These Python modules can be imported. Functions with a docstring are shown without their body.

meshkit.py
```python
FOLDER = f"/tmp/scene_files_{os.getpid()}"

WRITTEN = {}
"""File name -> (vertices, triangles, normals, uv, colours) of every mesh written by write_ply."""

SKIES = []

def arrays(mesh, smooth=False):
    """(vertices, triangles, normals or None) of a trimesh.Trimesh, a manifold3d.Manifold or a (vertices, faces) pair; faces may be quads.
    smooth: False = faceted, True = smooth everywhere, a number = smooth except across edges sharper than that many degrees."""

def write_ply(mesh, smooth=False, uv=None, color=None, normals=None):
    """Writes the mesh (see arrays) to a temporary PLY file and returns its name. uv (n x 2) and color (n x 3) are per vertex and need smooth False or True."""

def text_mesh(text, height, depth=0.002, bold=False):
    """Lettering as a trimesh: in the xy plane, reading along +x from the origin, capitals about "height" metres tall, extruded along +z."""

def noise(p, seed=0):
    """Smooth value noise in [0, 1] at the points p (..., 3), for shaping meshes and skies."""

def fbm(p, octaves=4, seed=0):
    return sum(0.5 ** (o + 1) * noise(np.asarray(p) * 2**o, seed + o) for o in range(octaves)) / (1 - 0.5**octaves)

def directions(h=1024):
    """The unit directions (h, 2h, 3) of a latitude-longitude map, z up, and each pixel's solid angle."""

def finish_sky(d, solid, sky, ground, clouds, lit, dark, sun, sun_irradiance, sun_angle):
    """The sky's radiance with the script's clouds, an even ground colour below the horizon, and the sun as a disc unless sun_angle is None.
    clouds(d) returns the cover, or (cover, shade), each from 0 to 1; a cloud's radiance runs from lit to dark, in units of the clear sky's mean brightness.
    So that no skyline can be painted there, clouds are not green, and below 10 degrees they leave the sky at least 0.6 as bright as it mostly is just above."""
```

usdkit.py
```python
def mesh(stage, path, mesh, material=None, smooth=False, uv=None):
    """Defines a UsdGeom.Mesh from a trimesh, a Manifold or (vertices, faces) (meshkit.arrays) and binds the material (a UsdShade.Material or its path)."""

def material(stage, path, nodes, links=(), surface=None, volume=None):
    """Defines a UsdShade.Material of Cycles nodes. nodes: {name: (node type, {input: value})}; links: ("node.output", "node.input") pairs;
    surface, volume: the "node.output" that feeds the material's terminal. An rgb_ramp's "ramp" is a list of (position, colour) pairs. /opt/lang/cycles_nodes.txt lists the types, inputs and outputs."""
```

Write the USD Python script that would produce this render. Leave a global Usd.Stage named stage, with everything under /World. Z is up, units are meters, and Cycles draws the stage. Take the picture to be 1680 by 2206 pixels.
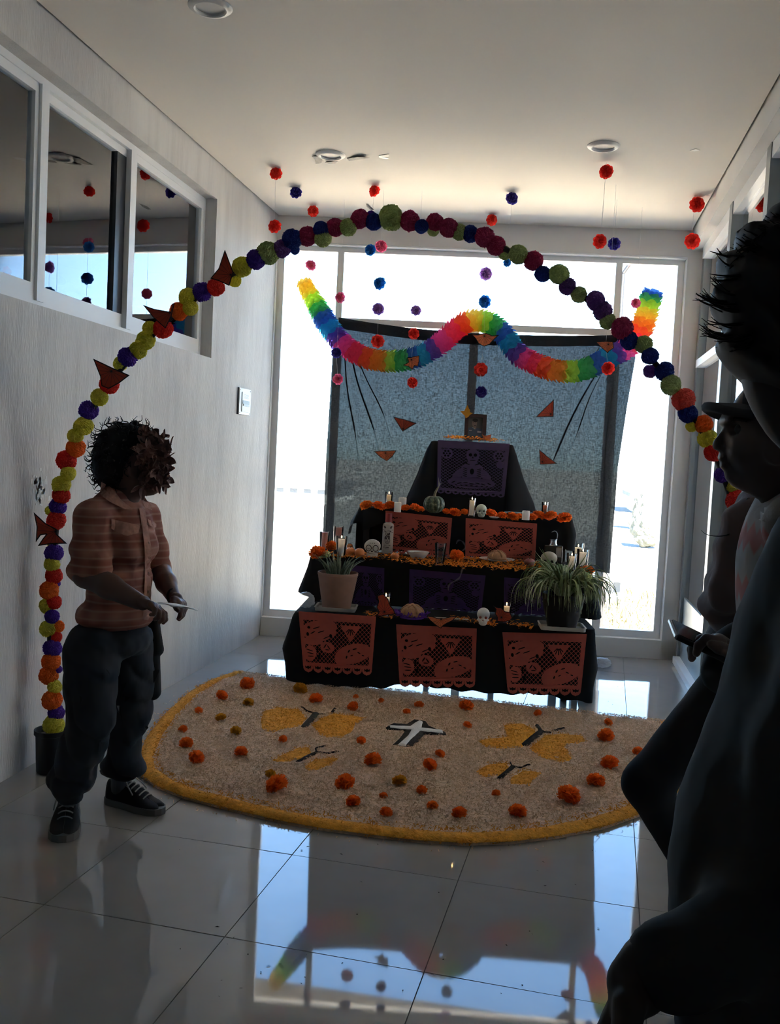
import math, random
import numpy as np
import trimesh, shapely, manifold3d
from shapely.geometry import Polygon, Point, LineString, MultiPoint, box as sbox
from shapely import affinity
from shapely.ops import unary_union
from scipy.spatial import cKDTree
import usdkit, meshkit
from pxr import Usd, UsdGeom, UsdLux, UsdShade, Sdf, Gf, Vt

stage = Usd.Stage.CreateInMemory()
UsdGeom.SetStageUpAxis(stage, 'Z')
UsdGeom.SetStageMetersPerUnit(stage, 1.0)
UsdGeom.Xform.Define(stage, '/World')
rng = np.random.default_rng(7)
random.seed(7)

# ------------------------------------------------------------------ camera
FPX, PITCH, ROLL, YAW = 2012.2, 0.0594, 0.0502, 0.1772
EYE = np.array([0.0, 0.0, 1.45])
CX, CY = 840.0, 1103.0
FWD = np.array([-math.sin(YAW) * math.cos(PITCH), math.cos(YAW) * math.cos(PITCH), -math.sin(PITCH)])
_r0 = np.array([math.cos(YAW), math.sin(YAW), 0.0])
_u0 = np.cross(_r0, FWD)
RGT = math.cos(ROLL) * _r0 + math.sin(ROLL) * _u0
UPV = -math.sin(ROLL) * _r0 + math.cos(ROLL) * _u0
cam = UsdGeom.Camera.Define(stage, '/World/camera')
cam.CreateProjectionAttr('perspective')
cam.CreateHorizontalApertureAttr(36.0)
cam.CreateFocalLengthAttr(36.0 * FPX / 1680.0)
cam.CreateClippingRangeAttr((0.05, 5000.0))
cam.AddTransformOp().Set(Gf.Matrix4d(*RGT, 0, *UPV, 0, *(-FWD), 0, *EYE, 1))
cam.CreateExposureAttr(5.6)

# ------------------------------------------------------------------ sky and sun
SUN_DIR = np.array([0.40, -0.62, 0.68]); SUN_DIR /= np.linalg.norm(SUN_DIR)
usdkit.material(stage, '/World/Looks/sky', {
    's': ('sky_texture', {'sky_type': 'hosek_wilkie', 'sun_disc': False, 'sun_direction': tuple(SUN_DIR),
                          'turbidity': 2.1, 'ground_albedo': 0.35}),
    'b': ('background_shader', {'strength': 1.0})}, [('s.color', 'b.color')], surface='b.background')
dome = UsdLux.DomeLight.Define(stage, '/World/sky_dome')
dome.CreateIntensityAttr(1.0)
UsdShade.MaterialBindingAPI.Apply(dome.GetPrim()).Bind(UsdShade.Material.Get(stage, '/World/Looks/sky'))
sun = UsdLux.DistantLight.Define(stage, '/World/sun')
sun.CreateAngleAttr(0.53)
sun.CreateIntensityAttr(14000.0)
sun.CreateColorAttr(Gf.Vec3f(1.0, 0.93, 0.82))
_z = SUN_DIR; _x = np.cross([0, 0, 1.0], _z); _x /= np.linalg.norm(_x); _y = np.cross(_z, _x)
sun.AddTransformOp().Set(Gf.Matrix4d(*_x, 0, *_y, 0, *_z, 0, 0, 0, 30, 1))

# ------------------------------------------------------------------ helpers: names, tags, prims
_names = {}
def path_for(name, parent=None):
    base = (parent if parent else '/World') + '/' + name
    k = _names.get(base, 0); _names[base] = k + 1
    return base if k == 0 else '%s_%03d' % (base, k)
def tag(prim, label=None, cat=None, group=None, kind=None):
    for key, v in (('label', label), ('category', cat), ('group', group), ('kind', kind)):
        if v:
            prim.SetCustomDataByKey(key, v)
    return prim
def ops(prim, loc=(0, 0, 0), rot=(0, 0, 0), scale=(1, 1, 1)):
    x = UsdGeom.Xformable(prim)
    have = {o.GetOpName(): o for o in x.GetOrderedXformOps()}
    for nm, add, val in (('xformOp:translate', x.AddTranslateOp, Gf.Vec3d(*map(float, loc))),
                         ('xformOp:rotateXYZ', x.AddRotateXYZOp, Gf.Vec3f(*map(float, rot))),
                         ('xformOp:scale', x.AddScaleOp, Gf.Vec3f(*map(float, np.broadcast_to(scale, 3))))):
        (have[nm] if nm in have else add()).Set(val)
def thing(name, label, cat, group=None, loc=(0, 0, 0), rot=(0, 0, 0), scale=1.0):
    x = UsdGeom.Xform.Define(stage, path_for(name)).GetPrim()
    ops(x, loc, rot, np.broadcast_to(scale, 3))
    return tag(x, label, cat, group)
def copy_of(src, label, loc, rot=(0, 0, 0), scale=1.0, group=None, cat=None, name=None):
    was = src.GetCustomData()
    base = name or src.GetName().rstrip('0123456789').rstrip('_')
    x = UsdGeom.Xform.Define(stage, path_for(base)).GetPrim()
    x.GetReferences().AddInternalReference(src.GetPath())
    ops(x, loc, rot, np.broadcast_to(scale, 3))
    tag(x, label, cat or was['category'], group or was.get('group'))
    x.SetInstanceable(True)
    return x
def part(parent, name, mesh, mat, smooth=False, label=None, kind=None):
    p = path_for(name, str(parent.GetPath()))
    m = usdkit.mesh(stage, p, mesh, mat, smooth=smooth).GetPrim()
    return tag(m, label, None, None, kind)
def solo(name, mesh, mat, label=None, cat=None, group=None, kind=None, smooth=False):
    m = usdkit.mesh(stage, path_for(name), mesh, mat, smooth=smooth).GetPrim()
    return tag(m, label, cat, group, kind)
def struct(name, mesh=None, mat=None, smooth=False, label=None):
    if mesh is None:
        return tag(UsdGeom.Xform.Define(stage, path_for(name)).GetPrim(), label, kind='structure')
    return solo(name, mesh, mat, label, kind='structure', smooth=smooth)

# ------------------------------------------------------------------ helpers: a photo pixel to a point on a real plane of the room
WO = np.array([-2.2342, 7.2581 + 0.129 * -2.2342, 0.0])          # where the window wall meets the plaster wall
WU = np.array([1.0, 0.129, 0.0]) / math.hypot(1, 0.129)         # along the window wall
WN = np.array([0.129, -1.0, 0.0]) / math.hypot(1, 0.129)        # out of it, into the hall
WALL_DEG = math.degrees(math.atan2(WU[1], WU[0]))
XL, XR, CEIL, XP = -2.2342, 0.872, 3.24, 0.955
def ray(px, py):
    return FWD + (px - CX) / FPX * RGT + (CY - py) / FPX * UPV
def at_z(px, py, z=0.0):
    r = ray(px, py); return EYE + r * ((z - EYE[2]) / r[2])
def at_y(px, py, y):
    r = ray(px, py); return EYE + r * (y / r[1])
def at_x(px, py, x):
    r = ray(px, py); return EYE + r * (x / r[0])
def at_d(px, py, d):
    r = ray(px, py); return EYE + r * (((WO + WN * d - EYE) @ WN) / (r @ WN))
def W(u, d, z):
    return WO + WU * u + WN * d + np.array([0, 0, z])
def ud(P):
    P = np.asarray(P); return (P - WO) @ WU, (P - WO) @ WN, P[2]
def px_size(P):
    """metres that one photo pixel covers at P"""
    return float((np.asarray(P) - EYE) @ FWD) / FPX

# ------------------------------------------------------------------ helpers: meshes
cat_ = trimesh.util.concatenate
def bx(lo, hi):
    lo, hi = np.minimum(lo, hi), np.maximum(lo, hi)
    m = trimesh.creation.box(hi - lo); m.apply_translation((lo + hi) / 2); return m
def wbx(u0, u1, d0, d1, z0, z1):
    """a box in the window wall's own frame"""
    m = bx(np.array([u0, d0, z0], float), np.array([u1, d1, z1], float)); v = m.vertices
    return trimesh.Trimesh(WO + v[:, :1] * WU + v[:, 1:2] * WN + v[:, 2:] * [0, 0, 1], m.faces[:, ::-1], process=False)
def rbox(size, r=0.004, seg=2):
    """box with rounded edges, centred"""
    s = np.array(size, float) / 2; r = min(r, s.min() * 0.98)
    b = trimesh.creation.icosphere(seg, r).vertices
    pts = np.concatenate([b + (s - r) * np.array(k) for k in np.ndindex(2, 2, 2) for k in [np.array(k) * 2 - 1]])
    return trimesh.convex.convex_hull(pts)
def tube(pts, r, n=8, cap=True):
    pts = np.asarray(pts, float); r = np.broadcast_to(np.asarray(r, float), len(pts))
    t = np.gradient(pts, axis=0); t /= np.maximum(np.linalg.norm(t, axis=1, keepdims=True), 1e-12)
    a = np.cross(t[0], [0, 0, 1.0]);
    if np.linalg.norm(a) < 1e-3: a = np.cross(t[0], [1.0, 0, 0])
    V = []
    for i in range(len(pts)):
        a = a - t[i] * (a @ t[i]); a /= np.linalg.norm(a); b = np.cross(t[i], a)
        th = np.arange(n) * 2 * np.pi / n
        V.append(pts[i] + r[i] * (np.cos(th)[:, None] * a + np.sin(th)[:, None] * b))
    F = []
    for i in range(len(pts) - 1):
        for k in range(n):
            k2 = (k + 1) % n
            F += [[i * n + k, i * n + k2, (i + 1) * n + k2], [i * n + k, (i + 1) * n + k2, (i + 1) * n + k]]
    V = np.concatenate(V)
    if cap:
        c0, c1 = len(V), len(V) + 1
        V = np.vstack([V, pts[0], pts[-1]]); m = (len(pts) - 1) * n
        for k in range(n):
            F += [[c0, (k + 1) % n, k], [c1, m + k, m + (k + 1) % n]]
    return trimesh.Trimesh(V, F, process=False)
def spline(ctrl, n):
    from scipy.interpolate import CubicSpline
    c = np.asarray(ctrl, float)
    s = np.r_[0, np.cumsum(np.linalg.norm(np.diff(c, axis=0), axis=1))]
    f = CubicSpline(s, c); return f(np.linspace(0, s[-1], n))
def lathe(profile, n=32):
    return trimesh.creation.revolve(np.asarray(profile, float), sections=n)
def grid(nu, nv, f, flip=False):
    """surface from f(U, V) -> (n, 3), U and V in 0..1"""
    U, V = np.meshgrid(np.linspace(0, 1, nu), np.linspace(0, 1, nv), indexing='ij')
    P = f(U.ravel(), V.ravel())
    i = np.arange(nu * nv).reshape(nu, nv)
    a, b, c, d = i[:-1, :-1].ravel(), i[1:, :-1].ravel(), i[1:, 1:].ravel(), i[:-1, 1:].ravel()
    F = np.r_[np.c_[a, b, c], np.c_[a, c, d]]
    return trimesh.Trimesh(P, F[:, ::-1] if flip else F, process=False)
def frame_from(t, up=(0, 0, 1.0)):
    t = np.asarray(t, float) / np.linalg.norm(t)
    a = np.cross(up, t)
    a = np.cross([1.0, 0, 0], t) if np.linalg.norm(a) < 1e-4 else a
    a /= np.linalg.norm(a); return np.column_stack([a, np.cross(t, a), t])
def placed(m, R=None, T=(0, 0, 0), s=1.0):
    v = np.asarray(m.vertices) * s
    if R is not None: v = v @ np.asarray(R).T
    return trimesh.Trimesh(v + np.asarray(T), m.faces, process=False)
def rotz(deg):
    c, s = math.cos(math.radians(deg)), math.sin(math.radians(deg)); return np.array([[c, -s, 0], [s, c, 0], [0, 0, 1]])
def rot3(rx, ry, rz):
    return trimesh.transformations.euler_matrix(*np.radians([rx, ry, rz]))[:3, :3]
def extrude(poly, h):
    gs = [g for g in getattr(poly, 'geoms', [poly]) if g.geom_type == 'Polygon' and g.area > 1e-9]
    return cat_([trimesh.creation.extrude_polygon(g, h, engine='earcut') for g in gs])

def surface_nets(sdf, lo, hi, h):
    """mesh of sdf(points) = 0 on a grid of step h"""
    lo, hi = np.asarray(lo, float), np.asarray(hi, float)
    n = np.ceil((hi - lo) / h).astype(int) + 1
    ax = [lo[k] + h * np.arange(n[k]) for k in range(3)]
    X, Y, Z = np.meshgrid(*ax, indexing='ij')
    Q = np.c_[X.ravel(), Y.ravel(), Z.ravel()]
    if len(Q) > 60000:                                            # fine samples only near the surface
        from scipy.interpolate import RegularGridInterpolator
        st = 5; cax = [np.r_[a[::st], a[-1] + st * h] for a in ax]
        CQ = np.stack(np.meshgrid(*cax, indexing='ij'), -1)
        cd = sdf(CQ.reshape(-1, 3)).reshape(CQ.shape[:3])
        D = RegularGridInterpolator(cax, cd)(Q); near = np.abs(D) < 6.5 * h + 0.012
        D[near] = sdf(Q[near])
        D = D.reshape(n)
    else:
        D = sdf(Q).reshape(n)
    S = D < 0
    C = np.zeros(n - 1, int); acc = np.zeros((*(n - 1), 3)); cnt = np.zeros(n - 1)
    corner = {}
    for k in np.ndindex(2, 2, 2):
        corner[k] = D[k[0]:n[0] - 1 + k[0], k[1]:n[1] - 1 + k[1], k[2]:n[2] - 1 + k[2]]
    for a in np.ndindex(2, 2, 2):
        for x in range(3):
            if a[x]: continue
            b = tuple(1 if i == x else a[i] for i in range(3))
            da, db = corner[a], corner[b]
            cross = (da < 0) != (db < 0)
            t = np.where(cross, da / np.where(cross, da - db, 1), 0)
            for i in range(3):
                acc[..., i] += np.where(cross, a[i] + (t if i == x else 0), 0)
            cnt += cross
    on = cnt > 0
    C[on] = np.arange(on.sum())
    V = np.argwhere(on) + acc[on] / cnt[on][:, None]
    V = lo + V * h
    F = []
    for x in range(3):
        y, z = (x + 1) % 3, (x + 2) % 3
        sl0 = [slice(None)] * 3; sl1 = [slice(None)] * 3
        sl0[x] = slice(0, -1); sl1[x] = slice(1, None)
        cr = S[tuple(sl0)] != S[tuple(sl1)]
        idx = np.argwhere(cr)
        ok = (idx[:, y] > 0) & (idx[:, z] > 0) & (idx[:, y] < n[y] - 1) & (idx[:, z] < n[z] - 1)
        idx = idx[ok]
        if not len(idx): continue
        inside = S[tuple(idx.T)]
        def at(dy, dz):
            q = idx.copy(); q[:, y] -= dy; q[:, z] -= dz; return C[tuple(q.T)]
        q = np.c_[at(1, 1), at(0, 1), at(0, 0), at(1, 0)]
        q = np.where(inside[:, None], q, q[:, ::-1])
        F += [q[:, [0, 1, 2]], q[:, [0, 2, 3]]]
    return trimesh.Trimesh(V, np.concatenate(F), process=False)

def smin(a, b, k):
    h = np.clip(0.5 + 0.5 * (b - a) / k, 0, 1); return b * (1 - h) + a * h - k * h * (1 - h)
def cone_sdf(p, a, b, ra, rb):
    a, b = np.asarray(a, float), np.asarray(b, float); ba = b - a
    t = np.clip(((p - a) @ ba) / max(ba @ ba, 1e-12), 0, 1)
    return np.linalg.norm(p - a - t[:, None] * ba, axis=1) - (ra + (rb - ra) * t)
def ell_sdf(p, c, r, R=None):
    q = p - np.asarray(c, float)
    if R is not None: q = q @ np.asarray(R)
    r = np.asarray(r, float)
    k0 = np.linalg.norm(q / r, axis=1); k1 = np.linalg.norm(q / (r * r), axis=1)
    return k0 * (k0 - 1.0) / np.maximum(k1, 1e-9)
def blend(p, items, k=0.03):
    """items: ('c', a, b, ra, rb) round cones or ('e', centre, radii, R) ellipsoids"""
    d = None
    for it in items:
        e = cone_sdf(p, *it[1:]) if it[0] == 'c' else ell_sdf(p, *it[1:])
        d = e if d is None else smin(d, e, k)
    return d
def smooth_mesh(m, n=4):
    from scipy.sparse import coo_matrix, diags
    e = np.sort(m.faces[:, [0, 1, 1, 2, 2, 0]].reshape(-1, 2), axis=1); e = np.unique(e, axis=0); k = len(m.vertices)
    A = coo_matrix((np.ones(2 * len(e)), (np.r_[e[:, 0], e[:, 1]], np.r_[e[:, 1], e[:, 0]])), (k, k)).tocsr()
    A = diags(1 / np.maximum(np.asarray(A.sum(1)).ravel(), 1)) @ A; v = np.array(m.vertices)
    for i in range(n): v = v + (0.5 if i % 2 == 0 else -0.52) * (A @ v - v)
    return trimesh.Trimesh(v, m.faces, process=False)
def fuse(ms):
    try: return trimesh.boolean.union(ms, engine='manifold')
    except Exception: return cat_(ms)
def body_mesh(items, h=0.008, k=0.03, wrinkle=None, pad=0.05, smooth=2):
    lo, hi = np.full(3, 1e9), np.full(3, -1e9)
    for it in items:
        for c in ((it[1], it[3]), (it[2], it[4])) if it[0] == 'c' else ((it[1], max(it[2])),):
            lo = np.minimum(lo, np.asarray(c[0]) - c[1]); hi = np.maximum(hi, np.asarray(c[0]) + c[1])
    f = lambda p: blend(p, items, k) + (wrinkle(p) if wrinkle else 0)
    m = surface_nets(f, lo - pad, hi + pad, h)
    return smooth_mesh(m, smooth * 2) if smooth else m

# ------------------------------------------------------------------ materials
def mat(name, color, rough=0.6, vary=0.0, vscale=8.0, bump=0.0, bscale=60.0, translucent=0.0, tcolor=None, wave=None, **kw):
    """principled surface with noise-varied colour and relief; translucent mixes in light that passes through"""
    n, l = {'p': ('principled_bsdf', {'base_color': color, 'roughness': rough, **kw})}, []
    if vary:
        c = np.array(color)
        n['t'] = ('texture_coordinate', {}); n['n'] = ('noise_texture', {'scale': vscale, 'detail': 2.0, 'roughness': 0.6})
        n['r'] = ('rgb_ramp', {'ramp': [(0.25, tuple(c * (1 - vary))), (0.75, tuple(np.minimum(c * (1 + vary), 1)))]})
        l += [('t.object', 'n.vector'), ('n.fac', 'r.fac'), ('r.color', 'p.base_color')]
    if bump:
        n['t'] = ('texture_coordinate', {}); n['bn'] = ('noise_texture', {'scale': bscale, 'detail': 1.0})
        n['b'] = ('bump', {'strength': 1.0, 'distance': bump})
        l += [('t.object', 'bn.vector'), ('bn.fac', 'b.height'), ('b.normal', 'p.normal')]
    out = 'p.BSDF'
    if translucent:
        n['tr'] = ('translucent_bsdf', {'color': tcolor or color}); n['m'] = ('mix_closure', {'fac': translucent})
        l += [('p.BSDF', 'm.closure1'), ('tr.BSDF', 'm.closure2')]; out = 'm.closure'
        if vary and not tcolor: l.append(('r.color', 'tr.color'))
    return usdkit.material(stage, '/World/Looks/' + name, n, l, surface=out)
def srgb(*c):
    return tuple(((x / 255 + 0.055) / 1.055) ** 2.4 if x > 10 else x / 255 / 12.92 for x in c)

# ------------------------------------------------------------------ the setting
M_plaster = mat('plaster', (0.80, 0.785, 0.76), 0.75, vary=0.06, vscale=1.6)
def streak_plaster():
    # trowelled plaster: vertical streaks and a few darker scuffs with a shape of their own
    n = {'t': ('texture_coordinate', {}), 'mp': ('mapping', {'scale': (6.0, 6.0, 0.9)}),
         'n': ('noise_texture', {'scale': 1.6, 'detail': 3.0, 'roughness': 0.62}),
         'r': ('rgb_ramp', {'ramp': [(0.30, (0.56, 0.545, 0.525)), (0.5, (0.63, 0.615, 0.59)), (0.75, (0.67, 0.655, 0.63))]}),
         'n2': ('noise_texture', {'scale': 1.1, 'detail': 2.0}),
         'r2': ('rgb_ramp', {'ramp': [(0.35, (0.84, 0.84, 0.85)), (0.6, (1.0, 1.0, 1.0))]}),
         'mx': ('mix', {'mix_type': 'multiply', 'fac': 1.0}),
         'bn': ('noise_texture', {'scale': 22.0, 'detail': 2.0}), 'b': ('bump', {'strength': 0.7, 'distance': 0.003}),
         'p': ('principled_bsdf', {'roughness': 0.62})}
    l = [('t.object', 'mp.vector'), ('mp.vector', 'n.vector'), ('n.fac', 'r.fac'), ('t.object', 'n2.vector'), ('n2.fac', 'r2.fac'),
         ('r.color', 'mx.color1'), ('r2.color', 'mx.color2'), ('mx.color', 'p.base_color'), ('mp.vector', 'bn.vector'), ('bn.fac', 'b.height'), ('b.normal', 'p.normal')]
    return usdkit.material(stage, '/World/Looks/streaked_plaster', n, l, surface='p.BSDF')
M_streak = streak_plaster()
M_ceiling = mat('ceiling_paint', (0.74, 0.70, 0.64), 0.7)
M_alu = mat('aluminium', (0.84, 0.85, 0.86), 0.4)
M_alu_dark = mat('dark_aluminium', (0.05, 0.055, 0.065), 0.35, metallic=0.3)
M_tile = mat('polished_tile', (0.34, 0.32, 0.292), 0.035, vary=0.05, vscale=5.0, specular_ior_level=0.62)
M_grout = mat('grout', (0.10, 0.095, 0.09), 0.9)
M_sidefloor = mat('side_floor', (0.45, 0.43, 0.40), 0.3)
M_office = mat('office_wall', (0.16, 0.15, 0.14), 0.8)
def pane_mat(name, tint=(1, 1, 1), ior=1.5, boost=1.0):
    return usdkit.material(stage, '/World/Looks/' + name, {
        'f': ('fresnel', {'IOR': ior}), 'k': ('math', {'math_type': 'multiply', 'value2': boost, 'use_clamp': True}),
        't': ('transparent_bsdf', {'color': tint}), 'g': ('glossy_bsdf', {'color': (0.95, 0.97, 1.0), 'roughness': 0.0}),
        'm': ('mix_closure', {})}, [('f.fac', 'k.value1'), ('k.value', 'm.fac'), ('t.BSDF', 'm.closure1'), ('g.BSDF', 'm.closure2')], surface='m.closure')
M_pane = pane_mat('window_glass', (0.97, 0.98, 0.98), boost=1.6)
M_pane_office = pane_mat('office_glass', (0.80, 0.84, 0.86), boost=1.9)
M_frost = usdkit.material(stage, '/World/Looks/frosted_film', {
    't': ('transparent_bsdf', {'color': (0.5, 0.53, 0.53)}), 'tr': ('translucent_bsdf', {'color': (0.75, 0.78, 0.78)}),
    'd': ('principled_bsdf', {'base_color': (0.55, 0.58, 0.58), 'roughness': 0.15}),
    'm1': ('mix_closure', {'fac': 0.45}), 'm2': ('mix_closure', {'fac': 0.30})},
    [('d.BSDF', 'm1.closure1'), ('tr.BSDF', 'm1.closure2'), ('m1.closure', 'm2.closure1'), ('t.BSDF', 'm2.closure2')], surface='m2.closure')

Y0 = -4.0                                                         # the hall goes on behind the photographer
def ywall(x): return WO[1] + (x - WO[0]) * 0.129

# floor: polished square tiles, turned a little against the walls
TA, TU, TV, TS = -0.0521, -1.636, 3.1372, 0.6057
ca, sa = math.cos(TA), math.sin(TA)
floor = struct('floor', label='polished beige square floor tiles with thin dark joints')
room_poly = Polygon([(XL, Y0), (XP + 0.1, Y0), (XP + 0.1, ywall(XP + 0.1)), (XL, ywall(XL))])
part(floor, 'grout_bed', placed(extrude(room_poly, 0.05), T=(0, 0, -0.054)), M_grout)
def tx(i, j): return np.array([ca * (TU + i * TS) - sa * (TV + j * TS), sa * (TU + i * TS) + ca * (TV + j * TS)])
trng = np.random.default_rng(11)
for j in range(-13, 9):
    for i in range(-4, 8):
        c4 = [tx(i, j), tx(i + 1, j), tx(i + 1, j + 1), tx(i, j + 1)]
        g = Polygon(c4).buffer(-0.0016, join_style=2).intersection(room_poly)
        if g.is_empty or g.area < 1e-3: continue
        m = extrude(g, 0.010)
        v = m.vertices.copy(); v[:, 2] -= 0.010
        c = v.mean(0); v[:, 2] += (v[:, 0] - c[0]) * trng.normal(0, 0.0011) + (v[:, 1] - c[1]) * trng.normal(0, 0.0011)
        m = trimesh.Trimesh(v - [0, 0, 0.0006], m.faces, process=False)
        part(floor, 'tile', m, M_tile)

# walls
lw = bx((XL - 0.2, Y0, -0.06), (XL, ywall(XL) + 0.02, CEIL + 0.35))
OY0, OY1, OZ0, OZ1 = 1.9, 5.715, 2.02, 3.02
hole = bx((XL - 0.5, OY0, OZ0), (XL + 0.5, OY1, OZ1))
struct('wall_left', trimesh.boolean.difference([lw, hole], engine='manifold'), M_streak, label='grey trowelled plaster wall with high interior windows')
HEAD, SILL = 3.05, 0.145
UR0, UR1 = 3.105, 3.262
wb = cat_([wbx(-0.25, 4.3, -0.22, 0, HEAD, CEIL + 0.35), wbx(0.0, UR1, -0.22, 0, -0.06, SILL), wbx(-0.25, 0.004, -0.22, 0, -0.06, HEAD), wbx(UR0, 3.80, -0.22, 0, -0.06, HEAD)])
struct('wall_back', wb, M_plaster, label='white wall around the tall bright window')
struct('wall_right', bx((XR, Y0, 3.10), (XP + 0.35, ywall(XR) + 0.0, CEIL + 0.35)), M_plaster, label='white plaster band above the glass partition')
struct('wall_rear', bx((XL - 0.2, Y0 - 0.2, -0.06), (5.4, Y0, CEIL + 0.35)), M_sidefloor)
G = 0.014                                                          # shadow gap round the ceiling board
cp = Polygon([(XL + G, Y0), (XR - G, Y0), (XR - G, ywall(XR) - G), (XL + G, ywall(XL) - G)])
struct('ceiling', placed(extrude(cp, 0.03), T=(0, 0, CEIL)), M_ceiling, label='white ceiling board with a dark shadow gap along the walls')
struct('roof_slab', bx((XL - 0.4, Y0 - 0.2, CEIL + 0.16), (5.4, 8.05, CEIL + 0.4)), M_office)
# the office behind the high windows, unlit
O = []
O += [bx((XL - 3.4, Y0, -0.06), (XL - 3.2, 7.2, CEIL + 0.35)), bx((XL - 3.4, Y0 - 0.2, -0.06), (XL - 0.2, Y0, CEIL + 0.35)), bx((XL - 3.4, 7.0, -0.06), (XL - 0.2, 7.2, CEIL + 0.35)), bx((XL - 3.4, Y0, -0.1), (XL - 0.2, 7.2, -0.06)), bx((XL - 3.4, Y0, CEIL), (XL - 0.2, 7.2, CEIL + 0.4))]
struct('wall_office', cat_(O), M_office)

# the tall window
FD0, FD1 = -0.13, -0.07
win = struct('window_1', label='tall aluminium window with bright daylight')
def wf(name, u0, u1, z0, z1, d0=FD0, d1=FD1, m=M_alu): return part(win, name, wbx(u0, u1, d0, d1, z0, z1), m)
um1 = ud(at_d(735, 545, FD1))[0]; um2 = ud(at_d(1335, 562, FD1))[0]; umc = ud(at_d(1018, 800, FD1))[0]
wf('frame_head', 0.004, UR0, HEAD - 0.05, HEAD); wf('frame_bottom', 0.004, UR0, SILL, SILL + 0.055)
wf('frame_jamb', 0.004, 0.055, SILL + 0.055, HEAD - 0.05); wf('frame_jamb', UR0 - 0.05, UR0, SILL + 0.055, HEAD - 0.05)
for u in (um1, um2): wf('mullion', u - 0.024, u + 0.024, SILL + 0.055, HEAD - 0.05)
TRZ = 2.475
wf('transom', um1 + 0.024, um2 - 0.024, TRZ - 0.025, TRZ + 0.025)
wf('mullion', umc - 0.032, umc + 0.032, SILL + 0.055, TRZ - 0.025)
for s in (-1, 1):                                                # door leaf stiles beside the middle mullion
    wf('glazing_bead', um1 + 0.024 if s < 0 else um2 - 0.036, um1 + 0.036 if s < 0 else um2 - 0.024, SILL + 0.055, TRZ - 0.025, -0.12, -0.08)
zb, zt = SILL + 0.05, HEAD - 0.045
for u0, u1, z0, z1 in ((0.05, um1 - 0.02, zb, zt), (um2 + 0.02, UR0 - 0.045, zb, zt), (um1 + 0.02, um2 - 0.02, TRZ + 0.02, zt), (um1 + 0.03, umc - 0.03, zb, TRZ - 0.02), (umc + 0.03, um2 - 0.03, zb, TRZ - 0.02)):
    wf('pane', u0, u1, z0, z1, -0.103, -0.099, M_pane)
struct('trim_1', wbx(0.004, UR0, -0.075, -0.001, HEAD - 0.012, HEAD - 0.001), M_alu)

# high sliding windows into the office
hw = struct('window_2', label='high aluminium sliding windows reflecting the hall')
xi, xo = XL - 0.075, XL - 0.15
def hf(name, y0, y1, z0, z1, x0=xo, x1=xi, m=M_alu): return part(hw, name, bx((x0, y0, z0), (x1, y1, z1)), m)
hf('frame_head', OY0, OY1, OZ1 - 0.035, OZ1); hf('frame_sill', OY0, OY1, OZ0, OZ0 + 0.035)
hf('frame_jamb', OY0, OY0 + 0.03, OZ0 + 0.035, OZ1 - 0.035); hf('frame_jamb', OY1 - 0.03, OY1, OZ0 + 0.035, OZ1 - 0.035)
hf('mullion', 3.80, 3.86, OZ0 + 0.035, OZ1 - 0.035, xo, XL - 0.068); hf('mullion', 4.66, 4.72, OZ0 + 0.035, OZ1 - 0.035, xo, XL - 0.068)
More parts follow.
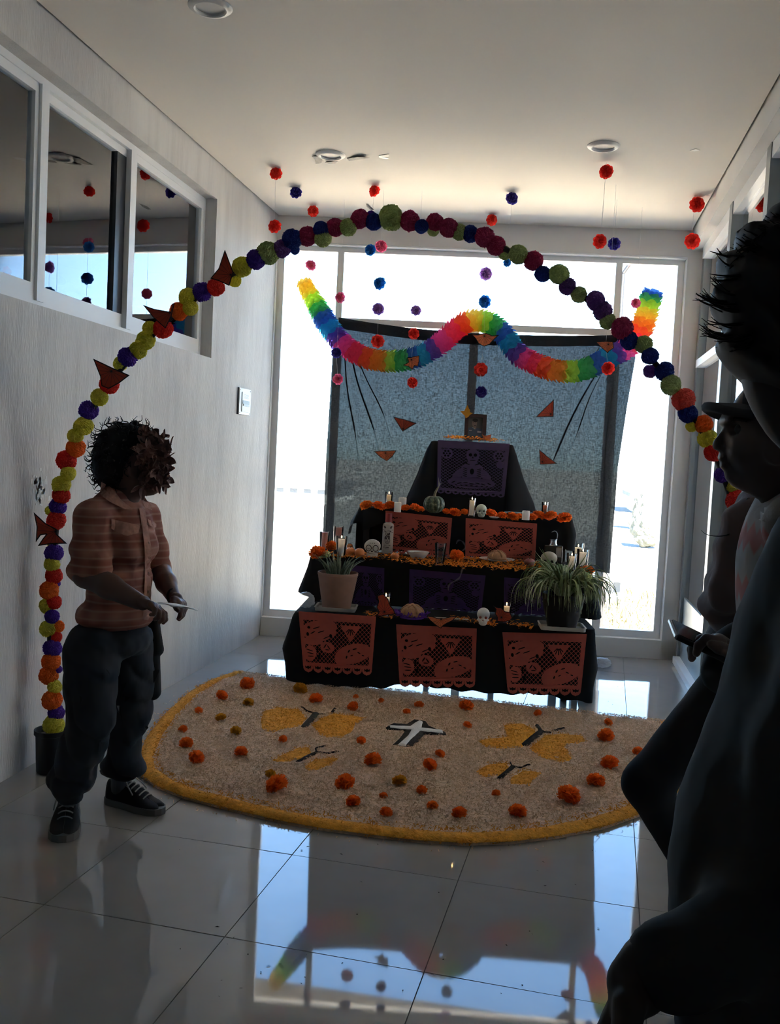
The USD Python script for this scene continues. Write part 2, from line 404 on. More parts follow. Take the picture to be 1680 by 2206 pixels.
for a, b, xp in ((OY0 + 0.03, 3.80, XL - 0.10), (3.86, 4.66, XL - 0.115), (4.72, OY1 - 0.03, XL - 0.095)):
    z0, z1 = OZ0 + 0.035, OZ1 - 0.035
    hf('sash_bottom', a, b, z0, z0 + 0.075, xp - 0.018, xp + 0.018); hf('sash_top', a, b, z1 - 0.04, z1, xp - 0.018, xp + 0.018)
    hf('sash_stile', a, a + 0.025, z0 + 0.075, z1 - 0.04, xp - 0.018, xp + 0.018)
    hf('sash_stile', b - (0.10 if b == 4.66 else 0.03), b, z0 + 0.075, z1 - 0.04, xp - 0.018, xp + 0.018, M_alu_dark if b == 4.66 else M_alu)
    hf('pane', a + 0.02, b - 0.02, z0 + 0.07, z1 - 0.035, xp - 0.003, xp + 0.001, M_pane_office)

# glass partition to the next room
pt = struct('window_3', label='aluminium and glass partition with grey posts')
def pf(name, y0, y1, z0, z1, x0, x1, m=M_alu): return part(pt, name, bx((x0, y0, z0), (x1, y1, z1)), m)
M_post = mat('grey_post', (0.30, 0.33, 0.34), 0.35, metallic=0.3)
yc = ywall(XP)
posts = [0.85, 1.90, 2.95, 4.0, 5.03, 6.09]
for y in posts: pf('post', y - 0.05, y + 0.05, 0.05, 3.10, XP - 0.02, XP + 0.09, M_post)
pf('post', yc - 0.10, yc - 0.002, 0.0, 3.10, XP, XP + 0.10, M_post)
pf('top_rail', Y0, yc - 0.10, 3.02, 3.10, XP - 0.015, XP + 0.085)
pf('floor_track', Y0, yc - 0.10, 0.0, 0.05, XP - 0.03, XP + 0.09)
edges = [Y0] + [v for y in posts for v in (y - 0.05, y + 0.05)] + [yc - 0.10]
for k in range(0, len(edges), 2):
    a, b = edges[k], edges[k + 1]
    pf('transom_rail', a, b, 2.22, 2.275, XP - 0.01, XP + 0.07)
    pf('pane', a, b, 2.275, 3.02, XP + 0.028, XP + 0.032, M_pane)
    last = k >= len(edges) - 2
    if last:
        pf('pane', a, b, 0.50, 2.22, XP + 0.028, XP + 0.032, M_pane)
        pf('lower_panel', a, b, 0.05, 0.50, XP + 0.02, XP + 0.04, M_post)
    else:
        pf('pane', a, b, 0.05, 2.22, XP + 0.028, XP + 0.032, M_pane)
# the next room
S1 = 5.2
struct('wall_next_room', cat_([bx((S1, Y0, -0.06), (S1 + 0.2, 8.6, CEIL + 0.35)), wbx(3.80, 7.8, -0.22, 0, -0.06, 0.15), wbx(4.3, 7.8, -0.22, 0, HEAD, CEIL + 0.35)]), M_plaster)
struct('floor_next_room', bx((XP + 0.1, Y0, -0.06), (S1, 8.4, -0.004)), M_sidefloor)
struct('ceiling_next_room', bx((XR + 0.1, Y0, CEIL), (S1, 8.0, CEIL + 0.1)), M_ceiling)

# outside: yard well below, sunlit
M_yard = mat('pale_yard', (0.50, 0.43, 0.33), 0.95, vary=0.12, vscale=0.15)
M_field = mat('dry_fields', (0.175, 0.165, 0.145), 0.95, vary=0.30, vscale=0.04)
yard = Point(0, 0).buffer(31, 48)
struct('ground', placed(extrude(Point(0, 0).buffer(900, 64).difference(yard), 0.2), T=(0, 0, -3.8)), M_field, label='dry fields beyond the yard outside the window')
struct('ground_yard', placed(extrude(yard, 0.2), T=(0, 0, -3.8)), M_yard, label='pale sunlit yard below the window')

# ------------------------------------------------------------------ black curtain over the window
def cloth_weave(name, color, clear, streak):
    n = {'t': ('texture_coordinate', {}), 'mp': ('mapping', {'scale': (1.0, 1.0, 0.22)}), 'mp2': ('mapping', {'scale': (0.25, 0.25, 1.0)}),
         'n': ('noise_texture', {'scale': 170.0, 'detail': 1.0}), 'n2': ('noise_texture', {'scale': 170.0, 'detail': 1.0}),
         'a': ('math', {'math_type': 'add'}),
         'k': ('map_range', {'from_min': 0.75, 'from_max': 1.25, 'to_min': clear * (1 - streak), 'to_max': clear * (1 + streak), 'clamp': True}),
         'lw': ('layer_weight', {'blend': 0.5}), 'inv': ('math', {'math_type': 'subtract', 'value1': 1.0}), 'kk': ('math', {'math_type': 'multiply'}),
         'p': ('principled_bsdf', {'base_color': color, 'roughness': 0.9, 'specular_ior_level': 0.1}),
         'tr': ('translucent_bsdf', {'color': (0.03, 0.03, 0.03)}), 'm0': ('mix_closure', {'fac': 0.28}),
         'tp': ('transparent_bsdf', {'color': (0.74, 0.92, 1.0)}), 'm': ('mix_closure', {})}
    l = [('t.object', 'mp.vector'), ('mp.vector', 'n.vector'), ('t.object', 'mp2.vector'), ('mp2.vector', 'n2.vector'), ('n.fac', 'a.value1'), ('n2.fac', 'a.value2'),
         ('a.value', 'k.value'), ('lw.facing', 'inv.value2'), ('inv.value', 'kk.value1'), ('k.result', 'kk.value2'), ('kk.value', 'm.fac'),
         ('p.BSDF', 'm0.closure1'), ('tr.BSDF', 'm0.closure2'), ('m0.closure', 'm.closure1'), ('tp.BSDF', 'm.closure2')]
    return usdkit.material(stage, '/World/Looks/' + name, n, l, surface='m.closure')
M_curtain = cloth_weave('sheer_black_cloth', (0.03, 0.03, 0.033), 0.0125, 0.60)
M_black = mat('black_cloth', (0.016, 0.016, 0.018), 0.85, specular_ior_level=0.08)

def edge_fn(pts):
    z = np.array([p[1] for p in pts]); u = np.array([p[0] for p in pts]); o_ = np.argsort(z)
    return lambda q: np.interp(q, z[o_], u[o_])
CUL = edge_fn([(0.505, 2.48), (0.475, 2.30), (0.462, 1.4), (0.468, 0.55)])
CUR = edge_fn([(2.745, 2.48), (2.760, 2.28), (2.715, 1.90), (2.675, 1.45), (2.672, 0.66)])
creases = [((0.53, 2.44), (0.70, 1.40), 0.018, 1), ((0.55, 2.42), (0.86, 1.48), 0.021, 1), ((0.60, 2.36), (0.94, 1.62), 0.015, -1),
           ((2.58, 2.40), (2.10, 1.28), 0.024, 1), ((2.60, 2.36), (2.30, 1.55), 0.017, -1), ((2.52, 2.44), (2.30, 1.98), 0.011, 1), ((2.60, 2.2), (2.58, 0.9), 0.010, 1)]
def curtain_f(U, V):
    ztop = 2.475 - 0.055 * np.sin(np.pi * np.clip(U, 0, 1)) * (1 - 0.35 * U) - 0.03 * U
    zbot = 0.66 + 0.03 * np.sin(9 * U + 1)
    z = ztop + (zbot - ztop) * V
    u = CUL(z) + (CUR(z) - CUL(z)) * U
    d = 0.02 + 0.012 * np.sin(11 * U + 2 * V) * V + 0.018 * np.sin(23 * U + 3) * np.clip(V * 1.5, 0, 1) * (0.25 + np.abs(U - 0.5) * 1.5)
    d += 0.05 * np.exp(-((U - 0.985) / 0.035) ** 2) * np.sin(np.pi * np.clip(V * 1.1, 0, 1)) + 0.03 * np.exp(-((U - 0.015) / 0.03) ** 2) * V
    du, dz = np.zeros_like(u), np.zeros_like(u)
    for p, q, w, sg in creases:
        p, q = np.array(p), np.array(q); L = np.linalg.norm(q - p); t = (q - p) / L; nn = np.array([-t[1], t[0]])
        a = ((u - p[0]) * t[0] + (z - p[1]) * t[1]) / L; s = (u - p[0]) * nn[0] + (z - p[1]) * nn[1]
        s = s + 0.012 * np.sin(7 * a + p[0] * 9)
        f = np.clip(a * 6 + 0.1, 0, 1) * np.clip((1.08 - a) * 3, 0, 1)
        ww = w * (0.8 + 0.5 * a)
        g = np.exp(-(s / ww) ** 2) * f
        du -= 2.0 * s * g * nn[0]; dz -= 2.0 * s * g * nn[1]; d = d + sg * 0 + (0.008 + 0.5 * s) * g
    u, z = u + du, z + dz
    d = np.maximum(d, 0.006)
    return WO + u[:, None] * WU + d[:, None] * WN + np.c_[np.zeros((len(u), 2)), z]
curt = thing('window_curtain', 'sheer black cloth hung over the lower middle of the window behind the altar', 'curtain')
part(curt, 'sheet', grid(440, 340, curtain_f), M_curtain, smooth=True)
def hem_f(U, V):
    P = curtain_f(U, V * 0.045)
    return P + WN * (0.012 + 0.004 * np.sin(40 * U))[:, None] + np.c_[np.zeros((len(U), 2)), 0.012 - 0.02 * np.sin(3 * U)]
part(curt, 'top_hem', grid(160, 6, hem_f), M_curtain, smooth=True)

# ------------------------------------------------------------------ the stepped altar
TIERS = {1: dict(u0=0.50, u1=2.32, d0=0.80, d1=1.55, z=0.470), 2: dict(u0=0.525, u1=2.345, d0=0.72, d1=1.15, z=0.785),
         3: dict(u0=0.80, u1=2.255, d0=0.45, d1=0.80, z=1.090), 4: dict(u0=1.27, u1=1.845, d0=0.20, d1=0.50, z=1.575)}
M_wood = mat('raw_wood', (0.30, 0.20, 0.12), 0.7, vary=0.2, vscale=12)
M_leg = mat('black_steel', (0.02, 0.02, 0.022), 0.4, metallic=0.5)
stand = thing('altar_stand', 'stepped altar stand hidden under black cloths, one dark leg showing below', 'altar stand')
for k, T in TIERS.items():
    part(stand, 'step_board', wbx(T['u0'] + 0.01, T['u1'] - 0.01, T['d0'] + 0.01, T['d1'] - 0.01, T['z'] - 0.035, T['z'] - 0.004), M_wood)
for k in (2, 3, 4):
    T, B = TIERS[k], TIERS[k - 1]
    for u in (T['u0'] + 0.05, T['u1'] - 0.05):
        part(stand, 'riser', wbx(u - 0.02, u + 0.02, T['d1'] - 0.14, T['d1'] - 0.05, 0.0, T['z'] - 0.035), M_leg)
for u in (0.60, 2.17):
    for d in (0.88, 1.46):
        part(stand, 'leg', wbx(u - 0.019, u + 0.019, d - 0.019, d + 0.019, 0.0, 0.435), M_leg)

def skirt_path(T, r=0.03, n=260):
    """(s, point u d, outward normal, side) along left side, front and right side of a step"""
    u0, u1, d0, d1 = T['u0'], T['u1'], T['d0'], T['d1']
    P, N = [], []
    for d in np.linspace(d0, d1 - r, 40): P.append((u0, d)); N.append((-1, 0))
    for a in np.linspace(0, np.pi / 2, 12)[1:]: P.append((u0 + r - r * np.cos(a), d1 - r + r * np.sin(a))); N.append((-np.cos(a), np.sin(a)))
    for u in np.linspace(u0 + r, u1 - r, n)[1:]: P.append((u, d1)); N.append((0, 1))
    for a in np.linspace(0, np.pi / 2, 12)[1:]: P.append((u1 - r + r * np.sin(a), d1 - r + r * np.cos(a))); N.append((np.sin(a), np.cos(a)))
    for d in np.linspace(d1 - r, d0, 40)[1:]: P.append((u1, d)); N.append((1, 0))
    return np.array(P), np.array(N, float)
def drape(k, hem, flare, waves, label, nt=26, seed=0):
    """hem(u, d) -> height of the hem; flare: (left, front, right) outward offset against depth below the edge, each a list of (drop, offset)"""
    T = TIERS[k]; P, N = skirt_path(T); m = len(P)
    s = np.r_[0, np.cumsum(np.linalg.norm(np.diff(P, axis=0), axis=1))]
    hz = np.array([hem(p[0], p[1]) for p in P])
    wl, wf_, wr = np.maximum(-N[:, 0], 0) ** 2, N[:, 1] ** 2, np.maximum(N[:, 0], 0) ** 2
    wl, wf_, wr = [np.convolve(np.pad(w, 12, mode='edge'), np.ones(25) / 25, 'valid') for w in (wl, wf_, wr)]
    tot = wl + wf_ + wr
    V = []
    top_c = np.array([(T['u0'] + T['u1']) / 2, (T['d0'] + T['d1']) / 2])
    zt = T['z'] + 0.002
    for f in (0.0, 0.5, 0.9, 0.975):                             # the flat top
        q = top_c + (P - top_c) * f; V.append(np.c_[q, np.full(m, zt)])
    for i, t in enumerate(np.r_[0, np.linspace(0.012, 1, nt)]):
        drop = (zt - hz) * t
        fl = sum(w * np.interp(drop, [a for a, _ in F], [b for _, b in F]) for w, F in zip((wl, wf_, wr), flare)) / tot
        w = waves * np.clip(drop / 0.25, 0, 1) * (np.sin(s * 19 + seed) * 0.5 + np.sin(s * 31 + 2 * seed + drop * 4) * 0.35 + np.sin(s * 53 + drop * 6) * 0.15)
        q = P + N * (fl + w + 0.003)[:, None]
        V.append(np.c_[q, zt - drop - (0.004 if i == 0 else 0)])
    V = np.array(V); r = len(V)
    i = np.arange(r * m).reshape(r, m)
    a, b, c, d = i[:-1, :-1].ravel(), i[1:, :-1].ravel(), i[1:, 1:].ravel(), i[:-1, 1:].ravel()
    v = V.reshape(-1, 3)
    mesh = trimesh.Trimesh(WO + v[:, :1] * WU + v[:, 1:2] * WN + v[:, 2:] * [0, 0, 1], np.r_[np.c_[a, b, c], np.c_[a, c, d]], process=False)
    return solo('altar_cloth', mesh, M_black, label, 'cloth', 'black altar cloths', smooth=55)
def front_d(k, z):
    T = TIERS[k]; return T['d1'] + np.interp(T['z'] - np.asarray(z, float), [a for a, _ in FRONT[k]], [b for _, b in FRONT[k]]) + 0.003
FRONT = {1: [(0, 0), (0.15, 0.008), (0.45, 0.02)], 2: [(0, 0), (0.3, 0.012)], 3: [(0, 0), (0.3, 0.012)], 4: [(0, 0), (0.1, 0.03), (0.5, 0.15)]}
def hem1(u, d):
    h = np.interp(u, [0.4, 0.55, 0.75, 1.05, 1.2, 1.45, 1.75, 2.0, 2.33], [0.05, 0.035, 0.028, 0.035, 0.075, 0.055, 0.045, 0.06, 0.020])
    return h + 0.006 * math.sin(u * 40)
drape(1, hem1, ([(0, 0), (0.03, 0.025), (0.13, 0.055), (0.24, 0.095), (0.33, 0.065), (0.45, 0.045)], FRONT[1], [(0, 0), (0.03, 0.01), (0.17, 0.035), (0.26, 0.05), (0.36, 0.025), (0.45, 0.02)]), 0.012, 'black cloth over the lowest altar step, with three red cut-paper sheets')
def hem2(u, d): return np.interp(u, [0.5, 0.56, 0.7, 2.2, 2.3, 2.36], [0.535, 0.50, 0.478, 0.478, 0.475, 0.465])
drape(2, hem2, ([(0, 0), (0.1, 0.03), (0.26, 0.085)], FRONT[2], [(0, 0), (0.1, 0.045), (0.32, 0.10)]), 0.005, 'black cloth over the second altar step, under the bread and candles', seed=2)
def hem3(u, d):
    if u < 0.83: return 0.985 - 0.10 * np.clip((0.8 - d) / 0.2, 0, 1)
    if u > 2.22: return 0.90 + 0.03 * math.sin(d * 30)
    return np.interp(u, [0.83, 1.0, 1.06, 1.15, 2.1, 2.22], [0.93, 1.01, 0.90, 0.795, 0.795, 0.88])
drape(3, hem3, ([(0, 0), (0.1, 0.06), (0.25, 0.09)], FRONT[3], [(0, 0), (0.06, 0.025), (0.11, 0.045), (0.2, 0.03)]), 0.006, 'black cloth over the third altar step, edged with a row of marigolds', seed=4)
drape(4, lambda u, d: 1.097 + 0.012 * math.sin(u * 25), ([(0, 0), (0.06, 0.03), (0.25, 0.085), (0.41, 0.15), (0.5, 0.19)], FRONT[4], [(0, 0), (0.06, 0.03), (0.25, 0.10), (0.41, 0.18), (0.5, 0.21)]), 0.012, 'black cloth falling from the topmost altar step like a tent', seed=5)
# dark back cloth below the third step, so that the steps read as one draped block
_in = np.array([(0.775, 0.47), (0.775, 0.70), (2.235, 0.70), (2.235, 0.47)]); _il = np.r_[0, np.cumsum(np.linalg.norm(np.diff(_in, axis=0), axis=1))]
def bf(U, V):
    u, d = np.interp(U * _il[-1], _il, _in[:, 0]), np.interp(U * _il[-1], _il, _in[:, 1]); z = 1.05 - 0.258 * V
    return WO + u[:, None] * WU + (d + 0.010 * np.sin(60 * U))[:, None] * WN + np.c_[np.zeros((len(u), 2)), z]
solo('altar_cloth', grid(180, 12, bf), M_black, 'black inner cloth hanging in the shade beneath the marigold step', 'cloth', 'black altar cloths', smooth=True)

# ------------------------------------------------------------------ cut-paper sheets
def dia(cx, cy, w, h): return Polygon([(cx - w, cy), (cx, cy - h), (cx + w, cy), (cx, cy + h)])
def ell(cx, cy, a, b, deg=0): return affinity.rotate(affinity.scale(Point(cx, cy).buffer(1, 12), a, b), deg, origin=(cx, cy))
def scallops(n, y0, depth):
    H = []
    for k in range(n):
        c = (k + 0.5) / n; w = 0.5 / n
        H.append(unary_union([affinity.scale(Point(c, y0 + depth * 0.3).buffer(1, 10), w * 0.98, depth * 0.62), Polygon([(c - w * 0.8, y0 + depth * 0.5), (c + w * 0.8, y0 + depth * 0.5), (c, y0 + depth)]), sbox(c - w, y0 - 0.01, c + w, y0 + depth * 0.12)]))
    return H
def papel_red():
    """profile skull with a hat and flowers over a diamond lattice; unit square, y down"""
    sheet = unary_union([sbox(0, 0, 1, 0.88)] + scallops(7, 0.87, 0.12))
    field = sbox(0.055, 0.13, 0.945, 0.82)
    solid = unary_union([ell(0.22, 0.28, 0.21, 0.13, -18), ell(0.37, 0.22, 0.12, 0.10), ell(0.30, 0.38, 0.20, 0.07, -28), ell(0.16, 0.47, 0.13, 0.06),
                         ell(0.12, 0.67, 0.075, 0.12, 10), ell(0.36, 0.56, 0.09, 0.08, 30), ell(0.72, 0.64, 0.25, 0.15, -22), ell(0.56, 0.72, 0.09, 0.11),
                         Polygon([(0.55, 0.19), (0.80, 0.19), (0.675, 0.44)])])
    holes = []
    nx, ny = 16, 10
    for j in range(ny * 2):
        for i in range(nx + 1):
            cx, cy = 0.055 + (i + 0.5 * (j % 2)) * 0.89 / nx, 0.13 + j * 0.69 / (2 * ny - 1)
            g = dia(cx, cy, 0.0225, 0.0295).intersection(field).difference(solid.buffer(0.008))
            if g.area > 1.2e-4: holes.append(g)
    for c in [(0.66, 0.60, 0.010, 0.028, 25), (0.63, 0.70, 0.010, 0.026, 10), (0.74, 0.56, 0.03, 0.010, -20), (0.80, 0.62, 0.026, 0.009, 30), (0.86, 0.66, 0.02, 0.009, 25), (0.70, 0.67, 0.02, 0.008, -30),
              (0.22, 0.25, 0.05, 0.008, -25), (0.28, 0.31, 0.05, 0.008, -25), (0.17, 0.33, 0.04, 0.008, -35), (0.35, 0.40, 0.05, 0.007, -30), (0.12, 0.25, 0.02, 0.02, 0), (0.10, 0.36, 0.018, 0.03, 0),
              (0.41, 0.37, 0.02, 0.03, 0), (0.11, 0.62, 0.05, 0.008, 20), (0.12, 0.67, 0.05, 0.008, 10), (0.12, 0.72, 0.045, 0.008, 0), (0.22, 0.60, 0.009, 0.05, 8), (0.24, 0.72, 0.012, 0.05, 20),
              (0.33, 0.54, 0.008, 0.04, 30), (0.38, 0.56, 0.008, 0.04, -30), (0.36, 0.60, 0.03, 0.008, 0)]:
        holes.append(ell(*c))
    for k in range(5):
        a = math.radians(50 + 20 * k); holes.append(LineString([(0.675 + 0.03 * math.cos(a), 0.22 + 0.03 * math.sin(a)), (0.675 + 0.11 * math.cos(a), 0.22 + 0.12 * math.sin(a))]).buffer(0.006, 2).intersection(Polygon([(0.57, 0.20), (0.78, 0.20), (0.675, 0.41)])))
    for k in range(7):
        c = (k + 0.5) / 7
        holes.append(Polygon([(c - 0.045, 0.875), (c - 0.02, 0.895), (c, 0.875), (c + 0.02, 0.895), (c + 0.045, 0.875), (c + 0.035, 0.925), (c + 0.018, 0.915), (c, 0.935), (c - 0.018, 0.915), (c - 0.035, 0.925)]))
    return sheet.difference(unary_union(holes))
def papel_purple():
    """seated skeleton between flower sprays over a square lattice"""
    sheet = unary_union([sbox(0, 0, 1, 0.93)] + scallops(9, 0.92, 0.07))
    field = sbox(0.055, 0.14, 0.945, 0.88)
    head = unary_union([ell(0.5, 0.25, 0.085, 0.105), ell(0.5, 0.35, 0.06, 0.05)])
    body = unary_union([ell(0.5, 0.56, 0.16, 0.17), ell(0.5, 0.76, 0.34, 0.09), ell(0.30, 0.62, 0.05, 0.12, 30), ell(0.70, 0.62, 0.05, 0.12, -30)])
    fl = [ell(0.13, 0.24, 0.075, 0.085), ell(0.87, 0.24, 0.075, 0.085), ell(0.90, 0.40, 0.05, 0.06)]
    solid = unary_union([head, body] + fl)
    holes = []
    n = 14
    for j in range(2 * n):
        for i in range(n + 1):
            cx, cy = 0.055 + (i + 0.5 * (j % 2)) * 0.89 / n, 0.14 + j * 0.74 / (2 * n - 1)
            g = dia(cx, cy, 0.0255, 0.0220).intersection(field).difference(solid.buffer(0.010))
            if g.area > 1.5e-4: holes.append(g)
    holes += [ell(0.465, 0.245, 0.024, 0.03), ell(0.535, 0.245, 0.024, 0.03), Polygon([(0.5, 0.27), (0.485, 0.305), (0.515, 0.305)]), ell(0.5, 0.345, 0.045, 0.008), ell(0.5, 0.55, 0.03, 0.055), ell(0.42, 0.41, 0.05, 0.009, 25), ell(0.58, 0.41, 0.05, 0.009, -25)]
    for k in range(5):
        holes += [ell(0.40, 0.50 + 0.035 * k, 0.035, 0.007, 20), ell(0.60, 0.50 + 0.035 * k, 0.035, 0.007, -20)]
    for k in range(7):
        holes += [ell(0.24 + 0.087 * k, 0.76 + 0.015 * (k % 2), 0.035, 0.009, -30 + 10 * k), ell(0.28 + 0.075 * k, 0.81, 0.02, 0.008, 30 - 10 * k)]
    for c in ((0.13, 0.24), (0.87, 0.24)):
        for k in range(6):
            a = k * math.pi / 3; holes.append(ell(c[0] + 0.043 * math.cos(a), c[1] + 0.05 * math.sin(a), 0.016, 0.02))
        holes.append(ell(c[0], c[1], 0.012, 0.014))
    for k in range(9): holes.append(ell((k + 0.5) / 9, 0.945, 0.022, 0.016))
    return sheet.difference(unary_union(holes))
def paper_mat(name, c, tl=0.25): return mat(name, c, 0.85, vary=0.08, vscale=20, translucent=tl)
M_red_paper = paper_mat('red_tissue', (0.50, 0.115, 0.085), 0.2)
M_purple_paper = paper_mat('purple_tissue', (0.058, 0.036, 0.095), 0.2)
M_violet_dark = paper_mat('dark_violet_tissue', (0.060, 0.030, 0.115), 0.15)
SHEETS = {'red': extrude(papel_red().simplify(0.0008), 1.0), 'purple': extrude(papel_purple().simplify(0.0008), 1.0)}
def papel(kind, material, tl, tr, bl, br, dt, db, label, group):
    m = SHEETS[kind]; v = m.vertices
    A, B, C, D = at_d(*tl, dt), at_d(*tr, dt), at_d(*bl, db), at_d(*br, db)
    x, y, e = v[:, :1], v[:, 1:2], v[:, 2:]
    P = A * (1 - x) * (1 - y) + B * x * (1 - y) + C * (1 - x) * y + D * x * y
    P = P + WN * (0.004 * np.sin(9 * x + 4 * y) * y - 0.0008 * e)
    return solo('cut_paper_sheet', trimesh.Trimesh(P, m.faces, process=False), material, label, 'cut paper', group)
g1, g2 = 'red cut-paper sheets on the altar', 'violet cut-paper sheets on the altar'
d1 = TIERS[1]['d1']; d2 = TIERS[2]['d1']; d3 = TIERS[3]['d1']; d4 = TIERS[4]['d1']
papel('red', M_red_paper, (643, 1317), (810, 1328), (654, 1450), (800, 1458), d1 + 0.022, d1 + 0.042, 'red cut-paper sheet on the lowest step, below the potted aloe', g1)
papel('red', M_red_paper, (853, 1345), (1027, 1354), (861, 1482), (1023, 1484), d1 + 0.022, d1 + 0.046, 'red cut-paper sheet at the middle of the lowest altar step', g1)
papel('red', M_red_paper, (1082, 1362), (1264, 1366), (1094, 1497), (1250, 1502), d1 + 0.022, d1 + 0.050, 'red cut-paper sheet on the lowest step, below the spider plant', g1)
papel('red', M_red_paper, (830, 1100), (974, 1116), (838, 1192), (966, 1206), d3 + 0.014, d3 + 0.026, 'red cut-paper sheet on the third step, behind the red-capped bottle', g1)
papel('red', M_red_paper, (1003, 1116), (1157, 1128), (1002, 1208), (1152, 1214), d3 + 0.014, d3 + 0.026, 'red cut-paper sheet on the third step, above the plate of bread', g1)
papel('purple', M_purple_paper, (943, 948), (1098, 956), (941, 1064), (1086, 1074), d4 + 0.022, d4 + 0.185, 'bright violet skeleton cut-paper sheet under the framed portrait', g2)
papel('purple', M_violet_dark, (748, 1216), (828, 1224), (748, 1318), (826, 1324), d2 + 0.018, d2 + 0.03, 'dim violet cut-paper sheet on the second step, behind the aloe pot', g2)
papel('purple', M_violet_dark, (882, 1226), (1046, 1240), (880, 1334), (1034, 1338), d2 + 0.018, d2 + 0.03, 'dim violet cut-paper sheet at the middle of the second altar step', g2)
papel('purple', M_violet_dark, (1086, 1244), (1240, 1254), (1084, 1346), (1236, 1352), d2 + 0.018, d2 + 0.03, 'dim violet cut-paper sheet half hidden behind the spider plant', g2)

# ------------------------------------------------------------------ sawdust carpet
def paper(name, c, tl=0.35, rough=0.8): return mat(name, c, rough, vary=0.10, vscale=25, translucent=tl)
def flake_mat(name, cols):
    n = {'tr': ('translucent_bsdf', {}), 'm': ('mix_closure', {'fac': 0.4}), 'g': ('geometry', {}), 'r': ('rgb_ramp', {'ramp': [(k / (len(cols) - 1), c) for k, c in enumerate(cols)]}), 'p': ('principled_bsdf', {'roughness': 0.8})}
    return usdkit.material(stage, '/World/Looks/' + name, n, [('g.random_per_island', 'r.fac'), ('r.color', 'p.base_color'), ('r.color', 'tr.color'), ('p.BSDF', 'm.closure1'), ('tr.BSDF', 'm.closure2')], surface='m.closure')
M_saw = mat('sawdust', (0.74, 0.55, 0.40), 0.95, vary=0.25, vscale=45, bump=0.004, bscale=130)
M_saw_or = mat('dyed_sawdust', (0.82, 0.38, 0.04), 0.95, vary=0.25, vscale=45, bump=0.004, bscale=130)
M_flake = flake_mat('wood_shavings', [(0.62, 0.44, 0.29), (0.82, 0.63, 0.46), (0.90, 0.74, 0.57), (0.72, 0.53, 0.37)])
M_flake_or = flake_mat('orange_shavings', [(0.68, 0.30, 0.03), (0.84, 0.42, 0.05), (0.90, 0.52, 0.10), (0.74, 0.34, 0.04)])
M_flake_blk = mat('black_sawdust', (0.012, 0.011, 0.010), 0.95, bump=0.004, bscale=200)
M_salt = mat('white_salt', (0.80, 0.79, 0.77), 0.9, bump=0.003, bscale=200)
outline_px = [(510, 1447), (450, 1467), (400, 1497), (350, 1543), (315, 1590), (295, 1636), (300, 1665), (340, 1694), (400, 1717), (500, 1743), (600, 1767), (700, 1785), (800, 1798), (900, 1810),
              (1000, 1816), (1100, 1813), (1200, 1801), (1300, 1781), (1375, 1755), (1445, 1720), (1500, 1672), (1520, 1622), (1495, 1580), (1430, 1553)]
def px_poly(pts, z): return Polygon([at_z(x, y, z)[:2] for x, y in pts])
CARP = px_poly(outline_px, 0.012).buffer(0.05).buffer(-0.05)
back0, back1 = at_z(510, 1447, 0.012)[:2], at_z(1430, 1553, 0.012)[:2]
border = CARP.difference(CARP.buffer(-0.085)).difference(LineString([back0 + (back1 - back0) * 0.02, back1]).buffer(0.10, cap_style=2))
border = border.intersection(CARP)
inner = CARP.difference(border)
def px_curve(pts, z=0.03, r=0.012): return px_poly(pts, z).buffer(r).buffer(-2 * r).buffer(r)
wings = [px_curve(p) for p in (
    [(567, 1530), (600, 1522), (645, 1526), (662, 1545), (650, 1562), (620, 1569), (590, 1576), (562, 1570), (560, 1548)],
    [(670, 1560), (690, 1545), (720, 1535), (760, 1540), (792, 1545), (768, 1557), (758, 1576), (740, 1587), (705, 1588), (682, 1577)],
    [(583, 1636), (610, 1622), (640, 1608), (668, 1605), (672, 1622), (650, 1633), (620, 1640), (595, 1641)],
    [(653, 1650), (675, 1635), (700, 1630), (732, 1631), (716, 1645), (690, 1656), (665, 1659)],
    [(1082, 1560), (1128, 1556), (1150, 1568), (1156, 1577), (1128, 1607), (1082, 1611), (1044, 1608), (1028, 1595), (1052, 1588), (1092, 1586)],
    [(1177, 1580), (1211, 1579), (1255, 1583), (1266, 1597), (1217, 1604), (1236, 1633), (1211, 1643), (1166, 1631), (1138, 1610)],
    [(1023, 1660), (1048, 1645), (1090, 1640), (1098, 1649), (1082, 1668), (1036, 1674)],
    [(1100, 1672), (1124, 1656), (1172, 1663), (1145, 1682), (1145, 1692), (1096, 1688)])]
def px_line(pts, w, z=0.03): return LineString([at_z(x, y, z)[:2] for x, y in pts]).buffer(w, 4)
bodies = [
    unary_union([px_line([(656, 1563), (670, 1548), (680, 1536)], 0.020), px_line([(680, 1536), (662, 1531), (650, 1521)], 0.007), px_line([(680, 1536), (700, 1537)], 0.005), px_line([(714, 1534), (721, 1525)], 0.009)]),
    unary_union([px_line([(642, 1639), (664, 1628), (682, 1619)], 0.013), px_line([(682, 1619), (680, 1610), (704, 1604)], 0.005), px_line([(684, 1619), (706, 1622), (728, 1617)], 0.006)]),
    unary_union([px_line([(1130, 1603), (1148, 1588), (1166, 1574)], 0.021), px_line([(1166, 1574), (1162, 1568), (1157, 1561)], 0.012), px_line([(1168, 1576), (1185, 1577)], 0.008), px_line([(1190, 1573), (1214, 1567)], 0.009)]),
    unary_union([px_line([(1076, 1674), (1092, 1661), (1104, 1650)], 0.013), px_line([(1104, 1650), (1099, 1640)], 0.005), px_line([(1104, 1650), (1122, 1652), (1140, 1646)], 0.008)])]
cross_b = px_poly([(830, 1566), (846, 1557), (874, 1559), (891, 1549), (918, 1553), (925, 1563), (960, 1576), (963, 1583), (914, 1581), (908, 1589), (888, 1608), (845, 1603), (861, 1588), (872, 1573), (834, 1571)], 0.03)
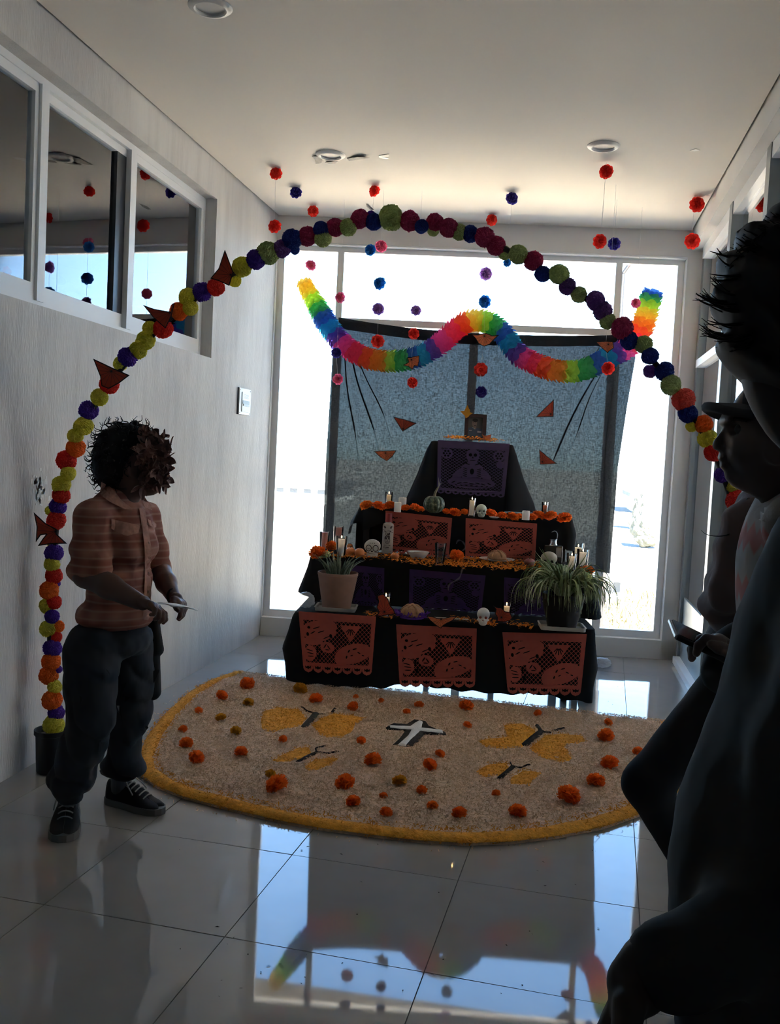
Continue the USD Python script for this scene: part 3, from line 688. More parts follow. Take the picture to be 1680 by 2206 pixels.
cross_w = px_poly([(838, 1564), (882, 1566), (893, 1558), (903, 1553), (911, 1556), (908, 1569), (953, 1574), (955, 1581), (905, 1576), (891, 1589), (874, 1606), (858, 1604), (879, 1585), (886, 1573), (840, 1569)], 0.03).buffer(0.003)
def mound(poly, step, z0, h, edge, amp, seed=0, skirt=True):
    x0, y0, x1, y1 = poly.bounds
    X, Y = np.meshgrid(np.arange(x0 - step, x1 + 2 * step, step), np.arange(y0 - step, y1 + 2 * step, step), indexing='ij')
    pts = shapely.points(np.c_[X.ravel(), Y.ravel()]); ins = shapely.contains(poly, pts)
    dist = shapely.distance(pts, poly.boundary) * np.where(ins, 1, -1)
    # pull the ring of points just outside on to the outline
    xy = np.c_[X.ravel(), Y.ravel()]
    near = (~ins) & (dist > -1.5 * step)
    sp = [poly.exterior.interpolate(poly.exterior.project(p)) if poly.geom_type == 'Polygon' else p for p in pts[near]]
    xy[near] = np.array([[p.x, p.y] for p in sp])
    nz = meshkit.fbm(np.c_[xy * 28, np.full(len(xy), seed * 3.7)], 3, seed) - 0.5
    z = np.where(dist > 0, z0 + h * (1 - np.exp(-np.maximum(dist, 0) / edge)) + amp * nz * np.clip(dist / edge, 0, 1), z0)
    i = np.arange(X.size).reshape(X.shape)
    a, b, c, d = i[:-1, :-1].ravel(), i[1:, :-1].ravel(), i[1:, 1:].ravel(), i[:-1, 1:].ravel()
    ok = (ins | near)[np.c_[a, b, c, d]].all(1) & ins[np.c_[a, b, c, d]].any(1)
    F = np.r_[np.c_[a, b, c][ok], np.c_[a, c, d][ok]]
    m = trimesh.Trimesh(np.c_[xy, z], F, process=False); m.remove_unreferenced_vertices(); return m
carpet = thing('sawdust_carpet', 'sawdust carpet on the floor before the altar with butterflies, a cross and an orange border', 'sawdust carpet')
part(carpet, 'sawdust_bed', mound(CARP, 0.014, 0.001, 0.024, 0.03, 0.012, 1), M_saw, smooth=True)
for g in getattr(border, 'geoms', [border]):
    if g.area > 0.02: part(carpet, 'border', mound(g, 0.012, 0.012, 0.022, 0.02, 0.012, 2), M_saw_or, smooth=True, label='orange dyed border')
for g in wings: part(carpet, 'butterfly_wing', mound(g, 0.008, 0.022, 0.008, 0.008, 0.010, 3), M_saw_or, smooth=True, label='orange sawdust wing')
for g in bodies: part(carpet, 'butterfly_body', cat_([mound(q, 0.0035, 0.024, 0.010, 0.004, 0.006, 4) for q in getattr(g, 'geoms', [g])]), M_flake_blk, label='black sawdust body with feelers')
part(carpet, 'cross', mound(cross_b, 0.0045, 0.024, 0.009, 0.005, 0.006, 5), M_flake_blk, label='black sawdust cross')
part(carpet, 'figure', mound(cross_w, 0.003, 0.027, 0.012, 0.006, 0.003, 6), M_salt, label='white figure with spread arms', smooth=True)
def flakes(poly, n, z, mat_name, seed, L=(0.008, 0.022), keep_out=None, zr=0.007):
    r = np.random.default_rng(seed); x0, y0, x1, y1 = poly.bounds
    q = np.c_[r.uniform(x0, x1, n * 3), r.uniform(y0, y1, n * 3)]
    pts = shapely.points(q); ok = shapely.contains(poly, pts)
    if keep_out is not None: ok &= ~shapely.contains(keep_out, pts)
    q = q[ok][:n]; n = len(q)
    edge = shapely.distance(shapely.points(q), CARP.boundary)
    zz = np.minimum(z, 0.003 + 0.022 * (1 - np.exp(-edge / 0.03)) + 0.004) + r.uniform(-0.002, zr, n)
    a = r.uniform(0, 2 * np.pi, n); l = r.uniform(*L, n) / 2; w = r.uniform(0.0009, 0.0022, n)
    tx, ty = np.cos(a), np.sin(a); pitch = r.normal(0, 0.35, n); curl = r.uniform(0, 0.006, n)
    V = []
    for t in (-1, 0, 1):
        for s in (-1, 1):
            zc = zz + t * l * np.sin(pitch) + (curl if t == 0 else 0) + s * w * r.normal(0, 0.7, n)
            V.append(np.c_[q[:, 0] + t * l * tx * np.cos(pitch) - s * w * ty, q[:, 1] + t * l * ty * np.cos(pitch) + s * w * tx, zc])
    V = np.stack(V, 1).reshape(-1, 3); b = (np.arange(n) * 6)[:, None]
    F = np.concatenate([b + np.array([[0, 1, 3]]), b + np.array([[0, 3, 2]]), b + np.array([[2, 3, 5]]), b + np.array([[2, 5, 4]])])
    return trimesh.Trimesh(V, F, process=False)
wing_u = unary_union(wings); body_u = unary_union(bodies + [cross_b])
part(carpet, 'loose_shavings', flakes(inner, 42000, 0.027, 0, 21, keep_out=unary_union([wing_u.buffer(-0.004), body_u.buffer(0.002)])), M_flake, kind='stuff')
part(carpet, 'orange_shavings', cat_([flakes(border.buffer(0.012), 15000, 0.036, 0, 22, L=(0.010, 0.026), zr=0.009), flakes(wing_u, 5000, 0.032, 0, 23, L=(0.006, 0.016), keep_out=body_u)]), M_flake_or, kind='stuff')
spill = CARP.buffer(0.07).difference(CARP)
part(carpet, 'spilled_shavings', flakes(spill, 900, 0.002, 0, 24, zr=0.002), M_flake, kind='stuff')

# ------------------------------------------------------------------ marigolds
def marigold_mesh(seed, n=110, ragged=0.12):
    r = np.random.default_rng(seed); V, F = [], []
    for k in range(n):
        t = (k + 0.5) / n; ph = math.acos(1 - 1.72 * t); th = k * 2.399963 + r.normal(0, 0.15)
        d = np.array([math.sin(ph) * math.cos(th), math.sin(ph) * math.sin(th), math.cos(ph) * 0.92])
        R = frame_from(d); Rr = 1.0 + r.normal(0, ragged * 0.6); w = r.uniform(0.20, 0.34)
        b = len(V); tw = r.uniform(-0.6, 0.6)
        e1 = R[:, 0] * math.cos(tw) + R[:, 1] * math.sin(tw); e2 = -R[:, 0] * math.sin(tw) + R[:, 1] * math.cos(tw)
        for rad, ww, lift in ((0.35, 0.5, 0.0), (0.80, 1.0, 0.03), (1.0, 0.85, 0.10)):
            for s in (-1, 0, 1):
                V.append(d * (Rr * rad) + e1 * (s * w * ww) + e2 * (lift * (1 if s else -0.8) + r.normal(0, 0.03)) + d * (0.05 * r.normal()))
        for i in range(2):
            for s in range(2):
                p = b + 3 * i + s; F += [[p, p + 1, p + 4], [p, p + 4, p + 3]]
    core = trimesh.creation.icosphere(1, 0.72); core.apply_scale([1, 1, 0.9])
    return cat_([trimesh.Trimesh(V, F, process=False), core])
def petal_mat(name, c1, c2):
    n = {'g': ('geometry', {}), 'r': ('rgb_ramp', {'ramp': [(0.0, c1), (1.0, c2)]}), 'p': ('principled_bsdf', {'roughness': 0.7}), 'tr': ('translucent_bsdf', {}), 'm': ('mix_closure', {'fac': 0.5})}
    return usdkit.material(stage, '/World/Looks/' + name, n, [('g.random_per_island', 'r.fac'), ('r.color', 'p.base_color'), ('r.color', 'tr.color'), ('p.BSDF', 'm.closure1'), ('tr.BSDF', 'm.closure2')], surface='m.closure')
M_mar_or = petal_mat('marigold_orange', (0.92, 0.20, 0.02), (1.0, 0.36, 0.05))
M_mar_ye = petal_mat('marigold_yellow', (0.72, 0.34, 0.02), (0.88, 0.50, 0.05))
M_mar_br = petal_mat('marigold_bright', (0.85, 0.22, 0.02), (0.95, 0.36, 0.04))
M_mar_wh = petal_mat('marigold_cream', (0.62, 0.66, 0.34), (0.80, 0.82, 0.50))
_mar = {}
def marigold(kind, P, r, label, group, flat=0.85, cat='marigold', seed=0):
    key = (kind, seed % 3)
    rot = (rng.uniform(-25, 25), rng.uniform(-25, 25), rng.uniform(0, 360))
    sc = (r, r * rng.uniform(0.92, 1.05), r * flat)
    if key not in _mar:
        t = thing('marigold', label, cat, group, P, rot, sc)
        part(t, 'petals', marigold_mesh(40 + seed % 3 + 7 * len(_mar)), {'o': M_mar_or, 'y': M_mar_ye, 'b': M_mar_br, 'w': M_mar_wh}[kind])
        _mar[key] = t; return t
    return copy_of(_mar[key], label, P, rot, sc, group, cat, 'marigold')
CM = [(532, 1471, 32, 'o', 'large orange marigold in the far corner of the carpet by the plaster wall'), (478, 1496, 26, 'o', 'orange marigold on the carpet, second from the corner by the plaster wall'),
      (428, 1528, 18, 'o', 'small orange marigold by the orange border, beside the standing woman\'s knee'), (535, 1511, 22, 'y', 'small yellow marigold near the carpet\'s far corner by the plaster wall'),
      (475, 1543, 23, 'y', 'ragged yellow marigold, further from the large sawdust butterfly of two'), (508, 1572, 24, 'y', 'round yellow marigold, closer to the large sawdust butterfly of two'),
      (394, 1568, 18, 'o', 'small orange marigold directly above a bigger one, near the woman\'s shin'), (401, 1598, 30, 'o', 'orange marigold on the carpet close to the woman\'s trouser cuff'),
      (423, 1629, 36, 'o', 'big ragged orange marigold closest to the woman\'s black shoe'), (519, 1617, 30, 'o', 'orange marigold alone between the woman and the small sawdust butterfly'),
      (609, 1590, 19, 'o', 'small orange marigold between the two sawdust butterflies on the woman\'s side'), (647, 1481, 30, 'y', 'yellow marigold at the back edge of the carpet under the black cloth'),
      (680, 1503, 29, 'o', 'orange marigold just behind the feelers of the large butterfly near the woman'), (760, 1520, 25, 'o', 'orange marigold behind the outer wing of the large butterfly, woman\'s side'),
      (766, 1499, 12, 'o', 'tiny orange marigold at the carpet\'s back edge below the aloe'), (821, 1507, 13, 'o', 'tiny dull orange marigold at the back edge, second below the cloth'),
      (778, 1593, 21, 'o', 'orange marigold beside the tip of the black cross, woman\'s side'), (803, 1634, 38, 'o', 'big orange marigold in front of the black cross, woman\'s side'),
      (583, 1665, 22, 'y', 'yellow marigold half hidden behind the biggest ragged orange one'), (595, 1687, 48, 'o', 'biggest ragged orange marigold, near the front border on the woman\'s side'),
      (742, 1682, 40, 'o', 'large smooth orange marigold near the middle of the front half'), (760, 1723, 32, 'o', 'loose orange marigold with a stray petal close to the front border'),
      (826, 1711, 18, 'o', 'small orange marigold behind another one at the middle of the front border'), (831, 1746, 26, 'o', 'orange marigold at the middle of the front border, closest to it'),
      (860, 1679, 30, 'y', 'flat yellow marigold lying in front of the black cross'), (876, 1531, 17, 'o', 'small orange marigold straight behind the black cross'),
      (902, 1516, 20, 'o', 'orange marigold behind the cross, close to the back edge'), (1004, 1518, 29, 'o', 'large round orange marigold at the back edge below the middle red sheet'),
      (1007, 1560, 19, 'o', 'small orange marigold just behind the cross arm, spider-plant side'), (948, 1621, 21, 'o', 'small orange marigold just in front of the cross arm'),
      (926, 1645, 31, 'o', 'orange marigold in front of the cross foot, beside a smaller one'), (908, 1699, 23, 'o', 'orange marigold beside the flat yellow one in the front half'),
      (931, 1732, 24, 'o', 'brownish crumpled orange marigold with a twig at the front'), (989, 1748, 32, 'o', 'round orange marigold at the front border, next after the crumpled one'),
      (1068, 1706, 19, 'o', 'small orange marigold in front of the small butterfly, spider-plant side'), (1115, 1744, 37, 'o', 'spiky orange marigold at the front border, next to the largest double one'),
      (1225, 1710, 51, 'o', 'largest double orange marigold at the front near the raised knee'), (1283, 1679, 38, 'o', 'spiky orange marigold behind the largest double one'),
      (1312, 1640, 36, 'o', 'orange marigold at the carpet\'s side, middle of three in line near the knee'), (1305, 1582, 36, 'o', 'bright orange marigold behind the large butterfly\'s outer wing, knee side'),
      (1310, 1554, 19, 'o', 'small orange marigold at the back edge by the bright floor'), (1374, 1616, 24, 'o', 'orange marigold partly hidden by the raised black knee'), (1158, 1534, 17, 'o', 'small squashed orange marigold behind the feelers of the large butterfly, plant side')]
for k, (x, y, dpx, c, lab) in enumerate(CM):
    P = at_z(x, y + dpx * 0.30, 0.030); r = dpx * px_size(P) / 2
    P[2] = 0.024 + r * 0.62
    marigold(c, P, r, lab, 'marigolds on the sawdust carpet', seed=k)

# ------------------------------------------------------------------ paper butterflies
M_bfly = mat('monarch_orange', (0.55, 0.09, 0.045), 0.7, vary=0.2, vscale=30, translucent=0.4, tcolor=(0.75, 0.12, 0.05))
M_bfly_lt = mat('monarch_light', (0.80, 0.22, 0.09), 0.7, vary=0.2, vscale=40, translucent=0.35)
M_bfly_blk = mat('monarch_black', (0.012, 0.011, 0.012), 0.7)
def plane_y(y): return (lambda px, py: at_y(px, py, y)[[0, 2]]), (lambda a, b, o: np.c_[a, np.full(len(a), y) - o, b])
def plane_d(d):
    return (lambda px, py: np.array(ud(at_d(px, py, d)))[[0, 2]]), (lambda a, b, o: WO + np.outer(a, WU) + np.outer(np.full(len(a), d) + o, WN) + np.outer(b, [0, 0, 1.0]))
def butterfly(outline, plane, label, group=None, center=None, light=False, rim=0.10, fold=0.25, name='paper_butterfly', parent=None, plain=None):
    to2, to3 = plane
    P2 = np.array([to2(*q) for q in outline]); poly = Polygon(P2).buffer(0)
    size = math.sqrt(poly.area); c = np.array(to2(*center)) if center else np.array(poly.centroid.coords[0])
    halves = [sbox(c[0] - 9, -99, c[0], 99), sbox(c[0], -99, c[0] + 9, 99)]   # folded along the body
    edge = cat_([extrude(poly.intersection(hh), 0.0006) for hh in halves if poly.intersection(hh).area > 1e-7])
    inner = poly.buffer(-size * rim * 0.5)
    veins = [LineString([c, c + size * 1.6 * np.array([math.cos(a), math.sin(a)])]).buffer(size * 0.008, 2) for a in np.linspace(0, 2 * np.pi, 16, endpoint=False)]
    inner = inner.difference(unary_union(veins + [Point(c).buffer(size * 0.04), LineString([c - [0, 9], c + [0, 9]]).buffer(size * 0.008)]))
    cells = [g for g in getattr(inner, 'geoms', [inner]) if g.area > 1e-7]
    def lay(m, o):
        v = m.vertices; dist = np.abs((v[:, 0] - c[0]))
        return trimesh.Trimesh(to3(v[:, 0], v[:, 1], o + v[:, 2] + fold * dist * 0.5), m.faces, process=False)
    bb = parent or thing(name, label, 'paper butterfly', group)
    nm = '' if parent is None else 'butterfly_'
    if plain is not None:
        part(bb, nm + 'wings', lay(edge, 0), plain); return bb
    part(bb, nm + 'wing_edging', lay(edge, 0), M_bfly_blk)
    part(bb, nm + 'wings', lay(cat_([extrude(g, 0.0005) for g in cells]), 0.0008), M_bfly_lt if light else M_bfly)
    return bb
AY = 3.70                                                          # the arch stands in this plane
gA = 'paper butterflies on the pompom arch'
butterfly([(485, 538), (503, 587), (494, 616), (472, 606), (455, 601), (472, 579)], plane_y(AY - 0.075), 'paper monarch butterfly high on the pompom arch, beside the window end', gA, (497, 592))
butterfly([(311, 658), (333, 666), (368, 672), (371, 655), (377, 654), (370, 680), (357, 708), (345, 697), (332, 685)], plane_y(AY - 0.075), 'paper monarch butterfly on the arch in front of the high windows', gA, (366, 674))
butterfly([(203, 773), (242, 792), (282, 809), (258, 826), (234, 838), (220, 832), (217, 811)], plane_y(AY - 0.075), 'paper monarch butterfly on the arch where it bends, below the high windows', gA, (240, 800))
butterfly([(76, 1103), (100, 1127), (122, 1140), (122, 1150), (147, 1171), (112, 1172), (84, 1176), (94, 1160), (101, 1151), (90, 1153), (80, 1168), (82, 1135)], plane_y(AY - 0.075), 'paper monarch butterfly on the upright of the arch beside the woman', gA, (120, 1145))
gC = 'paper butterflies pinned on the curtain'
butterfly([(847, 898), (870, 903), (898, 912), (880, 922), (867, 930), (858, 916)], plane_d(0.088), 'paper butterfly pinned upper on the curtain, on the aloe side', gC, (868, 924))
butterfly([(805, 972), (854, 970), (846, 983), (833, 994), (820, 986)], plane_d(0.088), 'bright paper butterfly pinned lower on the curtain, on the aloe side', gC, (830, 976), light=True)
butterfly([(1153, 899), (1172, 880), (1193, 860), (1192, 898)], plane_d(0.088), 'paper butterfly pinned upper on the curtain, on the spider-plant side', gC, (1186, 892))
butterfly([(1161, 968), (1180, 984), (1200, 999), (1163, 1001)], plane_d(0.088), 'paper butterfly pinned lower on the curtain, on the spider-plant side', gC, (1168, 995))

# ------------------------------------------------------------------ pompom arch
POM = {'r': (0.62, 0.04, 0.025), 'o': (0.80, 0.17, 0.02), 'y': (0.60, 0.55, 0.08), 'p': (0.10, 0.035, 0.35), 'b': (0.025, 0.06, 0.30), 'm': (0.42, 0.05, 0.14), 'g': (0.42, 0.48, 0.22), 'v': (0.24, 0.10, 0.34), 's': (0.70, 0.13, 0.10)}
PNAME = {'r': 'red', 'o': 'orange', 'y': 'yellow', 'p': 'purple', 'b': 'blue', 'm': 'magenta', 'g': 'pale green', 'v': 'violet', 's': 'salmon red'}
M_POM = {k: mat('pompom_' + PNAME[k].replace(' ', '_'), tuple(min(0.95, x * 1.25 + 0.01) for x in c), 0.9, vary=0.12, vscale=40, translucent=0.5) for k, c in POM.items()}
def pompom_mesh(seed, r=1.0):
    """tissue pompom: a ball of pleated leaves, notched round the edge"""
    g = np.random.default_rng(seed)
    m = trimesh.creation.icosphere(4, 1.0); v = m.vertices
    ax = rot3(g.uniform(-40, 40), g.uniform(-40, 40), g.uniform(0, 360)); q = v @ ax
    th = np.arctan2(q[:, 1], q[:, 0]); lat = q[:, 2]
    n = int(g.integers(22, 34))
    pleat = np.abs(np.sin(th * n / 2 + 3 * lat)) * np.sqrt(np.maximum(1 - lat ** 2, 0))
    rag = meshkit.fbm(v * 13 + seed, 2, seed) - 0.5
    big = meshkit.fbm(v * 2.2 + seed * 1.3, 2, seed + 5) - 0.5
    notch = sum(np.exp(-(((th - a + np.pi) % (2 * np.pi) - np.pi) / 0.10) ** 2) * np.clip(1 - np.abs(lat) * 1.3, 0, 1) for a in g.uniform(-3.1, 3.1, 4))
    s = 0.93 + 0.10 * pleat + 0.26 * rag + 0.14 * big - 0.13 * notch
    return trimesh.Trimesh(v * s[:, None] * r, m.faces, process=False)
POMS = [pompom_mesh(100 + k) for k in range(9)]
arch_px = '''116 1562 22 y;121 1535 17 p;112 1508 21 o;118 1480 15 y;105 1455 20 o;126 1442 8 p;110 1425 20 o;113 1396 19 p;120 1372 13 r;125 1350 13 o;104 1354 18 y;112 1328 15 p;117 1297 15 r;102 1305 17 y;106 1272 20 o;122 1257 8 p;116 1240 18 r;112 1215 16 y;116 1191 19 p;114 1173 11 y;112 1150 13 r;121 1121 20 r;125 1091 18 p;107 1100 10 y;132 1068 18 r;132 1045 20 y;147 1020 16 y;143 992 21 r;163 965 20 o;162 940 16 y;180 918 20 y;191 884 20 p;214 856 18 y;235 828 20 r;259 784 15 y;275 769 20 p;297 755 18 y;314 733 20 y;323 707 15 y;351 708 21 r;385 671 19 o;410 663 16 y;405 640 19 y;435 629 20 p;465 619 18 r;505 604 14 y;521 575 21 y;551 559 20 p;578 545 24 g;607 536 19 v;629 515 21 b;635 538 10 b;662 509 20 m;692 494 17 b;696 514 18 g;722 490 19 m;750 490 18 g;775 472 20 m;805 478 18 b;799 463 9 p;842 469 26 g;883 476 21 m;908 488 15 b;937 478 18 m;933 497 12 g;967 491 20 m;990 500 17 g;1013 504 18 b;1044 511 21 m;1068 529 20 m;1087 545 14 g;1116 548 20 g;1149 562 20 m;1169 590 17 b;1204 591 21 g;1222 617 18 v;1247 635 17 g;1283 648 20 v;1298 670 20 v;1309 692 17 g;1340 707 23 m;1356 734 19 b;1386 742 19 g;1400 767 18 b;1400 800 14 v;1431 800 20 b;1445 829 21 g;1472 861 24 s;1482 891 20 b;1490 917 13 y;1515 914 19 o;1524 945 20 y;1537 975 19 r;1557 1022 18 p;1577 1050 15 y;1587 1079 23 r;1592 1106 12 o;1586 1130 12 y;1604 1160 19 p;1606 1200 19 o;1612 1240 19 y;1614 1280 19 r;1618 1320 19 p;1620 1360 19 y;1622 1400 19 o;1624 1440 19 p;1624 1480 19 r;1625 1520 19 y;1625 1560 19 o'''
arch = thing('pompom_arch', 'tall arch strung with coloured tissue pompoms spanning the hall before the altar', 'pompom arch')
line = []
for k, s_ in enumerate(arch_px.split(';')):
    x, y, r, c = s_.split(); x, y, r = int(x), int(y), int(r)
    off = 0.0 if r > 14 else 0.028
    P = at_y(x, y, AY + off + 0.008 * math.sin(k * 2.1)); line.append(at_y(x, y, AY))
    m = placed(POMS[k % 9], rot3(37 * k, 61 * k, 23 * k), P, r * px_size(P) * 1.03)
    part(arch, 'pompom', m, M_POM[c], smooth=40, label=PNAME[c] + ' tissue pompom')
line = np.array(line); order = [k for k, s_ in enumerate(arch_px.split(';')) if int(s_.split()[2]) > 16]
path = line[order]
path = np.vstack([[path[0, 0] - 0.01, AY, 0.01], path, [path[-1, 0], AY, 0.01]])
sm = np.array([np.convolve(np.pad(path[:, k], 2, mode='edge'), np.ones(5) / 5, 'valid') for k in range(3)]).T
sm[0], sm[-1] = path[0], path[-1]
M_hoop = mat('arch_pipe', (0.025, 0.02, 0.02), 0.5)
part(arch, 'hoop', tube(sm, 0.011, 8), M_hoop, smooth=True)
def bucket(P, label):
    b = thing('bucket', label, 'bucket', 'buckets holding the arch', P)
    part(b, 'pail', lathe([(0, 0.0), (0.056, 0.0), (0.060, 0.006), (0.066, 0.165), (0.073, 0.168), (0.073, 0.188), (0.066, 0.188), (0.062, 0.175), (0.055, 0.015), (0, 0.015)], 32), mat_once('black_plastic', (0.014, 0.014, 0.016), 0.45), smooth=35)
    part(b, 'filling', trimesh.creation.cylinder(0.0625, 0.004, sections=24).apply_translation([0, 0, 0.160]), mat_once('cement', (0.22, 0.20, 0.18), 0.9))
    return b
_once = {}
def mat_once(name, *a, **k):
    if name not in _once: _once[name] = mat(name, *a, **k)
    return _once[name]
bucket((path[0, 0], AY, 0.0), 'black plastic bucket of cement holding the arch behind the woman\'s leg')
bucket((path[-1, 0], AY, 0.0), 'black plastic bucket holding the arch foot behind the standing visitors')

# ------------------------------------------------------------------ paper flowers on threads
FLC = {'r': (0.80, 0.045, 0.03), 'n': (0.045, 0.035, 0.26), 'b': (0.02, 0.20, 0.58), 'k': (0.80, 0.16, 0.30), 'u': (0.42, 0.20, 0.55)}
FLN = {'r': 'red', 'n': 'navy', 'b': 'blue', 'k': 'pink', 'u': 'mauve'}
M_FL = {k: mat('paper_' + FLN[k], c, 0.85, vary=0.08, vscale=40, translucent=0.45) for k, c in FLC.items()}
M_thread = mat('white_thread', (0.8, 0.8, 0.8), 0.6)
def flower_mesh(seed):
    g = np.random.default_rng(seed); out = []
    for k in range(5):
        n = 8; R = 1.0 - 0.10 * k; ph = g.uniform(0, 1)
        a = np.linspace(0, 2 * np.pi, 64, endpoint=False)
        rad = R * (0.86 + 0.14 * np.abs(np.sin((a + ph) * n / 2)) ** 0.7 - 0.0 * a)
        rings = []
        for q, lift in ((0.12, 0.0), (0.55, 0.05), (1.0, 0.02 + 0.10 * k)):
            rings.append(np.c_[np.cos(a) * rad * q, np.sin(a) * rad * q, np.full(64, -0.22 + 0.11 * k + lift) + 0.07 * q * np.sin(a * n + k + g.uniform(0, 6))])
        V = np.vstack(rings); F = []
        for i in range(2):
            for j in range(64):
                p, p2 = i * 64 + j, i * 64 + (j + 1) % 64; F += [[p, p2, p2 + 64], [p, p2 + 64, p + 64]]
        F += [[0, j + 1, j] for j in range(1, 63)]
        R_ = rot3(g.normal(0, 9), g.normal(0, 9), 0)
        out.append(placed(trimesh.Trimesh(V, F, process=False), R_))
    return cat_(out)
FLOWERS = [flower_mesh(300 + k) for k in range(5)]
strand_list = [  # (depth from the window wall, [(x, y, diameter, colour)], label)
    (1.197, [(594, 373, 27, 'r'), (591, 487, 29, 'r')], 'thread with two red paper flowers hanging near the plaster wall corner'),
    (0.777, [(637, 414, 26, 'n')], 'thread with one navy paper flower under the ceiling by the plaster wall'),
    (0.33, [(674, 455, 24, 'r'), (670, 571, 24, 'k')], 'thread with a red and a pink paper flower above the garland\'s yellow end'),
    (0.887, [(806, 411, 26, 'r'), (797, 538, 25, 'b')], 'thread with a red and a bright blue paper flower behind the arch top'),
    (0.80, [(821, 530, 27, 'k'), (817, 610, 28, 'b'), (815, 665, 26, 'u'), (813, 735, 29, 'r')], 'thread with pink, blue, mauve and red paper flowers before the window'),
    (0.55, [(732, 641, 24, 'k'), (725, 760, 23, 'n'), (727, 817, 24, 'k')], 'thread with pink, navy and pink paper flowers in front of the window mullion'),
    (0.80, [(896, 668, 23, 'u'), (892, 719, 25, 'r'), (886, 778, 0, 'B1'), (889, 824, 24, 'r')], 'thread with a mauve flower, two red flowers and an orange butterfly'),
    (0.842, [(1103, 427, 27, 'n'), (1093, 566, 18, 'b')], 'thread with one navy paper flower alone under the mid ceiling'),
    (0.27, [(1060, 474, 25, 'r'), (1047, 590, 28, 'u'), (1043, 650, 28, 'b'), (1043, 730, 0, 'B2'), (1035, 796, 30, 'r'), (1036, 845, 25, 'n')], 'long thread of five paper flowers and a butterfly above the portrait'),
    (1.53, [(1305, 369, 31, 'r'), (1293, 520, 31, 'r')], 'thread with two red paper flowers under the downlight nearest the partition'),
    (0.767, [(1323, 525, 27, 'n')], 'thread with one navy paper flower beside a red one at the window head'),
    (0.898, [(1502, 440, 33, 'r')], 'thread with one dark red paper flower under the ceiling by the partition'),
    (0.62, [(1490, 520, 34, 'r')], 'thread with one red paper flower at the window\'s corner near the partition'),
    (0.60, [(1370, 653, 21, 'k')], 'thread with one pink paper flower beside the garland\'s blue end'),
    (1.10, [(1305, 745, 0, 'B3'), (1309, 793, 29, 'r')], 'thread with an orange butterfly and a red paper flower near the garland end')]
BF = {'B1': ([(868, 787), (880, 780), (877, 770), (886, 770), (890, 768), (903, 766), (903, 778), (900, 790), (893, 788), (888, 797), (880, 790)], (886, 775)),
      'B2': ([(1014, 720), (1030, 721), (1040, 718), (1048, 718), (1060, 723), (1075, 722), (1064, 732), (1055, 742), (1042, 747), (1030, 740), (1024, 730)], (1043, 724)),
      'B3': ([(1282, 737), (1305, 735), (1320, 736), (1322, 750), (1312, 757), (1309, 761), (1298, 752)], (1310, 742))}
for si, (d, items, lab) in enumerate(strand_list):
    t = thing('flower_strand', lab, 'hanging paper flowers', 'paper flowers hung on threads')
    Ps = [at_d(x, y, d) for x, y, *_ in items]
    # flowers hang plumb under the first one, each at its own height
    top = Ps[0].copy(); top[2] = CEIL + 0.001
    pts = [top] + [np.array([*(Ps[0][:2] * (1 - w) + p[:2] * w), p[2]]) for p in Ps for w in (1.0,)]
    part(t, 'thread', tube(np.array(pts), 0.0009, 5), M_thread)
    for k, ((x, y, dp, c), P) in enumerate(zip(items, Ps)):
        if c in BF:
            ol, cc = BF[c]; butterfly(ol, plane_d(d + 0.004), None, center=cc, light=True, parent=t)
            continue
        r = dp * px_size(P) / 2
        R = rotz(WALL_DEG + rng.uniform(-25, 25)) @ rot3(90 + rng.uniform(-12, 12), 0, 0) @ rotz(rng.uniform(0, 360))
        part(t, 'paper_flower', placed(FLOWERS[(si + k) % 5], R, P, r * 1.04), M_FL[c], label=FLN[c] + ' paper flower')

# ------------------------------------------------------------------ rainbow tissue garland
GC = [('yellow', (0.95, 0.62, 0.08)), ('lime', (0.55, 0.75, 0.10)), ('green', (0.06, 0.50, 0.16)), ('blue', (0.02, 0.16, 0.55)), ('cyan', (0.0, 0.42, 0.62)), ('purple', (0.16, 0.08, 0.48)),
      ('magenta', (0.85, 0.10, 0.45)), ('pink', (0.90, 0.06, 0.20)), ('vermilion', (0.92, 0.16, 0.04)), ('amber', (0.95, 0.38, 0.03))]
M_G = {n: mat('garland_' + n, tuple(min(0.98, x * 1.05 + 0.07) for x in c), 0.8, vary=0.10, vscale=40, translucent=0.85) for n, c in GC}
gpx = [(655, 603), (663, 625), (680, 655), (700, 690), (722, 722), (760, 757), (805, 775), (850, 778), (895, 770), (935, 750), (968, 722), (1000, 697), (1027, 690), (1055, 697), (1085, 720), (1110, 757), (1145, 780),
       (1190, 797), (1235, 800), (1280, 787), (1320, 765), (1350, 750), (1372, 728), (1386, 700), (1396, 665), (1405, 632)]
gcurve = spline([at_d(x, y, 0.15) for x, y in gpx], 400)
gs = np.r_[0, np.cumsum(np.linalg.norm(np.diff(gcurve, axis=0), axis=1))]; GL = gs[-1]
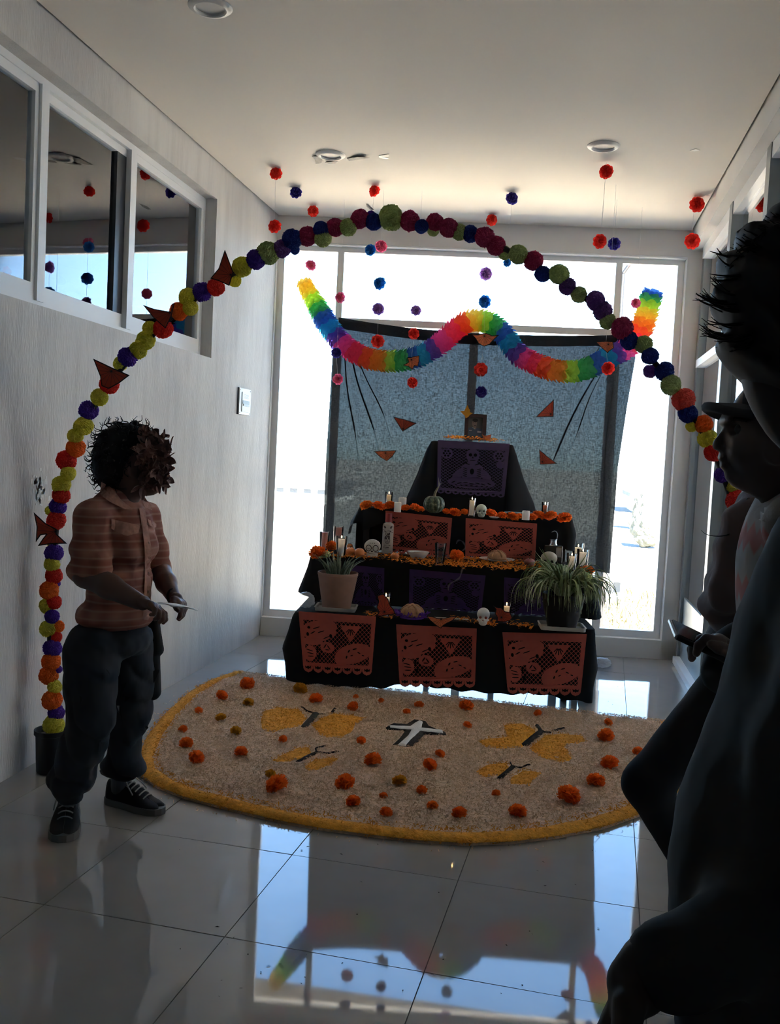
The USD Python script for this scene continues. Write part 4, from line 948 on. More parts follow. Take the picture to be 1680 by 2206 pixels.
# colour borders, by fraction of the run read along the photo
seq = ['yellow', 'lime', 'green', 'blue', 'cyan', 'purple', 'magenta', 'pink', 'vermilion', 'amber', 'lime', 'green', 'blue', 'cyan', 'purple', 'magenta', 'pink', 'vermilion', 'yellow', 'lime', 'green', 'blue', 'cyan', 'purple', 'magenta', 'pink', 'vermilion', 'amber', 'lime', 'green', 'blue', 'cyan', 'purple', 'magenta', 'pink', 'vermilion', 'amber', 'yellow', 'lime', 'green', 'blue']
seq_x = [(655, 603), (668, 635), (680, 655), (690, 674), (703, 695), (718, 715), (730, 732), (750, 750), (775, 765), (795, 773), (828, 778), (848, 778), (876, 774), (898, 769), (918, 760), (938, 748), (962, 728), (985, 708), (1005, 695), (1035, 691), (1052, 697), (1072, 710), (1088, 725), (1102, 748), (1118, 762), (1135, 775), (1155, 785), (1178, 794), (1215, 800), (1240, 799), (1272, 790), (1295, 778), (1318, 766), (1335, 757), (1352, 749), (1372, 728), (1381, 712), (1388, 692), (1394, 672), (1399, 655), (1402, 643)]
tree = cKDTree(gcurve)
cuts = [gs[tree.query(at_d(x, y, 0.15))[1]] for x, y in seq_x] + [GL]
gar = thing('rainbow_garland', 'thick rainbow tissue-paper garland swagged across the window above the curtain', 'garland')
def garland_piece(s0, s1, seed):
    g = np.random.default_rng(seed); n = max(2, int(round((s1 - s0) / 0.024))); V, F = [], []
    for k in range(n):
        s = s0 + (s1 - s0) * (k + 0.5) / n
        c = np.array([np.interp(s, gs, gcurve[:, i]) for i in range(3)]); c2 = np.array([np.interp(min(s + 0.01, GL), gs, gcurve[:, i]) for i in range(3)]); c1 = np.array([np.interp(max(s - 0.01, 0), gs, gcurve[:, i]) for i in range(3)])
        R = frame_from(c2 - c1, up=WN)
        taper = 0.72 + 0.28 * min(1, s / 0.3, (GL - s) / 0.18 + 0.55)
        ph = (k % 2) * np.pi / 6 + g.normal(0, 0.05); m = 64
        a = np.arange(m) * 2 * np.pi / m
        lobe = np.abs(np.cos(3 * (a + ph))) ** 0.45
        b = len(V)
        for q, fl in ((0.72, -0.014), (0.93, 0.006), (1.04, 0.024)):
            rad = 0.084 * taper * q * (0.80 + 0.20 * lobe * q + 0.03 * np.sin(a * 5 + g.uniform(0, 6)) * (q > 1))
            z = fl * (0.45 + lobe * 0.75) + 0.004 * np.sin(a * 7 + g.uniform(0, 6)) * q
            V += list(c + np.c_[np.cos(a) * rad, np.sin(a) * rad, z] @ R.T)
        for i in range(2):
            for j in range(m):
                p, p2 = b + i * m + j, b + i * m + (j + 1) % m; F += [[p, p2, p2 + m], [p, p2 + m, p + m]]
    return trimesh.Trimesh(V, F, process=False)
for k, nm in enumerate(seq):
    if cuts[k + 1] - cuts[k] > 0.01:
        part(gar, 'tissue_section', garland_piece(cuts[k], cuts[k + 1], 500 + k), M_G[nm], label=nm + ' tissue section')
part(gar, 'string', tube(gcurve[::6], 0.0012, 5), M_thread)

# ------------------------------------------------------------------ things on the altar
SZ = {k: T['z'] + 0.0035 for k, T in TIERS.items()}
def on(k, px, py): return at_z(px, py, SZ[k])
def fwd(P, d):
    q = ud(P)[1]; return P + WN * max(0.0, d - q)                # clear of the cloth behind
def ipx(P, n): return n * px_size(P)
FACE = WALL_DEG                                                    # altar things face the hall
M_wax = mat('white_wax', (0.90, 0.87, 0.82), 0.5, translucent=0.65)
M_wax_p = mat('rosy_wax', (0.68, 0.42, 0.36), 0.5, translucent=0.65)
M_glass = usdkit.material(stage, '/World/Looks/clear_glass', {'f': ('fresnel', {'IOR': 1.5}), 'k': ('math', {'math_type': 'multiply', 'value2': 1.0, 'use_clamp': True}), 't': ('transparent_bsdf', {'color': (0.96, 0.97, 0.97)}),
    'g': ('glossy_bsdf', {'color': (1, 1, 1), 'roughness': 0.02}), 'm': ('mix_closure', {})}, [('f.fac', 'k.value1'), ('k.value', 'm.fac'), ('t.BSDF', 'm.closure1'), ('g.BSDF', 'm.closure2')], surface='m.closure')
M_flame = usdkit.material(stage, '/World/Looks/flame', {'e': ('emission', {'color': (1.0, 0.62, 0.25), 'strength': 1.2})}, surface='e.emission')
M_wick = mat('wick', (0.02, 0.02, 0.02), 0.9)
def flame_mesh(r): return lathe([(0, -0.6 * r), (0.55 * r, -0.1 * r), (0.6 * r, 0.5 * r), (0.35 * r, 1.5 * r), (0.08 * r, 2.6 * r), (0, 2.8 * r)], 12)
def candle_glass(name, P, w, h, label, wax=0.75, group=None, lit=True, m=None, handle=False, taper=0.86):
    t = thing(name, label, 'candle', group, P); R = w / 2; rb = R * taper
    part(t, 'glass', lathe([(0, 0), (rb, 0), (R, h), (R * 0.93, h), (rb * 0.92, h * 0.05), (0, h * 0.05)], 28), M_glass, smooth=40)
    rt = rb + (R - rb) * wax
    wx = part(t, 'wax', lathe([(0, h * 0.06), (rb * 0.90, h * 0.06), (rt * 0.91, h * wax), (0, h * wax - 0.002)], 24), m or M_wax, smooth=40)
    part(wx, 'wick', tube([[0, 0, h * wax - 0.002], [0, 0, h * wax + 0.008]], 0.0008, 5), M_wick)
    if lit: part(wx, 'flame', placed(flame_mesh(0.0055), T=(0, 0, h * wax + 0.010)), M_flame, smooth=True)
    if handle: part(t, 'handle', tube(spline([[R, 0, h * 0.75], [R + 0.02, 0, h * 0.72], [R + 0.022, 0, h * 0.4], [R, 0, h * 0.3]], 14), 0.0025, 7), M_glass, smooth=True)
    return t
def pillar(P, w, h, label):
    t = thing('pillar_candle', label, 'candle', 'short white candles on the marigold step', P); R = w / 2
    wx = part(t, 'wax', lathe([(0, 0), (R, 0), (R, h - 0.003), (R - 0.003, h), (R * 0.6, h - 0.001), (0, h - 0.004)], 28), M_wax, smooth=40)
    part(wx, 'wick', tube([[0, 0, h - 0.004], [0.001, 0, h + 0.008]], 0.0009, 5), M_wick)
gM = 'marigolds along the third altar step'
T3M = [(788.5, 1084, 26, 'b', 'bright marigold at the end of the row on the third step, aloe side'), (816, 1086, 27, 'o', 'marigold in front of the lit glass candle, second in the row'), (839, 1085, 25, 'o', 'marigold just beneath the back glass candle on the third step'),
       (873, 1091, 18, 'o', 'marigold half behind the two short white candles'), (894, 1090, 23, 'o', 'marigold between the short white candles and the green gourd'), (906, 1094, 15, 'o', 'small marigold touching the green gourd, candle side'),
       (961, 1099, 15, 'o', 'small marigold touching the green gourd on its far side'), (980, 1100, 25, 'o', 'full marigold between the green gourd and the tall lit candle'), (1001, 1100, 17, 'o', 'marigold tucked behind the tall lit candle'),
       (1057, 1102, 24, 'o', 'marigold beside the pale greenish sugar skull'), (1081, 1107, 22, 'o', 'marigold behind the little white dish on the third step'), (1104, 1109, 25, 'o', 'marigold left of centre between dish and short candle'.replace('left of centre ', '')),
       (1117, 1110, 18, 'o', 'marigold touching the lone short white candle, skull side'), (1146, 1111, 20, 'o', 'marigold touching the lone short white candle, outer side'), (1161, 1106, 25, 'o', 'marigold in front of the rosy glass candle, inner one'),
       (1186, 1107, 26, 'o', 'marigold in front of the rosy glass candle, outer one'), (1215, 1111, 30, 'o', 'large marigold ending the row on the third step, spider-plant side')]
for k, (x, y, dp, c, lab) in enumerate(T3M):
    P = on(3, x, y + dp * 0.42); r = ipx(P, dp) / 2; P = P + [0, 0, r * 0.55]
    marigold(c, P, r * 1.06, lab, gM, flat=0.70, seed=k)
# candles on the third step
P = on(3, 836, 1090) - WN * 0.04; candle_glass('glass_candle', P, ipx(P, 17), ipx(P, 30), 'lit glass candle behind the marigolds, aloe side of the third step', 0.78, 'glass candles')
P = on(3, 866, 1097); pillar(P, ipx(P, 17), ipx(P, 26), 'short white candle, taller of the pair beside the marigolds')
P = on(3, 856, 1103); pillar(P, ipx(P, 15.5), ipx(P, 21), 'short white candle, lower front one of the pair')
P = on(3, 1015, 1112); candle_glass('glass_candle', P, ipx(P, 18), ipx(P, 39), 'tall lit glass candle beside the pale sugar skull', 0.86, 'glass candles')
P = on(3, 1132, 1120); pillar(P, ipx(P, 16.5), ipx(P, 20), 'short white candle alone among the marigolds of the third step')
P = on(3, 1174, 1108) - WN * 0.02; candle_glass('glass_candle', P, ipx(P, 16), ipx(P, 26), 'rosy lit glass candle at the spider-plant end of the third step', 0.72, 'glass candles', m=M_wax_p)
# green gourd
P = on(3, 934, 1105); R = ipx(P, 46) / 2; H = ipx(P, 38)
gourd = thing('gourd', 'ribbed dark green gourd with a tall curved stem', 'gourd', None, P)
def gourd_mesh():
    def f(U, V):
        th = U * 2 * np.pi; ph = V * np.pi
        rr = R * np.sin(ph) ** 0.8 * (0.90 + 0.10 * np.abs(np.cos(th * 5.5)) ** 0.6)
        z = H / 2 - H / 2 * np.cos(ph) - 0.16 * H * np.exp(-((ph) / 0.35) ** 2) * 0 - 0.10 * H * np.exp(-((np.pi - ph) / 0.30) ** 2)
        return np.c_[rr * np.cos(th), rr * np.sin(th), z]
    return grid(89, 30, f)
def gourd_mat():
    n = {'t': ('texture_coordinate', {}), 'n': ('noise_texture', {'scale': 55.0, 'detail': 4.0}), 'r': ('rgb_ramp', {'ramp': [(0.35, (0.035, 0.055, 0.035)), (0.55, (0.10, 0.13, 0.075)), (0.7, (0.30, 0.30, 0.20))]}), 'p': ('principled_bsdf', {'roughness': 0.5})}
    return usdkit.material(stage, '/World/Looks/gourd_skin', n, [('t.object', 'n.vector'), ('n.fac', 'r.fac'), ('r.color', 'p.base_color')], surface='p.BSDF')
part(gourd, 'rind', gourd_mesh(), gourd_mat(), smooth=True)
st = spline([[0, 0, H * 0.88], [0.002, 0, H * 1.08], [0.012, 0, H * 1.32], [0.024, 0, H * 1.50]], 20)
gst = part(gourd, 'stem', tube(st, np.linspace(0.011, 0.005, 20) + 0.004 * np.exp(-((np.linspace(0, 1, 20) - 0) / 0.12) ** 2), 7), mat('gourd_stem', (0.26, 0.22, 0.13), 0.8), smooth=True)
for dx, dz in ((0.012, 0.05), (-0.004, 0.06), (0.022, 0.03)):
    part(gst, 'stem_fibre', tube(spline([st[-1], st[-1] + [dx * 0.4, 0, dz * 0.5], st[-1] + [dx, 0, dz]], 8), np.linspace(0.003, 0.0006, 8), 5), mat_once('dry_fibre', (0.40, 0.35, 0.30), 0.8))
# skulls
M_sugar = mat('sugar', (0.72, 0.70, 0.64), 0.8, bump=0.0006, bscale=400)
M_sugar_g = mat('greenish_sugar', (0.58, 0.64, 0.52), 0.8, bump=0.0006, bscale=400)
M_bone = mat('bone_resin', (0.46, 0.42, 0.32), 0.6, vary=0.1, vscale=60)
M_hole = mat('dark_socket', (0.02, 0.015, 0.015), 0.9)
def skull(P, w, h, label, m, turn=0, group='skulls on the altar', paint=None, hollow=True):
    """sugar skull: cranium, cheeks and jaw, sunk eyes and nose; front towards -y"""
    t = thing('skull', label, 'skull', group, P, (0, 0, FACE + turn)); s = h
    a = w / h / 2
    eyes = [np.array([sx * a * 0.42, -0.40, 0.47]) for sx in (-1, 1)]
    def sdf(p):
        d = ell_sdf(p, (0, 0.02, 0.62), (a * 0.98, 0.46, 0.38))
        d = smin(d, ell_sdf(p, (0, -0.12, 0.26), (a * 0.70, 0.30, 0.26)), 0.08)
        d = smin(d, ell_sdf(p, (0, -0.10, 0.10), (a * 0.58, 0.27, 0.13)), 0.06)
        for sx in (-1, 1): d = smin(d, ell_sdf(p, (sx * a * 0.62, -0.22, 0.33), (0.12, 0.12, 0.07)), 0.05)
        if hollow:
            for e in eyes: d = -smin(-d, ell_sdf(p, e, (a * 0.30, 0.14, 0.105)), 0.03)
            d = -smin(-d, ell_sdf(p, (0, -0.42, 0.31), (0.045, 0.10, 0.06)), 0.02)
        return d
    mesh = surface_nets(sdf, (-0.6, -0.6, -0.05), (0.6, 0.6, 1.08), 0.028)
    v = mesh.vertices.copy(); v[:, 2] = np.maximum(v[:, 2], 0)
    cr = part(t, 'cranium', trimesh.Trimesh(v * s, mesh.faces, process=False), m, smooth=True)
    for e in eyes:
        part(cr, 'eye_socket', placed(trimesh.creation.icosphere(2, 1.0), np.diag([a * 0.21, 0.05, 0.075]) * s, (e + [0, 0.085, 0]) * s), paint or M_hole, smooth=True)
    part(cr, 'nose_socket', placed(trimesh.creation.icosphere(1, 1.0), np.diag([0.032, 0.04, 0.045]) * s, np.array([0, -0.365, 0.31]) * s), paint or M_hole, smooth=True)
    teeth = [rbox((0.055 * s, 0.03 * s, 0.07 * s), 0.008 * s, 1).apply_translation([(k - 2.5) * 0.062 * s, (-0.385 + 0.03 * abs(k - 2.5) * 0.8) * s, 0.155 * s]) for k in range(6)]
    part(cr, 'teeth', cat_(teeth), m)
    return t
P = on(3, 1036, 1114); skull(P, ipx(P, 23), ipx(P, 28), 'pale greenish sugar skull beside the tall candle on the third step', M_sugar_g, 4, paint=mat('grey_icing', (0.22, 0.25, 0.24), 0.7))
P = on(1, 1040, 1346); skull(P, ipx(P, 28), ipx(P, 37), 'white sugar skull on the lowest step between the butterflies', M_sugar, -5, paint=mat('red_eye', (0.25, 0.03, 0.02), 0.5))
P = on(2, 1181, 1226); skull(P, ipx(P, 36), ipx(P, 38), 'bone-coloured skull peering over the spider plant on the second step', M_bone, -10)
# flat painted skull
P = fwd(on(2, 801, 1200), 0.87); w, h = ipx(P, 35), ipx(P, 38)
fs = thing('painted_skull', 'white painted skull figure with big ringed eyes beside the bottle', 'skull', 'skulls on the altar', P, (0, 0, FACE))
sh = unary_union([affinity.scale(Point(0, 0.62).buffer(1, 24), 0.5, 0.38), sbox(-0.33, 0.0, 0.33, 0.4)]).buffer(-0.03).buffer(0.06).buffer(-0.03)
def flat(poly, depth, y): # upright plate facing -y
    m = extrude(poly, depth); v = m.vertices; return trimesh.Trimesh(np.c_[v[:, 0] * w, y - v[:, 2], v[:, 1] * h], m.faces, process=False)
body = cat_([flat(sh, 0.030, 0.018), flat(sh.buffer(-0.06), 0.046, 0.024)])
part(fs, 'face', body, M_sugar)
M_ink = mat('dark_ink', (0.03, 0.018, 0.015), 0.7)
for sx in (-1, 1):
    c = Point(sx * 0.215, 0.52).buffer(0.185, 24); part(fs, 'eye_ring', flat(c.difference(c.buffer(-0.04)), 0.001, -0.0225), M_ink)
part(fs, 'nose', flat(Polygon([(0, 0.42), (-0.07, 0.31), (0.07, 0.31)]), 0.001, -0.0225), M_ink)
part(fs, 'painted_lines', cat_([flat(sbox(-0.38, 0.275, -0.16, 0.30), 0.001, -0.0225), flat(sbox(0.16, 0.275, 0.38, 0.30), 0.001, -0.0225), flat(sbox(-0.2, 0.20, 0.2, 0.215), 0.001, -0.0225)] + [flat(Polygon([(x, 0.80), (x + 0.05, 0.83), (x + 0.10, 0.80), (x + 0.05, 0.785)]), 0.001, -0.0225) for x in (-0.18, -0.05, 0.08)] + [flat(sbox(-0.29, 0.46, -0.14, 0.485), 0.001, -0.0225)]), M_ink)
# second step, aloe end
g2s = 'flowers on the second altar step'
def flower_on(k, x, y, dp, kind, lab, flat_=0.8, seed=0, back=0.0):
    P = on(k, x, y + dp * 0.40) - WN * back; r = ipx(P, dp) / 2
    marigold(kind, P + [0, 0, r * flat_ * 0.72], r, lab, g2s, flat=flat_, seed=seed, cat='marigold' if kind != 'w' else 'flower')
flower_on(2, 684, 1186, 38, 'o', 'large rusty marigold at the second step\'s outer end, aloe side', 0.75, 1)
flower_on(2, 713, 1176, 24, 'b', 'orange marigold between the two rosy glasses', 1.0, 2, 0.02)
flower_on(2, 699, 1191, 27, 'w', 'cream-green flower head lying before the large rusty marigold', 0.65, 0)
flower_on(2, 983, 1194, 31, 'o', 'single orange marigold between the two red cut-paper sheets', 0.8, 1)
flower_on(2, 1262, 1224, 36, 'o', 'orange marigold behind the spider plant at the second step\'s end', 0.65, 2)
flower_on(2, 1258, 1239, 30, 'w', 'cream-green flower head half hidden in the spider plant', 0.7, 1)
P = on(2, 697, 1184) - WN * 0.03; candle_glass('glass_candle', P, ipx(P, 22), ipx(P, 38), 'rosy glass candle at the outer end, behind the rusty marigold', 0.96, 'glass candles', lit=False, m=M_wax_p)
P = on(2, 726, 1176) - WN * 0.06; candle_glass('glass_candle', P, ipx(P, 22), ipx(P, 41), 'rosy glass candle, rear one beside the curtain edge', 0.93, 'glass candles', lit=False, m=M_wax_p)
P = on(2, 734, 1200); candle_glass('glass_candle', P, ipx(P, 25), ipx(P, 45), 'white lit glass candle above the aloe', 0.86, 'glass candles', taper=0.72)
P = on(2, 1245, 1206) - WN * 0.02; candle_glass('glass_candle', P, ipx(P, 26), ipx(P, 36), 'lit glass candle behind the others at the spider-plant end', 0.70, 'glass candles', m=M_wax)
P = on(2, 1254, 1219); candle_glass('glass_candle', P, ipx(P, 26), ipx(P, 36), 'lit glass candle at the outer edge of the trio', 0.80, 'glass candles')
P = on(2, 1230, 1228); candle_glass('glass_candle', P, ipx(P, 22), ipx(P, 36), 'lit glass candle closest to the bone-coloured skull', 0.80, 'glass candles')
M_orange = mat('fruit_peel', (0.62, 0.19, 0.045), 0.5, vary=0.12, vscale=40, bump=0.0006, bscale=300)
def fruit(x, y, dp, lab, back=0.0, squash=0.93, name='tangerine', m=None, sx=1.0):
    P = on(2, x, y + dp / 2 - 1) - WN * back; r = ipx(P, dp) / 2
    t = thing(name, lab, 'fruit', 'fruit on the second step', P, (0, 0, 40 * x % 360), (r * sx, r, r * squash))
    b = trimesh.creation.icosphere(3, 1.0); v = b.vertices.copy(); v[:, 2] -= 0.12 * np.exp(-(np.hypot(v[:, 0], v[:, 1]) / 0.25) ** 2) * np.sign(v[:, 2]); v[:, 2] += 0.93
    pe = part(t, 'peel', trimesh.Trimesh(v, b.faces, process=False), m or M_orange, smooth=True)
    part(pe, 'stalk', tube([[0, 0, 1.75], [0.05, 0, 2.15]], [0.10, 0.07], 6), mat_once('green_stalk', (0.10, 0.12, 0.04), 0.8))
fruit(754, 1188, 21, 'tangerine touching the white glass candle'); fruit(774, 1190, 22, 'tangerine with an upright stalk beside the painted skull'); fruit(752, 1178, 14, 'small tangerine behind the two in front', 0.03)
fruit(850, 1198, 18, 'small tangerine in front of the red-capped bottle'); fruit(1140, 1211, 20, 'dark reddish mango lying between the bread plate and the bone skull', 0, 0.9, 'mango', mat('mango_skin', (0.22, 0.06, 0.04), 0.45, vary=0.5, vscale=14), 1.55)
# bottle with a printed skull
P = fwd(on(2, 835, 1190), 0.872); hb = ipx(P, 87); wb_ = ipx(P, 24) / 2
bot = thing('bottle', 'pale bottle with a red cap and dark printed skull label', 'bottle', 'bottles on the second step', P, (0, 0, FACE))
bb_ = part(bot, 'body', lathe([(0, 0), (wb_ * 0.96, 0), (wb_, 0.006), (wb_, hb * 0.70), (wb_ * 0.9, hb * 0.745), (wb_ * 0.52, hb * 0.775), (wb_ * 0.50, hb * 0.80), (0, hb * 0.80)], 40), mat('milky_glass', (0.42, 0.38, 0.34), 0.25), smooth=40)
part(bot, 'cap', lathe([(0, hb * 0.79), (wb_ * 0.60, hb * 0.79), (wb_ * 0.62, hb * 0.80), (wb_ * 0.60, hb), (0, hb)], 32), mat('red_cap', (0.36, 0.03, 0.035), 0.35), smooth=40, label='red cap')
def wrap(poly, off=0.0006):                                       # print wrapped on the bottle's front
    g = poly.segmentize(0.05) if hasattr(poly, 'segmentize') else poly
    m = extrude(g, 0.0005); v = m.vertices; a = v[:, 0] * 1.15 - np.pi / 2
    return trimesh.Trimesh(np.c_[(wb_ + off + v[:, 2]) * np.cos(a), (wb_ + off + v[:, 2]) * np.sin(a), v[:, 1] * hb * 0.70], m.faces, process=False)
ink = [sbox(-0.9, 0.845, 0.9, 0.865), sbox(-0.9, 0.76, 0.9, 0.775), sbox(-0.55, 0.79, 0.55, 0.83), sbox(-0.5, 0.30, 0.5, 0.315), sbox(-0.7, 0.10, 0.7, 0.112), sbox(-0.55, 0.22, -0.45, 0.27), sbox(-0.25, 0.23, 0.25, 0.25), sbox(-0.3, 0.18, 0.3, 0.195)]
ink += [LineString([(-0.30, 0.72), (0.30, 0.60)]).buffer(0.05), LineString([(0.30, 0.72), (-0.42, 0.56)]).buffer(0.05), Polygon([(-0.12, 0.735), (0.30, 0.735), (0.22, 0.66), (0.0, 0.66)])]
ring = affinity.scale(Point(0, 0.49).buffer(1, 20), 0.42, 0.12); ink += [ring.difference(affinity.scale(ring, 0.86, 0.86)), Polygon([(0, 0.53), (-0.07, 0.48), (0.07, 0.48)]), affinity.scale(Point(-0.2, 0.55).buffer(1), 0.12, 0.03), affinity.scale(Point(0.2, 0.55).buffer(1), 0.12, 0.03), sbox(-0.2, 0.425, 0.2, 0.44)]
ink += [Polygon([(-0.75, 0.99), (-0.45, 0.99), (-0.25, 0.92), (-0.55, 0.90)]), Polygon([(0.75, 0.99), (0.45, 0.99), (0.25, 0.92), (0.55, 0.90)])]
part(bb_, 'label_print', cat_([wrap(q) for q in ink]), mat('label_ink', (0.05, 0.03, 0.03), 0.6))
part(bot, 'contents_line', lathe([(wb_ * 1.004, hb * 0.005), (wb_ * 1.004, hb * 0.03), (wb_ * 0.99, hb * 0.03)], 40), mat_once('label_rim', (0.25, 0.18, 0.15), 0.5))
# square decanter
P = fwd(on(2, 1187, 1211), 0.885); wd = ipx(P, 39); hd = ipx(P, 39)
dec = thing('decanter', 'square dark glass decanter with a short neck and bent wire', 'bottle', 'bottles on the second step', P, (0, 0, FACE))
M_dkglass = mat('smoked_glass', (0.035, 0.03, 0.03), 0.08, specular_ior_level=0.8)
part(dec, 'body', rbox((wd, wd * 0.75, hd), 0.008, 2).apply_translation([0, 0, hd / 2]), M_dkglass, smooth=40)
part(dec, 'neck', lathe([(wd * 0.28, hd - 0.002), (wd * 0.20, hd * 1.10), (wd * 0.20, hd * 1.28), (wd * 0.23, hd * 1.30), (wd * 0.23, hd * 1.33), (0, hd * 1.33)], 28), mat('chrome', (0.65, 0.67, 0.70), 0.12, metallic=1.0), smooth=40, label='shiny neck')
part(dec, 'wire', tube(spline([[wd * 0.16, 0, hd * 1.3], [wd * 0.19, 0, hd * 1.62], [wd * 0.16, 0, hd * 1.70], [-wd * 0.12, 0, hd * 1.70]], 20), 0.0028, 6), mat_once('grey_wire', (0.35, 0.36, 0.36), 0.4, metallic=0.6), smooth=True)
part(dec, 'label_tag', rbox((wd * 0.30, 0.002, hd * 0.5), 0.0008, 1).apply_translation([wd * 0.28, -wd * 0.377, hd * 0.62]), mat_once('grey_label', (0.25, 0.23, 0.22), 0.5))
# bowl, tumbler, plate of bread
P = on(2, 900, 1203); R = ipx(P, 48) / 2; hh = ipx(P, 15)
bowl = thing('bowl', 'small white bowl on the petals beside the water glass', 'bowl', None, P)
part(bowl, 'shell', lathe([(0, 0), (R * 0.55, 0), (R * 0.62, hh * 0.12), (R * 0.93, hh * 0.8), (R, hh), (R * 0.95, hh), (R * 0.86, hh * 0.75), (R * 0.5, hh * 0.2), (0, hh * 0.18)], 40), mat('white_china', (0.72, 0.70, 0.66), 0.25), smooth=35)
part(bowl, 'filling', lathe([(0, hh * 0.80), (R * 0.5, hh * 0.84), (R * 0.87, hh * 0.78), (R * 0.5, hh * 0.3), (0, hh * 0.3)], 24), mat('dark_mole', (0.14, 0.06, 0.035), 0.6, bump=0.004, bscale=200), smooth=40)
P = on(2, 947, 1217); R = ipx(P, 26) / 2; hh = ipx(P, 47)
tum = thing('tumbler', 'tall clear glass of water at the front of the second step', 'glass', None, P)
part(tum, 'glass', lathe([(0, 0), (R * 0.70, 0), (R, hh), (R * 0.95, hh), (R * 0.66, hh * 0.10), (0, hh * 0.10)], 36), M_glass, smooth=35)
part(tum, 'water', lathe([(0, hh * 0.11), (R * 0.655, hh * 0.11), (R * 0.88, hh * 0.80), (0, hh * 0.80)], 30), pane_mat('water', (0.90, 0.84, 0.80), 1.33), smooth=35)
M_bread = mat('bread_crust', (0.42, 0.22, 0.11), 0.7, vary=0.2, vscale=40, bump=0.002, bscale=120)
def bread(P, w, h, lab, sugar=False):
    t = thing('bread_of_the_dead', lab, 'bread', 'sweet bread loaves', P, (0, 0, FACE)); R = w / 2
    dome = trimesh.creation.icosphere(3, 1.0); v = dome.vertices.copy(); v[:, 2] = np.where(v[:, 2] < 0, v[:, 2] * 0.25, v[:, 2]); v = v * [R, R * 0.92, h * 0.85] + [0, 0, h * 0.2]
    part(t, 'loaf', trimesh.Trimesh(v, dome.faces, process=False), M_bread, smooth=True)
    for a in (20, 95, 160, 230, 300):
        ca_, sa_ = math.cos(math.radians(a)), math.sin(math.radians(a)); q = np.linspace(0.1, 0.98, 14)
        pts = np.c_[ca_ * q * R, sa_ * q * R * 0.92, h * 0.2 + h * 0.85 * np.sqrt(np.maximum(1 - q ** 2, 0)) + 0.002]
        part(t, 'bone_strip', tube(pts, h * 0.11 * (0.8 + 0.5 * np.abs(np.cos(q * 7))), 8), M_bread, smooth=True)
    part(t, 'knob', placed(trimesh.creation.icosphere(2, h * 0.20), T=(0, 0, h * 1.05)), M_bread, smooth=True)
P = on(2, 1070, 1208); R = ipx(P, 76) / 2
pl = thing('plate', 'white plate with a loaf on the petals of the second step', 'plate', None, P)
part(pl, 'dish', lathe([(0, 0), (R * 0.6, 0), (R, 0.012), (R, 0.015), (R * 0.62, 0.006), (0, 0.006)], 48), UsdShade.Material.Get(stage, '/World/Looks/white_china'), smooth=30)
bread(P + [0, 0, 0.006], ipx(P, 41), ipx(P, 18), 'sweet bread loaf on the white plate')
# loose petals
def petals(n, sampler, seed):
    r = np.random.default_rng(seed); V, F = [], []
    for k in range(n):
        P = sampler(r); a = r.uniform(0, 6.28); l, w = r.uniform(0.009, 0.017), r.uniform(0.004, 0.007)
        e = np.array([math.cos(a), math.sin(a), r.normal(0, 0.35)]); f = np.array([-math.sin(a), math.cos(a), r.normal(0, 0.35)])
        P = P + [0, 0, r.uniform(0.002, 0.010)]; b = len(V)
        V += [P - e * l, P - f * w + [0, 0, 0.002], P + e * l, P + f * w + [0, 0, 0.002]]; F += [[b, b + 1, b + 2], [b, b + 2, b + 3]]
    return trimesh.Trimesh(V, F, process=False)
M_petal = petal_mat('petal_gold', (0.80, 0.24, 0.02), (0.95, 0.42, 0.05))
def sprinkle(name, k, regions, n, lab, seed):
    def s(r):
        x0, y0, x1, y1, w_ = regions[r.integers(len(regions))]; t = r.uniform()
        return on(k, x0 + (x1 - x0) * t + r.normal(0, 3), y0 + (y1 - y0) * t + np.clip(r.normal(0, w_), -9, 9))
    solo(name, petals(n, s, seed), M_petal, lab, 'petals', kind='stuff')
sprinkle('petals_second_step', 2, [(690, 1198, 860, 1200, 3), (845, 1202, 1000, 1214, 6), (960, 1208, 1180, 1224, 6), (1000, 1206, 1150, 1216, 6), (880, 1210, 1140, 1226, 3)], 1500, 'orange marigold petals spread over the second altar step', 61)
sprinkle('petals_lowest_step', 1, [(790, 1322, 852, 1330, 3), (975, 1334, 1066, 1342, 3), (1098, 1344, 1144, 1350, 3), (1030, 1340, 1066, 1348, 2)], 260, 'orange marigold petals scattered on the lowest altar step', 62)
sprinkle('petals_top_step', 4, [(970, 944, 1085, 952, 1.5), (960, 943, 1000, 945, 1)], 160, 'orange petals around the framed portrait on the top step', 63)
# lowest step
P = on(1, 657, 1310); s_ = ipx(P, 40)
bag = thing('plastic_bag', 'crumpled clear plastic bag on the lowest step beside the aloe pot', 'plastic bag', 'plastic bags', P)
def crumple(s, seed, squash):
    b = trimesh.creation.icosphere(4, 1.0); v = b.vertices
    d = 1 + 0.35 * (meshkit.fbm(v * 2.2 + seed, 3, seed) - 0.5) + 0.25 * np.abs(meshkit.fbm(v * 5 + seed, 3, seed + 1) - 0.5)
    v = v * d[:, None] * [s / 2, s * 0.4, s * squash / 2]; v[:, 2] -= v[:, 2].min(); return trimesh.Trimesh(v, b.faces, process=False)
M_poly = usdkit.material(stage, '/World/Looks/clear_plastic', {'t': ('transparent_bsdf', {'color': (0.93, 0.94, 0.95)}), 'p': ('principled_bsdf', {'base_color': (0.75, 0.76, 0.77), 'roughness': 0.25}), 'lw': ('layer_weight', {'blend': 0.35}), 'k': ('map_range', {'to_min': 0.30, 'to_max': 0.80, 'clamp': True}), 'm': ('mix_closure', {})},
    [('lw.facing', 'k.value'), ('k.result', 'm.fac'), ('t.BSDF', 'm.closure1'), ('p.BSDF', 'm.closure2')], surface='m.closure')
